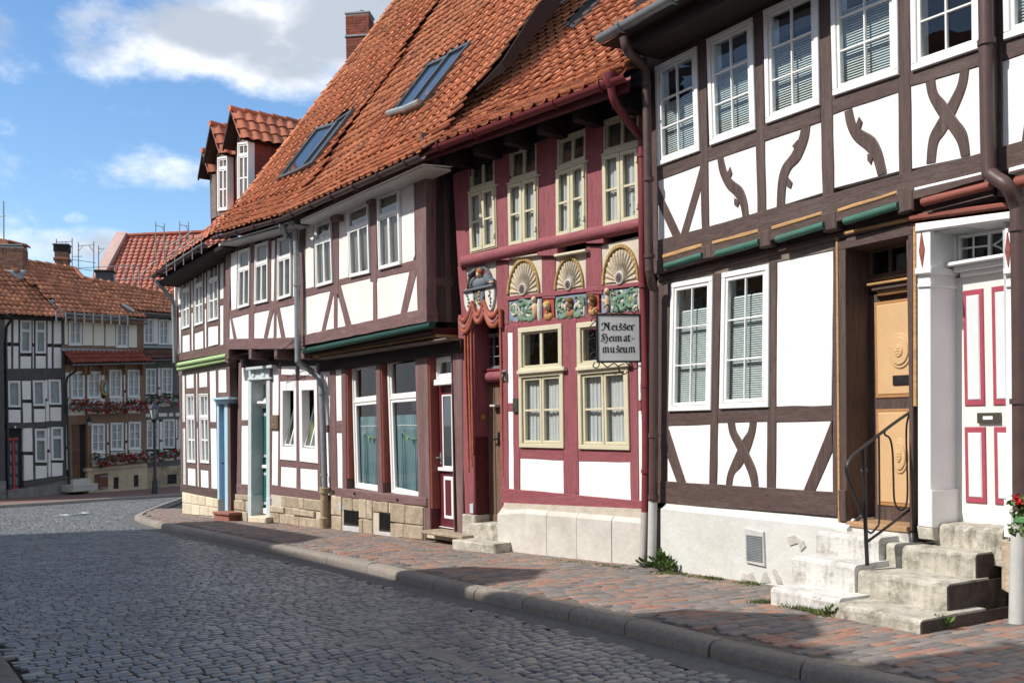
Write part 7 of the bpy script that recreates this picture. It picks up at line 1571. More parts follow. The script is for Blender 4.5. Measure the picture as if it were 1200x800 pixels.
# red lettering too worn to read is left as a faint rubbed line of paint on the beam
slab(HH, FG, [(84, 495.5), (102, 494.5), (103.5, 563), (85.5, 565)], -.40, -.10, M_INNER, 'doorway')
slab(HH, FG, [(84, 497), (93, 496), (94, 562), (85.5, 563)], -.40, -.006, mat('carved_brown_door', (.12, .06, .03), .7, .3, 4, bump=.01), 'front_door')
slab(HH, FG, [(102, 494), (104.5, 494), (105.5, 562), (103.5, 563)], -.3, .05, M_FBV, 'door_jamb'); slab(HH, FG, [(81, 496), (84, 496), (85.5, 572), (82, 572)], -.3, .05, M_FBV, 'door_jamb')
M_HPLINTH = mat('old_sandstone_plinth', (.50, .40, .255), .9, .18, 1.6, bump=.012, bscale=8, dirt=(.33, .27, .19), dscale=1.0)
slab(HH, FG, [(103, 552), (173, 544), (174, 582), (104, 588)], -.3, .07, M_HPLINTH, 'plinth', .02); slab(HH, FG, [(102, 548.5), (172, 543), (172, 545.5), (102, 552.5)], -.2, .14, M_HPLINTH, 'plinth_ledge', .01)
slab(HH, FG, [(111, 555.5), (126.5, 554), (127, 572), (111.5, 573.5)], -.2, .09, mat('brown_hatch', (.15, .06, .03), .7, .2, 6), 'cellar_hatch')
for y in (557.5, 571): slab(HH, FG, [(118, y), (127, y - .7), (127, y + .6), (118, y + 1.3)], -.1, .115, M_ZINC, 'hatch_hinge', .002)
for (x0, x1, y0, y1) in ((133.3, 139, 559, 572.5), (157, 162.3, 556.5, 570)): slab(HH, FG, [(x0, y0), (x1, y0 - .5), (x1, y1 - .5), (x0, y1)], -.1, .078, M_INNER, 'cellar_window', .003)
for (px, w) in (([(86, 562), (106, 560), (106, 568), (86, 569)], .35), ([(86, 568), (115, 566), (115, 574), (86, 576.5)], .75)): slab(HH, FG, px, -.4, w, mat('pale_far_step', (.46, .44, .37), .9, .12, 4), 'doorstep', .01)
# corbels, pent roof and pipe
for x in (99.5, 104, 121, 125, 146, 167): slab(HH, FG, [(x, 426), (x + 4.5, 425.7), (x + 3, 438), (x + 1, 439)], -.1, .22, M_FBV, 'corbel', .02)
def pent(house, F, eL, eR, prof, we, m, n, u_pad=(0, 0), poly=None, tw=.21, ts=.26):
    R = Roof(F, we, eL, eR, prof); lay_roof(R, house, R.ua - u_pad[0], R.ub + u_pad[1], m, tw=tw, ts=ts, style='roll', n_single=0, poly=poly, jit=.01, sag=.015); return R
M_PENT = mat('pent_red_tile', (.25, .062, .035), .75, .15, 3, isl=.15)
pent(HH, FG, (86, 426), (181, 424), [(.62, 42)], .62, M_PENT, 0, (.0, .0), [(72, 408), (164, 411), (183, 426), (85, 428)])
gutter(HH, FG, .66, (86, 427.5), (181, 425.5), .05, M_ZINC, brackets=False)
slab(HH, FG, [(73, 407.5), (164, 410), (164, 414), (73, 411)], -.1, .10, M_ZINC, 'lead_flashing', .01)
mb = MB(); tube(mb, [pp(FG, (89, 428), .6), pp(FG, (89.5, 434), .55), pp(FG, (79, 442), .15), pp(FG, (77.5, 450), .12), pp(FG, (80, 520), .12), pp(FG, (82, 577), .12)], .045, 8); mb.build('downpipe', M_IRON, HH, smooth=True)
# grey-timbered house next to the corner
FI = FG.shifted(-.25); HI = far_house('white house with grey timbers half hidden behind the near corner house, geraniums at its windows', 172, 210, FI)
core(HI, FI, FI.uv(166, 500)[0], FI.uv(260, 500)[0], -1.8, 6.3, -.45, 7)
M_FGV = M_FARGREY; backing(HI, FI, [(163, 368), (260, 372), (262, 545), (168, 549)], M_FGV)
rects(HI, FI, [(163.5, 167, 377, 403), (180.5, 185.3, 373, 403), (198, 215, 375, 404), (185, 188, 431, 453.5), (185.5, 188.5, 456, 476), (171, 183, 464, 477), (189, 203, 462, 477), (171, 181.5, 484.3, 489), (184, 196, 483.5, 488), (198.5, 215, 483, 487.5), (187.2, 190.5, 494, 515), (187.5, 190.8, 517.5, 538), (205.3, 208, 490, 513), (174, 187, 529, 541.5), (193, 206, 527, 540), (207, 220, 515, 538)], M_FARWHITE)
for (x0, x1, y0, y1, r) in ((168.5, 180, 373, 403, 3), (186.3, 197.7, 374, 404, 3), (171, 183.2, 431.5, 462, 3), (189.6, 202.3, 431, 461, 3), (172, 186, 492, 526, 3), (191.5, 205, 491, 525, 3), (210, 224, 490, 524, 3)): window(HI, FI, [(x0, y0), (x1, y0), (x1, y1), (x0, y1)], kind='leaves', rows=r, **{**fk2, 'sw': .03})
bars(HI, FI, [[(163, 369), (230, 372), (230, 374), (163, 372.5)], [(163, 403.5), (230, 404.5), (230, 407), (163, 407)], [(169, 477), (230, 475), (230, 483), (169, 484)], [(169, 488.5), (230, 486.5), (230, 490.5), (169, 492.5)], [(170, 541.5), (230, 537), (230, 545), (170, 549)], [(167, 373), (168.5, 373), (168.5, 404), (167, 404)], [(183.3, 431), (185, 431), (187.3, 545), (185.8, 545)], [(202.5, 430), (205, 430), (207, 545), (204.5, 545)]], M_FGV)
slab(HI, FI, [(170, 548), (262, 541), (262, 590), (170, 592)], -.3, .05, mat('rubble_far_plinth', (.38, .30, .19), .95, .35, 4, bump=.02, bscale=7, dirt=(.12, .10, .08), dscale=2.6), 'plinth', .02); slab(HI, FI, [(196.5, 556), (207, 555), (207, 566), (196.5, 567)], -.1, .062, M_INNER, 'cellar_window', .003)
pent(HI, FI, (174, 421), (215, 420), [(.5, 45)], .5, mat('pent_brown_tile', (.13, .06, .042), .8, .2, 3, isl=.2), 0, (.0, 1.0), [(163, 405), (215, 406), (215, 424), (180, 424), (164, 411)])
gutter(HI, FI, .54, (177, 422), (225, 420.5), .05, M_ZINC, brackets=False); slab(HI, FI, [(164, 404.5), (225, 406), (225, 408.5), (164, 407.5)], -.1, .08, M_ZINC, 'lead_flashing', .01)
# their roofs
RG = Roof(FG, .40, (0, 368.5), (82, 373), [(3.9, 42)])
lay_roof(RG, HG, RG.ua - 3.2, RG.ub + 6.5, M_TILE_FAR, tw=.23, ts=.27, style='roll', n_single=0, poly=[(-120, 372), (82, 375), (78, 370), (2, 300), (-30, 290), (-160, 280)], jit=.012, sag=.04)
RH = Roof(FG, .48, (76, 366), (172, 373), [(4.6, 42)])
lay_roof(RH, HH, RH.ua - 1.0, RH.ub + 8, M_TILE_FAR, tw=.23, ts=.27, style='roll', n_single=0, poly=[(80, 371), (76, 366), (4, 304), (32, 306), (86, 314), (98, 325), (170, 371), (172, 376)], jit=.012, sag=.04)
RI = Roof(FI, .40, (150, 363), (206, 368), [(3.6, 40)])
lay_roof(RI, HI, RI.ua - 1, RI.ub + 9, M_TILE_FAR, tw=.23, ts=.27, style='roll', n_single=0, poly=[(152, 366), (97, 326), (122, 332), (180, 341), (212, 346), (260, 372), (205, 372)], jit=.012, sag=.03)
gutter(HG, FG, .44, (2, 371), (82, 375), .055, M_IRON, brackets=False); gutter(HH, FG, .54, (76, 368), (172, 375), .06, M_ZINC, brackets=False); gutter(HI, FI, .46, (158, 366), (210, 370), .05, M_ZINC, brackets=False)
slab(HH, FG, [(74, 368), (170, 375), (168, 380), (74, 374)], -.1, .42, M_FBV, 'eaves_board'); slab(HI, FI, [(160, 367), (230, 371), (230, 374), (162, 370)], -.1, .36, M_FGV, 'eaves_board')
def sheet3(house, pts, m, name, th=.05):
    mb = MB(); mb.add(pts, [tuple(range(len(pts)))]); return mb.build(name, m, house)
mb = MB(); Pg = [on_roof(RH, x, y, 1.5, .34) for x, y in ((66, 366), (150, 371))]
for k in range(2): tube(mb, [p - Vector((0, 0, .16 * k)) for p in Pg], .016, 5)
for k in range(9): p = Pg[0] + (Pg[1] - Pg[0]) * (k / 8); tube(mb, [p + Vector((0, 0, .05)), p - Vector((0, 0, .34))], .028, 5)
mb.build('snow_guard', M_ZINC, HH)
mb = MB(); tube(mb, [on_roof(RG, 5, 303, 2.5, .08), on_roof(RG, 77, 369, 1.0, .08)], .05, 6); mb.build('verge_flashing', M_ZINC, HH)
mb = MB(); tube(mb, [on_roof(RI, 143, 357, .8, .10), on_roof(RI, 157, 365.5, .3, .10)], .10, 6); mb.build('verge_flashing', M_ZINC, HI)
# ridge tiles
def ridge(house, R, pts, m=M_TILE_FAR, r=.12):
    mb = MB(); P = [on_roof(R, x, y, 2.5, .04) for x, y in pts]
    for a, b in zip(P[:-1], P[1:]):
        n = max(1, int((b - a).length / .38))
        for k in range(n): tube(mb, [a + (b - a) * (k / n), a + (b - a) * ((k + 1) / n) - Vector((0, 0, .04))], [r, r * .85], 7)
    mb.build('ridge_tiles', m, house, smooth=True, kind='stuff')
ridge(HH, RH, [(30, 306), (86, 314)]); ridge(HH, RH, [(87, 315), (98, 326)]); ridge(HI, RI, [(98, 326), (180, 341), (206, 346)])
# chimneys on these roofs
def far_chimney(house, px, yt, yb, Y, wx, wy, m, capfn=None):
    c = at_depth(px, yb, Y); zt = at_depth(px, yt, Y).z; ch, Fc = chimney(house, (c.x, c.y), wx, wy, c.z - 1.6, zt, m, .085, r=(1, .25), single=True); return ch, Fc, zt
RXp = on_roof(RH, 25, 318, 2.5)
ch, Fc, zt = far_chimney(HH, 14, 290, 318, RXp.y + .2, 1.0, .85, M_FARBRICK)
mb = MB(); box(mb, Fc, -.50, .48, zt, zt + .06, -.46, .46, .01); mb.build('chimney_cap', M_ZINC, ch)
mb = MB(); mb.add(*prism(Fc, [(-.42, zt + .02), (.0, zt + .02), (-.1, zt + .26), (-.42, zt + .30)], -.35, .35, .01, True)); mb.build('chimney_tile_cap', M_TILE_FAR, ch)
mb = MB(); mb.add(*prism(Fc, [(-.05, zt + .19), (.62, zt + .04), (.62, zt + .10), (-.05, zt + .25)], -.35, .35, .004, True)); mb.build('chimney_tile_cap', M_TILE_FAR, ch); mb = MB(); tube(mb, [Fc.P(.45, zt, .2), Fc.P(.45, zt + .08, .2)], .03, 6); mb.build('cap_prop', M_ZINC, ch)
mb = MB(); box(mb, Fc, -.58, .60, zt - 1.35, zt - .95, -.50, .52, .06); mb.build('lead_apron', M_ZINC, ch)
RYp = on_roof(RH, 74, 314, 3.0); ch, Fc, zt = far_chimney(HH, 73.5, 288, 332, RYp.y + 1.6, .52, .52, M_FARBRICK)
mb = MB(); box(mb, Fc, -.30, .30, zt - .28, zt, -.30, .30, .02); mb.build('sooty_head', M_INNER, ch); mb = MB(); box(mb, Fc, -.33, .33, zt, zt + .05, -.33, .33, .01); mb.build('chimney_cap', M_ZINC, ch); mb = MB(); box(mb, Fc, -.31, .31, zt - .66, zt - .54, -.31, .31, .02); mb.build('chimney_band', M_FARBRICK, ch)
mb = MB(); p = at_depth(4.5, 300, RXp.y); tube(mb, [p - Vector((0, 0, .4)), at_depth(4.2, 236, RXp.y)], .025, 6); tube(mb, [at_depth(-4, 254, RXp.y), at_depth(7, 253, RXp.y)], .02, 5); mb.build('aerial', M_ZINC, HH)
RIp = on_roof(RI, 122, 332, 2.5); c = at_depth(123, 328, RIp.y + .6); zt = at_depth(123, 317.5, RIp.y + .6).z; Fc = Fac(c.x, c.y, (1, .3)); mb = MB(); mb.add(*prism(Fc, [(-.42, c.z - .6), (.42, c.z - .6), (.34, zt - .08), (-.34, zt - .08)], -.3, .3, .01)); ch = mb.build('chimney', mat('slate_hung_chimney', (.07, .075, .085), .6, .2, 6), HI); mb = MB(); box(mb, Fc, -.40, .40, zt - .08, zt, -.36, .36, .01); mb.build('chimney_cap', M_INNER, ch)
# ---------------------------------------------------------------- house being re-roofed behind, with its scaffolding
FJ = Fac(-20.5, 52, (1, .12)); HJ = thing('house', FJ.P(2, gz(52), 0), 'house with bright new red pantile roof behind scaffolding, above the far roofs', 'house')
eL, eR = (88, 352), (240, 352)
RJ = Roof(FJ, .3, eL, eR, [(4.6, 44)])
uJ0, uJ1 = FJ.uv(96, 352)[0], FJ.uv(260, 345)[0]; zJ = FJ.uv(120, 352)[1]
core(HJ, FJ, uJ0, uJ1, -1.5, zJ, 0, 9, mat('old_brick_wall', (.28, .13, .09), .9, .2, 2, bump=.01))
lay_roof(RJ, HJ, uJ0 + .2, uJ1, M_TILE_RED, tw=.30, ts=.34, style='roll', n_single=0, jit=.004, sag=0, poly=[(88, 360), (96, 352), (138, 277), (290, 268), (290, 360)])
ra, rb_ = on_roof(RJ, 108, 328, 2, .12), on_roof(RJ, 136.5, 276, 2, .12); ra = ra + (ra - rb_) * .6
mb = MB(); n_ = Vector((0, 0, .22)); sx = FJ.r * .55; V = [ra, rb_, rb_ + sx, ra + sx]; mb.add([p - n_ for p in V] + [p + n_ for p in V], [(4, 7, 6, 5), (0, 4, 5, 1), (2, 6, 7, 3), (1, 5, 6, 2), (3, 7, 4, 0)]); mb.build('gable_coping', mat('pinkish_coping', (.50, .34, .30), .8, .1, 3), HJ)
mb = MB(); P = [on_roof(RJ, 138, 276.5, 2, .08), on_roof(RJ, 215, 273, 2, .08), on_roof(RJ, 280, 270, 2, .08)]
for a, b in zip(P[:-1], P[1:]):
    n = int((b - a).length / .42)
    for k in range(n): tube(mb, [a + (b - a) * (k / n), a + (b - a) * ((k + 1) / n)], [.14, .12], 7)
mb.build('ridge_tiles', M_TILE_RED, HJ, smooth=True, kind='stuff')
SC = thing('scaffolding', FJ.P(1.5, zJ, .9), 'galvanised tube scaffolding round the red pantile roof', 'scaffolding')
M_GALV = mat('galvanised_tube', (.26, .28, .29), .5, .08, 6, metal=.2)
def sc_tube(pts, r=.026, name='scaffold_tube', w=.9):
    mb = MB(); tube(mb, [pp(FJ, p, w) for p in pts], r, 6); mb.build(name, M_GALV, SC, smooth=True)
for x, y0, y1 in ((66, 280, 350), (84.5, 279, 350), (91.8, 284, 350), (109.8, 283, 350), (115.5, 288, 340), (182.5, 260, 335), (192.5, 262, 335), (210.5, 259, 300), (221, 260, 300), (135, 312, 350), (146, 310, 350), (155.5, 310, 350), (163, 310, 350), (182.3, 315, 345)): sc_tube([(x, y1), (x, y0)])
for a, b in (((66, 283.5), (84.5, 283)), ((91.8, 288), (109.8, 287)), ((115.5, 291.5), (123, 291)), ((182.5, 264), (192.5, 266.5)), ((210.5, 263.5), (221, 265)), ((84.5, 304), (112, 308)), ((84.5, 300.5), (96, 300.5)), ((84, 313.5), (108, 317)), ((92, 314), (146, 311.5)), ((146, 311), (164, 313)), ((138, 327.5), (182, 325.5)), ((183, 283.5), (211, 283.5)), ((183, 293.5), (200, 293.5)), ((160, 327), (182, 305)), ((192, 292), (225, 271)), ((196, 299), (226, 278))): sc_tube([a, b], .020, 'scaffold_rail')
for a, b in (((69, 290), (73, 284)), ((81, 290), (77, 284)), ((92, 294), (97, 288)), ((109, 294), (104.5, 288)), ((116, 297), (121, 292)), ((190, 266), (193, 273)), ((218, 265), (221, 272))): sc_tube([a, b], .02, 'scaffold_brace')
# ---------------------------------------------------------------- steps, handrail, sign and small things
def step(par, F, u0, u1, z0, z1, w0, w1, m, name='step', a=.016):
    mb = MB(); n = 26; rnd = random.Random(int(u0 * 100 + w1 * 37)); V = []
    top = []; 
    for k in range(n + 1):
        u = u0 + (u1 - u0) * k / n; j = rnd.uniform(-a, a); e = rnd.uniform(-a, a)
        top.append([F.P(u, z0, w1 + j * .5), F.P(u, z1 - .035 + e * .5, w1 + j), F.P(u, z1 - .012 + e * .6, w1 - .010 + j), F.P(u, z1 + e * .4, w1 - .035 + j), F.P(u, z1 + rnd.uniform(-a, a) * .25, (w0 + w1) / 2), F.P(u, z1, w0)])
    c = 6; V = [p for r in top for p in r]
    mb.add(V, [(k * c + i, (k + 1) * c + i, (k + 1) * c + i + 1, k * c + i + 1) for k in range(n) for i in range(c - 1)] + [tuple(c - 1 - i for i in range(c)) + (len(V),), tuple(n * c + i for i in range(c)) + (len(V) + 1,)] if False else [(k * c + i, (k + 1) * c + i, (k + 1) * c + i + 1, k * c + i + 1) for k in range(n) for i in range(c - 1)])
    L = [F.P(u0, z0, w0)] + top[0]; Rr = [F.P(u1, z0, w0)] + top[-1]
    mb.add(L, [tuple(range(len(L) - 1, -1, -1))]); mb.add(Rr, [tuple(range(len(Rr)))])
    return mb.build(name, m, par)
uS = lambda x, y, w: FD.uv(x, y, w)[0]
ST = thing('stone_steps', FD.P(uS(1025, 700, .6), 0, .5), 'worn stone steps, left half limewashed and right half bare, beneath the two front doors', 'steps')
g1, g2, g3 = 1.10, .64, .22
step(ST, FD, uS(975, 702, g1) + .0, uS(1078, 735, g1), -.2, .105, .3, g1, M_STEP); step(ST, FD, uS(1004, 664, g2), uS(1109, 690, g2), .0, .315, .1, g2, M_STEP); step(ST, FD, uS(1037, 635, g3), uS(1142, 655, g3), .2, .515, -.35, g3, M_STEP)
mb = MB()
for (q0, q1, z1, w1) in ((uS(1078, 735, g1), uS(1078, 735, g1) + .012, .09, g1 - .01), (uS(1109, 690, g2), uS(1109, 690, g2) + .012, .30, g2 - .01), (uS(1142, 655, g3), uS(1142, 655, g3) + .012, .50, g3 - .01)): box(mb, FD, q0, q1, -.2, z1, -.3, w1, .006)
mb.build('step_side', mat('shade_dark_stained_brickwork', (.055, .042, .036), .95, .35, 9, bump=.02, bscale=9, dirt=(.14, .07, .05), dscale=5, damt=.6), ST)  # shade of the steps' right side is put into this stained brick's colour
step(ST, FD, uS(1094, 620, -.02), uS(1175, 630, -.02), .4, .705, -.4, -.02, M_STEP)
h1, h2, h3 = 1.02, .66, .30
a0, a1, a2 = uS(903, 690, h1), uS(929, 655, h2), uS(957, 628, h3)
step(ST, FD, a0, uS(975, 702, g1) - .006, -.2, .125, .3, h1, M_STEPWHITE); step(ST, FD, a1, uS(1004, 664, g2) - .006, .0, .365, .1, h2, M_STEPWHITE); step(ST, FD, a2, uS(1037, 635, g3) - .006, .2, .565, -.1, h3, M_STEPWHITE)
mb = MB(); box(mb, FD, uo0 - .10, uo1 + .02, .4, .60, -.40, .03, .01); mb.build('threshold', M_STEPWHITE, ST); mb = MB(); box(mb, FD, uo0 - .0, uo1 - .0, .60, .655, -.36, .045, .01); mb.build('door_sill', mat('pine_sill', (.36, .22, .12), .6, .2, 8, HS), ST)
# wrought iron handrail standing on the joint between the two flights
uh = uS(1016, 662, .56); Hr = FD.P(uh, 0, 0); FR_ = Fac(Hr.x, Hr.y, (FD.n.x, FD.n.y))        # a plane at right angles to the wall
HRT = thing('handrail', FD.P(uh, .33, .5), 'black wrought iron handrail rising beside the orange-panelled door', 'handrail')
def hp(x, y):
    d = ray(x, y); t = (Hr - CAM).dot(FD.r) / d.dot(FD.r); return CAM + d * t
def hr(pts, r, name, k=5, seg=8, flat=None):
    mb = MB(); tube(mb, smooth_path([hp(*p) for p in pts], k), r, seg, True, flat); mb.build(name, M_IRON, HRT, smooth=True)
hr([(1075, 477), (1050, 494), (1025, 513), (1004, 530), (995, 539), (992, 548), (994, 560), (1001, 577), (1008, 597), (1008.5, 605), (1004.5, 609)], .019, 'rail', flat=.6)
hr([(1012, 524), (1012.5, 560), (1014, 610), (1016.3, 662)], .018, 'newel', 2); hr([(1017, 634), (1045, 613), (1072, 592)], .012, 'lower_rail', 2)
hr([(1037, 505), (1037, 509), (1043, 514), (1046, 530), (1047, 560), (1048, 585), (1052, 595), (1057, 597), (1062, 591), (1063.5, 570), (1062, 510), (1064, 490), (1068, 484)], .009, 'scroll_bar')
hr([(1030, 511), (1030.5, 560), (1030.5, 608), (1027, 618), (1021, 624), (1017, 622)], .009, 'scroll_bar'); hr([(1071, 482), (1072.5, 540), (1074, 592)], .014, 'baluster', 2); hr([(1011, 550), (1014.8, 552)], .024, 'collar', 1); hr([(1076, 530), (1080, 560), (1079, 590)], .008, 'scroll_bar')
# hanging sign
SGd = Vector((.985, .17, 0)).normalized(); p1 = pp(FM, (751.5, 395), .10)
FSG = Fac(p1.x, p1.y, (SGd.x, SGd.y)); FSG.r = SGd; FSG.n = Vector((SGd.y, -SGd.x, 0))
SG = thing('hanging_sign', pp(FM, (752, 400), .05), 'grey museum sign in black letters within a curled iron frame, hung from the rose house', 'sign')
(sa, st_), (sb, sbm) = FSG.uv(699.5, 369), FSG.uv(750.3, 423.5)
mb = MB(); box(mb, FSG, sa, sb, sbm, st_, -.012, .012, .004); mb.build('sign_board', mat('pale_grey_sign_paint', (.76, .78, .76), .6, .04, 3), SG)
mb = MB(); e = .012
for q in ((sa - e, sa + e, sbm, st_), (sb - e, sb + e, sbm, st_), (sa - e, sb + e, st_ - e, st_ + e), (sa - e, sb + e, sbm - e, sbm + e)): box(mb, FSG, *q, -.016, .016, .003)
mb.build('sign_frame', M_IRON, SG)
G_ = {'i': (.36, [[(-.02, .80), (.10, 1.0)], [(.06, .95), (.06, .12)], [(.0, .14), (.16, .0)], [(.06, 1.30), (.12, 1.36)]]),
      'r': (.56, [[(-.02, .80), (.10, 1.0)], [(.06, .95), (.06, .12)], [(.0, .14), (.16, .0)], [(.10, .84), (.30, 1.02), (.40, .86)]]),
      'e': (.56, [[(.28, 1.0), (.06, .80), (.06, .22), (.22, .0), (.40, .16)], [(.26, 1.0), (.40, .80), (.36, .62), (.10, .46)]]),
      's': (.53, [[(.42, .90), (.26, 1.02), (.08, .82), (.10, .64), (.36, .46), (.40, .18), (.22, .0), (.02, .14)], [(.22, 1.02), (.30, 1.22), (.18, 1.30)]]),
      'a': (.62, [[(.06, .92), (.24, 1.02), (.40, .96), (.40, .14), (.54, .0)], [(.38, .62), (.14, .55), (.04, .30), (.18, .0), (.40, .20)]]),
      't': (.50, [[(.14, 1.30), (.12, .20), (.26, .0), (.42, .12)], [(-.02, 1.0), (.36, 1.0)]]), '-': (.50, [[(.06, .50), (.38, .62)]]),
      'm': (1.16, [[(-.02, .80), (.10, 1.0)], [(.06, .95), (.06, .12)], [(.0, .14), (.14, .0)], [(.12, .86), (.30, 1.02), (.42, .90), (.42, .12)], [(.36, .14), (.50, .0)], [(.48, .86), (.66, 1.02), (.78, .90), (.78, .14), (.92, .0)]]),
      'u': (.82, [[(-.02, .80), (.10, 1.0)], [(.06, .95), (.06, .18), (.20, .0), (.42, .22)], [(.36, .82), (.46, 1.0)], [(.43, .95), (.43, .14), (.58, .0)]]),
      'N': (1.22, [[(.02, 1.02), (-.02, 1.26), (.16, 1.44), (.36, 1.36), (.40, 1.0), (.34, .36), (.16, .02), (-.06, .10)], [(.36, 1.38), (.56, 1.10), (.74, .62), (.84, .20)], [(.62, 1.36), (.80, 1.46), (.92, 1.34), (.84, .9), (.86, .14), (1.02, .0)]]),
      'H': (1.10, [[(.42, 1.40), (.16, 1.46), (.02, 1.20), (.20, 1.02), (.34, .80), (.20, .52), (.0, .60)], [(.24, 1.42), (.62, 1.38), (.74, 1.20)], [(.34, .92), (.36, .24), (.10, .0), (-.08, .14)], [(.38, .74), (.62, .98), (.82, .78), (.80, .16), (.60, -.28), (.42, -.20)]])}
def lettering(text, xa, xb, base, xh):
    (ua, vb), (ub, _) = FSG.uv(xa, base, .012), FSG.uv(xb, base, .012); hgt = abs(FSG.uv(xa, base - xh, .012)[1] - vb)
    tot = sum(G_[c][0] for c in text) - .14; sx = (ub - ua) / tot; x = 0; al = R_(40); hw = .115
    for q, c in enumerate(text):
        adv, strokes = G_[c]; mb = MB()
        for s in strokes:
            for (x0, y0), (x1, y1) in zip(s[:-1], s[1:]):
                dx, dy = x1 - x0, y1 - y0; nx, ny = hw * math.cos(al), hw * math.sin(al)
                if abs(dx * ny - dy * nx) < .012 * math.hypot(dx, dy) * 1.0 + 1e-4: nx, ny = nx * .3 - ny * .25, ny * .3 + nx * .25
                P = [(x0 - nx, y0 - ny), (x0 + nx, y0 + ny), (x1 + nx, y1 + ny), (x1 - nx, y1 - ny)]
                P = [(ua + (x + px) * sx, vb + py * hgt) for px, py in P]
                lift = .0135 + random.random() * .0012; mb.add(*prism(FSG, P, .010, lift, 0))
        mb.build('letter', mat('black_lettering', (.012, .012, .012), .5, .0), SG); x += adv
lettering('Neisser', 705.5, 743.5, 386.6, 5.9); lettering('Heimat-', 705, 742.5, 399.8, 5.9); lettering('museum', 706.5, 744.8, 413.0, 6.3)
def curl(c, r, a0, turn, rev=1.25, w=0.0):
    mb = MB(); pts = []
    for k in range(19):
        f = k / 18; rr = r * (1 - .62 * f); a = a0 + turn * rev * 6.283 * f; pts.append(FSG.P(c[0] + rr * math.cos(a), c[1] + rr * math.sin(a), w))
    tube(mb, pts, [.0085 * (1 - .3 * k / 18) for k in range(19)], 6); mb.build('iron_scroll', M_IRON, SG, smooth=True)
def arcp(pts, r=.0075):
    mb = MB(); tube(mb, smooth_path([FSG.P(*FSG.uv(*p), 0) for p in pts], 5), r, 6); mb.build('iron_scroll', M_IRON, SG, smooth=True)
for pts in ([(698, 369), (696, 364), (699, 362), (702, 365)], [(705, 368), (712, 366), (714, 360), (711, 357), (708, 361)], [(714, 361), (715, 366), (720, 368), (724, 366), (725, 361), (722, 358)], [(724, 362), (728, 367), (735, 368)], [(734, 359), (740, 365), (747, 369)], [(747, 369), (748, 363), (745, 360), (743, 363)], [(752, 369), (755, 365), (752, 363)],
            [(698, 376), (692, 382), (689, 390), (691, 394), (696, 391)], [(697, 396), (691, 397), (689, 402), (693, 407), (698, 411)], [(698, 412), (693, 414), (692, 419), (696, 421), (698, 418)], [(697, 424), (695, 429), (699, 431), (702, 428), (702, 424)], [(698, 372), (694, 373), (693, 377)],
            [(751, 370), (750, 379), (753, 385), (759, 389), (762, 389)], [(761, 390), (753, 392), (751, 397), (754, 402), (760, 404), (762, 403)], [(761, 405), (754, 407), (751, 413), (752, 420), (757, 425), (762, 427)], [(751, 424), (755, 426), (753, 430), (749, 428)],
            [(704, 424), (708, 427), (712, 430), (718, 426), (722, 427), (725, 431), (725, 436), (721, 438), (718, 436)], [(725, 429), (728, 427), (732, 426)], [(725, 432), (728, 437), (733, 438), (735, 435)], [(733, 424), (738, 429), (744, 432), (748, 430), (746, 425)], [(758, 386), (760, 384)]): arcp(pts)
mb = MB(); tube(mb, [FSG.P(sb + .07, sbm - .06, 0), FSG.P(sb + .10, (sbm + st_) / 2, 0), FSG.P(sb + .07, st_ + .08, 0)], .012, 6); tube(mb, [FSG.P(sb + .08, st_ + .02, 0), pp(FM, (757, 368), .0)], .011, 6); tube(mb, [FSG.P(sb + .08, sbm - .02, 0), pp(FM, (757, 426), .0)], .011, 6); tube(mb, [FSG.P(sb, st_ - .06, 0), FSG.P(sb + .09, st_ - .06, 0)], .008, 6); tube(mb, [FSG.P(sb, sbm + .08, 0), FSG.P(sb + .09, sbm + .08, 0)], .008, 6); mb.build('wall_bracket', M_IRON, SG)
# street lamp in front of the far houses
lp = ground_pt(182, 577.5, 0); LMP = thing('street_lamp', lp, 'black lantern lamp post on the far pavement, in front of the red geraniums', 'street lamp')
kz = lambda y: at_depth(181, y, lp.y).z
def lathe(prof, m, name, seg=16, sides=None):
    mb = MB(); s = sides or seg; V = []; n = len(prof)
    for r, z in prof:
        for k in range(s): a = 6.2832 * (k + .5) / s; V.append((lp.x + r * math.cos(a), lp.y + r * math.sin(a), z))
    mb.add(V, [(i * s + k, i * s + (k + 1) % s, (i + 1) * s + (k + 1) % s, (i + 1) * s + k) for i in range(n - 1) for k in range(s)] + [tuple(range(s - 1, -1, -1)), tuple(range((n - 1) * s, n * s))]); return mb.build(name, m, LMP, smooth=sides is None)
z0 = lp.z
lathe([(.135, z0 - .05), (.135, z0 + .10), (.115, z0 + .13), (.12, z0 + .42), (.085, z0 + .50), (.075, z0 + .58), (.055, z0 + .64), (.045, kz(500)), (.045, kz(495))], M_IRON, 'lamp_post'); lathe([(.05, kz(495)), (.10, kz(493)), (.11, kz(491))], M_IRON, 'lantern_base')
lathe([(.10, kz(490.5)), (.185, kz(478.5))], mat('lantern_glass', (.40, .42, .42), .2, .05, 4, spec=.6), 'lantern_glass', sides=6); lathe([(.22, kz(478.8)), (.21, kz(478)), (.15, kz(475.5)), (.05, kz(472.5)), (.03, kz(470.5)), (.012, kz(469))], mat('lantern_roof_paint', (.03, .034, .045), .45), 'lantern_roof', sides=6)
mb = MB()
for k in range(6): a = 6.2832 * (k + .5) / 6; tube(mb, [(lp.x + .105 * math.cos(a), lp.y + .105 * math.sin(a), kz(491)), (lp.x + .19 * math.cos(a), lp.y + .19 * math.sin(a), kz(478.5))], .014, 5)
tube(mb, [(lp.x - .13, lp.y, kz(500.5)), (lp.x + .13, lp.y, kz(500.5))], .014, 6); mb.build('lantern_bars', M_IRON, LMP)
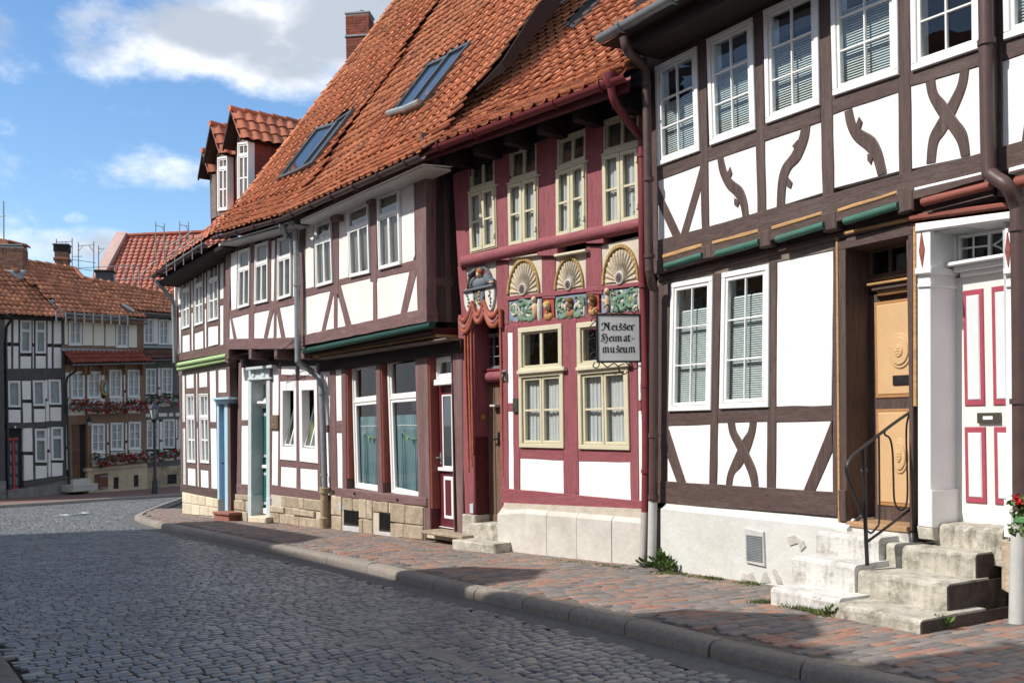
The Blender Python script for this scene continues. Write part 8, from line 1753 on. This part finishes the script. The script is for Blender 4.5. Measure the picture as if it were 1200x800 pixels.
# geranium boxes
def leaf_cloud(mb, c, e, n, size, F, up=.3):
    for k in range(n):
        a, b, r = random.uniform(0, 6.283), random.uniform(-1, 1), random.random() ** .45
        p = c + F.r * (math.cos(a) * math.sqrt(1 - b * b) * e[0] * r) + F.n * (math.sin(a) * math.sqrt(1 - b * b) * e[2] * r) + Vector((0, 0, b * e[1] * r))
        d = Vector((random.uniform(-1, 1), random.uniform(-1, 1), random.uniform(-1 + up, 1))).normalized(); t = d.cross(Vector((random.uniform(-1, 1), random.uniform(-1, 1), random.uniform(-1, 1)))).normalized(); s = size * random.uniform(.6, 1.3)
        mb.add([p - d * s, p + t * s * .55, p + d * s, p - t * s * .55], [(0, 1, 2, 3)])
def flower_box(F, x0, x1, y, w, hpx, label, red=1.0, group='geranium boxes on the far houses'):
    (u0, v), (u1, v1) = F.uv(x0, y, w), F.uv(x1, y, w); b = thing('flower_box', F.P((u0 + u1) / 2, v - .1, w), label, 'flower box', group)
    vm = (v + v1) / 2; mb = MB(); box(mb, F, u0 + .03, u1 - .03, vm - .16, vm, w - .09, w + .09, .01); mb.build('trough', mat('grey_trough', (.40, .41, .40), .7, .1, 6), b)
    mb = MB(); mf = MB(); n = max(2, int((u1 - u0) / .28))
    for k in range(n):
        u = u0 + (u1 - u0) * (k + .5) / n; h = hpx / FPX * 40 * random.uniform(.40, .55); c = F.P(u, vm + random.uniform(-.12, .06), w + .05)
        leaf_cloud(mb, c, (.22, h, .17), 95, .06, F)
        for q in range(int(11 * red)):
            p = c + F.r * random.uniform(-.21, .21) + F.n * random.uniform(.06, .22) + Vector((0, 0, random.uniform(-.9, .95) * h)); leaf_cloud(mf, p, (.035, .035, .03), 9, .032, F)
    mb.build('foliage', M_LEAFDK, b, kind='stuff'); mf.build('blossoms', M_PETAL, b, kind='stuff')
flower_box(FG, 82, 126, 475, .22, 15, 'long red geranium box under the first two middle-floor windows of the brown house', 1.3)
flower_box(FG, 127, 170, 474, .22, 15, 'long red geranium box under the last two middle-floor windows of the brown house', 1.3)
flower_box(FG, 108, 130, 538, .22, 13, 'red geranium box under the ground-floor window nearest the brown house door', 1.1); flower_box(FG, 131, 152, 535, .22, 13, 'red geranium box under the middle ground-floor window of the brown house', 1.1); flower_box(FG, 154, 171, 533, .22, 13, 'red geranium box under the ground-floor window behind the lamp post', 1.1)
flower_box(FI, 172, 188, 467, .22, 15, 'leafy geranium box under the left middle-floor window of the grey-timbered house', .5); flower_box(FI, 190, 212, 467, .22, 16, 'leafy geranium box beside the near corner house, middle floor', .4); flower_box(FI, 174, 191, 533, .22, 13, 'pink-red geranium box right of the lamp post, ground floor', .9); flower_box(FI, 192, 214, 530, .22, 14, 'geranium box by the corner pavement, ground floor of the grey-timbered house', .7)
# oval painted sign and lantern on the brown house
ov = thing('oval_sign', pp(FG, (123.5, 454), .1), 'oval painted plaque with pale figure between the brown house windows', 'sign')
c = FG.uv(123.6, 454, .16); n = 24; ell = lambda a, b, f=1: [(c[0] + a * math.cos(6.283 * k / n), c[1] + b * math.sin(6.283 * k / n)) for k in range(n)]
rx = abs(FG.uv(128, 454, .16)[0] - c[0]); ry = abs(FG.uv(123.6, 445, .16)[1] - c[1]); mb = MB(); mb.add(*prism(FG, ell(rx, ry), .02, .16, .01, True)); mb.build('oval_rim', M_OCHRE, ov); mb = MB(); mb.add(*prism(FG, ell(rx * .72, ry * .76), .1, .175, .004)); mb.build('oval_field', mat('oval_green_field', (.12, .20, .16), .7, .3, 12), ov)
mb = MB(); blob(mb, FG, c[0], c[1] - ry * .2, .17, rx * .3, ry * .38, .03); blob(mb, FG, c[0], c[1] + ry * .25, .17, rx * .2, ry * .16, .03); mb.build('pale_figure', M_RIB, ov, smooth=True)
wl = thing('wall_lantern', pp(FG, (104.8, 490), .3), 'small black wall lantern over the brown house door', 'wall lantern')
mb = MB(); p = pp(FG, (104.8, 492), .35); tube(mb, [pp(FG, (104.8, 488), .0), pp(FG, (104.8, 487.5), .35), p + Vector((0, 0, .05))], .018, 6); tube(mb, [p + Vector((0, 0, .10)), p + Vector((0, 0, .02)), p - Vector((0, 0, .08))], [.03, .11, .10], 8); mb.build('lantern_hood', M_IRON, wl); mb = MB(); tube(mb, [p - Vector((0, 0, .08)), p - Vector((0, 0, .22))], [.085, .06], 8); mb.build('lantern_glass', MATS['lantern_glass'], wl)
# planter at the right edge
pb = thing('planter', pp(FD, (1201, 610), .40), 'green planter of red flowers fixed to the downpipe at the right edge', 'planter')
(a, t1), (b_, t0) = FD.uv(1190, 604, .42), FD.uv(1235, 616, .42); mb = MB(); box(mb, FD, a, b_, t0, t1, .28, .46, .01); mb.build('trough', mat('leaf_green_plastic', (.10, .23, .09), .5, .06, 6), pb)
mb = MB(); mf = MB()
for (x, y, n, e) in ((1196, 592, 60, .09), (1210, 590, 70, .10), (1190, 621, 26, .07), (1204, 622, 60, .10), (1199, 600, 40, .08)): leaf_cloud(mb, pp(FD, (x, y), .42), (e, e, .08), n, .026, FD)
for (x, y) in ((1191, 583), (1195, 588), (1193, 590), (1212, 584), (1205, 592)): leaf_cloud(mf, pp(FD, (x, y), .47), (.022, .022, .02), 26, .016, FD)
mb.build('foliage', M_LEAF, pb, kind='stuff'); mf.build('blossoms', M_PETAL, pb, kind='stuff')
# weeds and grass at the wall foot and by the steps
def weed(px, py, r, h, n, label, F=FD, cat='weed', size=.045):
    g = ground_pt(px, py); t = thing('weed_plant', g, label, cat); mb = MB(); ms = MB()
    for k in range(n):
        a = random.uniform(0, 6.283); q = random.random() ** .6; p = g + Vector((math.cos(a) * r * q, math.sin(a) * r * q * .6, .02 + h * random.random() * (1 - .5 * q)))
        d = (p - g + Vector((0, 0, .03))).normalized() + Vector((random.uniform(-.5, .5), random.uniform(-.5, .5), random.uniform(-.3, .4))); d.normalize(); s = d.cross(Vector((0, 0, 1)) + Vector((.1, .05, 0))).normalized(); L = size * random.uniform(.7, 1.4)
        mb.add([p - d * L * .2, p + d * L * .4 + s * L * .38, p + d * L, p + d * L * .4 - s * L * .38], [(0, 1, 2, 3)])
        if k % 5 == 0: tube(ms, [g, p], .004, 4)
    mb.build('leaves', M_LEAF, t, kind='stuff'); ms.build('stems', M_LEAF, t, kind='stuff')
weed(762, 664, .18, .12, 130, 'bushy green weed at the foot of the two downpipes', size=.06); weed(773, 669, .16, .22, 90, 'taller green weed against the white plinth corner', size=.06); weed(782, 670, .16, .10, 70, 'low spreading weed just right of the downpipe weeds', size=.05)
weed(979, 722, .09, .06, 40, 'bright green weed at the corner of the bottom steps', size=.05); weed(1106, 737, .07, .10, 26, 'small green weed at the foot of the bare steps side', size=.05)
mb = MB()
def tufts(path, n, spread, h):
    for k in range(n):
        i = random.random() * (len(path) - 1); a = path[int(i)]; b = path[min(int(i) + 1, len(path) - 1)]; f = i - int(i)
        g = ground_pt(a[0] + (b[0] - a[0]) * f, a[1] + (b[1] - a[1]) * f) + Vector((random.gauss(0, spread), random.gauss(0, spread) * .6, 0))
        d = Vector((random.uniform(-1, 1), random.uniform(-1, 1), random.uniform(.5, 1.5))).normalized(); s = d.cross(Vector((0, 1, .2))).normalized() * .005; L = h * random.uniform(.4, 1.2); mb.add([g - s, g + s, g + d * L], [(0, 1, 2)])
tufts([(905, 705), (930, 711), (960, 718), (975, 722)], 1300, .035, .055); tufts([(890, 706), (905, 706)], 250, .05, .04); tufts([(775, 672), (800, 673), (845, 680)], 300, .05, .035); tufts([(640, 655), (700, 661), (745, 668)], 160, .05, .03); tufts([(868, 682), (890, 686)], 220, .05, .035); tufts([(828, 677), (845, 679)], 160, .03, .04)
mb.build('kerbside_grass', M_GRASS, None, kind='stuff', label='thin grass and moss along the wall foot and steps', category='grass')
DORM = {'cream': [(.23, .75, 8.15)], 'white': [(4.46, .8, 8.35)]}
OPP_SET, OPP = 2.25, [(-8.5, -1.3, 8.3, 45, 'grey'), (-1.3, 3.6, 6.3, 50, 'cream'), (3.6, 10.3, 6.35, 48, 'white'), (10.3, 16.4, 7.8, 40, 'ochre')]
OD = Vector((ld.x, ld.y, 0)).normalized(); onr = Vector((-OD.y, OD.x, 0))
if onr.x > 0: onr = -onr
ob = Vector((LK[1].x, LK[1].y, 0)) + onr * OPP_SET
OPM = {'grey': mat('grey_render', (.42, .42, .40), .9, .06, 2), 'cream': mat('cream_render', (.62, .55, .42), .9, .06, 2), 'white': M_CREAMWALL, 'ochre': mat('ochre_render', (.50, .36, .18), .9, .06, 2)}
OPL = {'grey': 'grey rendered house across the street behind the viewer, far end', 'cream': 'cream rendered house across the street behind the viewer', 'white': 'white rendered house across the street, opposite the rose house', 'ochre': 'ochre rendered house across the street, opposite the corner house'}
for (t0, t1, eave, pitch, cn) in OPP:
    o = ob + OD * t1; F = Fac(o.x, o.y, (-OD.x, -OD.y)) if Vector((-OD.y, OD.x, 0)).dot(onr) > 0 else Fac(o.x, o.y, (OD.x, OD.y))
    if F.n.dot(onr) > 0: F = Fac(*(ob + OD * t0).xy, (OD.x, OD.y))
    L = t1 - t0; h = thing('house', F.P(L / 2, gz(F.o.y), 0), OPL[cn], 'house')
    core(h, F, 0, L - .02, -.8, eave, -.0, 7.0, OPM[cn])
    D = 3.5; hh = D * math.tan(R_(pitch)); mb = MB(); e = .35; th = .12; zo = -e * math.tan(R_(pitch))
    A = [(0, e, eave + zo), (0, -D, eave + hh), (0, -2 * D - e, eave + zo)]
    V = [F.P(u, z + q, w) for q in (0, th) for u in (-.0, L - .02) for (_, w, z) in A]
    mb.add(V, [(0, 1, 4, 3), (1, 2, 5, 4), (6, 9, 10, 7), (7, 10, 11, 8), (0, 3, 9, 6), (2, 8, 11, 5), (0, 6, 7, 1), (1, 7, 8, 2), (3, 4, 10, 9), (4, 5, 11, 10)]); mb.build('roof', M_TILE_FAR, h)
    mb = MB(); mb.add([F.P(u, z, w) for u in (.02, L - .04) for (w, z) in ((0, eave - .02), (-D, eave + hh - .05), (-2 * D, eave - .02))], [(0, 1, 2), (5, 4, 3)]); mb.build('gable', OPM[cn], h)
    for fl, zb in enumerate((.9, 3.5)):
        n = max(2, int(L / 1.6))
        for k in range(n):
            if fl == 0 and k == n // 2:
                mb = MB(); box(mb, F, (k + .5) * L / n - .5, (k + .5) * L / n + .5, gz(F.o.y) - .3, 2.1, -.1, .04, .01); mb.build('front_door', M_BURG, h); continue
            u = (k + .5) * L / n; mb = MB()
            for q in ((u - .48, u - .40, zb, zb + 1.4), (u + .40, u + .48, zb, zb + 1.4), (u - .40, u + .40, zb, zb + .08), (u - .40, u + .40, zb + 1.32, zb + 1.4), (u - .025, u + .025, zb + .08, zb + 1.32)): box(mb, F, *q, -.05, .05, .004)
            w = mb.build('window', M_WFRAME, h); mb = MB(); box(mb, F, u - .40, u + .40, zb + .08, zb + 1.32, -.05, .02, 0); mb.build('pane', SKYGLASS, w)
    if DORM.get(cn):
        for (od, wv, zt) in DORM[cn]:
            u = (ob + OD * od - F.o).dot(F.r); mb = MB(); zb = eave - .1; f = .02
            mb.add(*prism(F, [(u - wv, zb), (u + wv, zb), (u + wv, zt - wv * .8), (u, zt), (u - wv, zt - wv * .8)], -3.2, f, .0, True)); d = mb.build('dormer', OPM[cn], h)
            mb = MB(); box(mb, F, u - wv * .55, u + wv * .55, zb + .25, zt - wv * .9, f - .02, f + .03, .004); mb.build('dormer_window', SKYGLASS, d)
    mb = MB(); box(mb, F, L * .3 - .3, L * .3 + .3, eave + hh - 1.4, eave + hh + .7, -D - .9, -D - .3, .01); mb.build('chimney', M_CHIM, h)
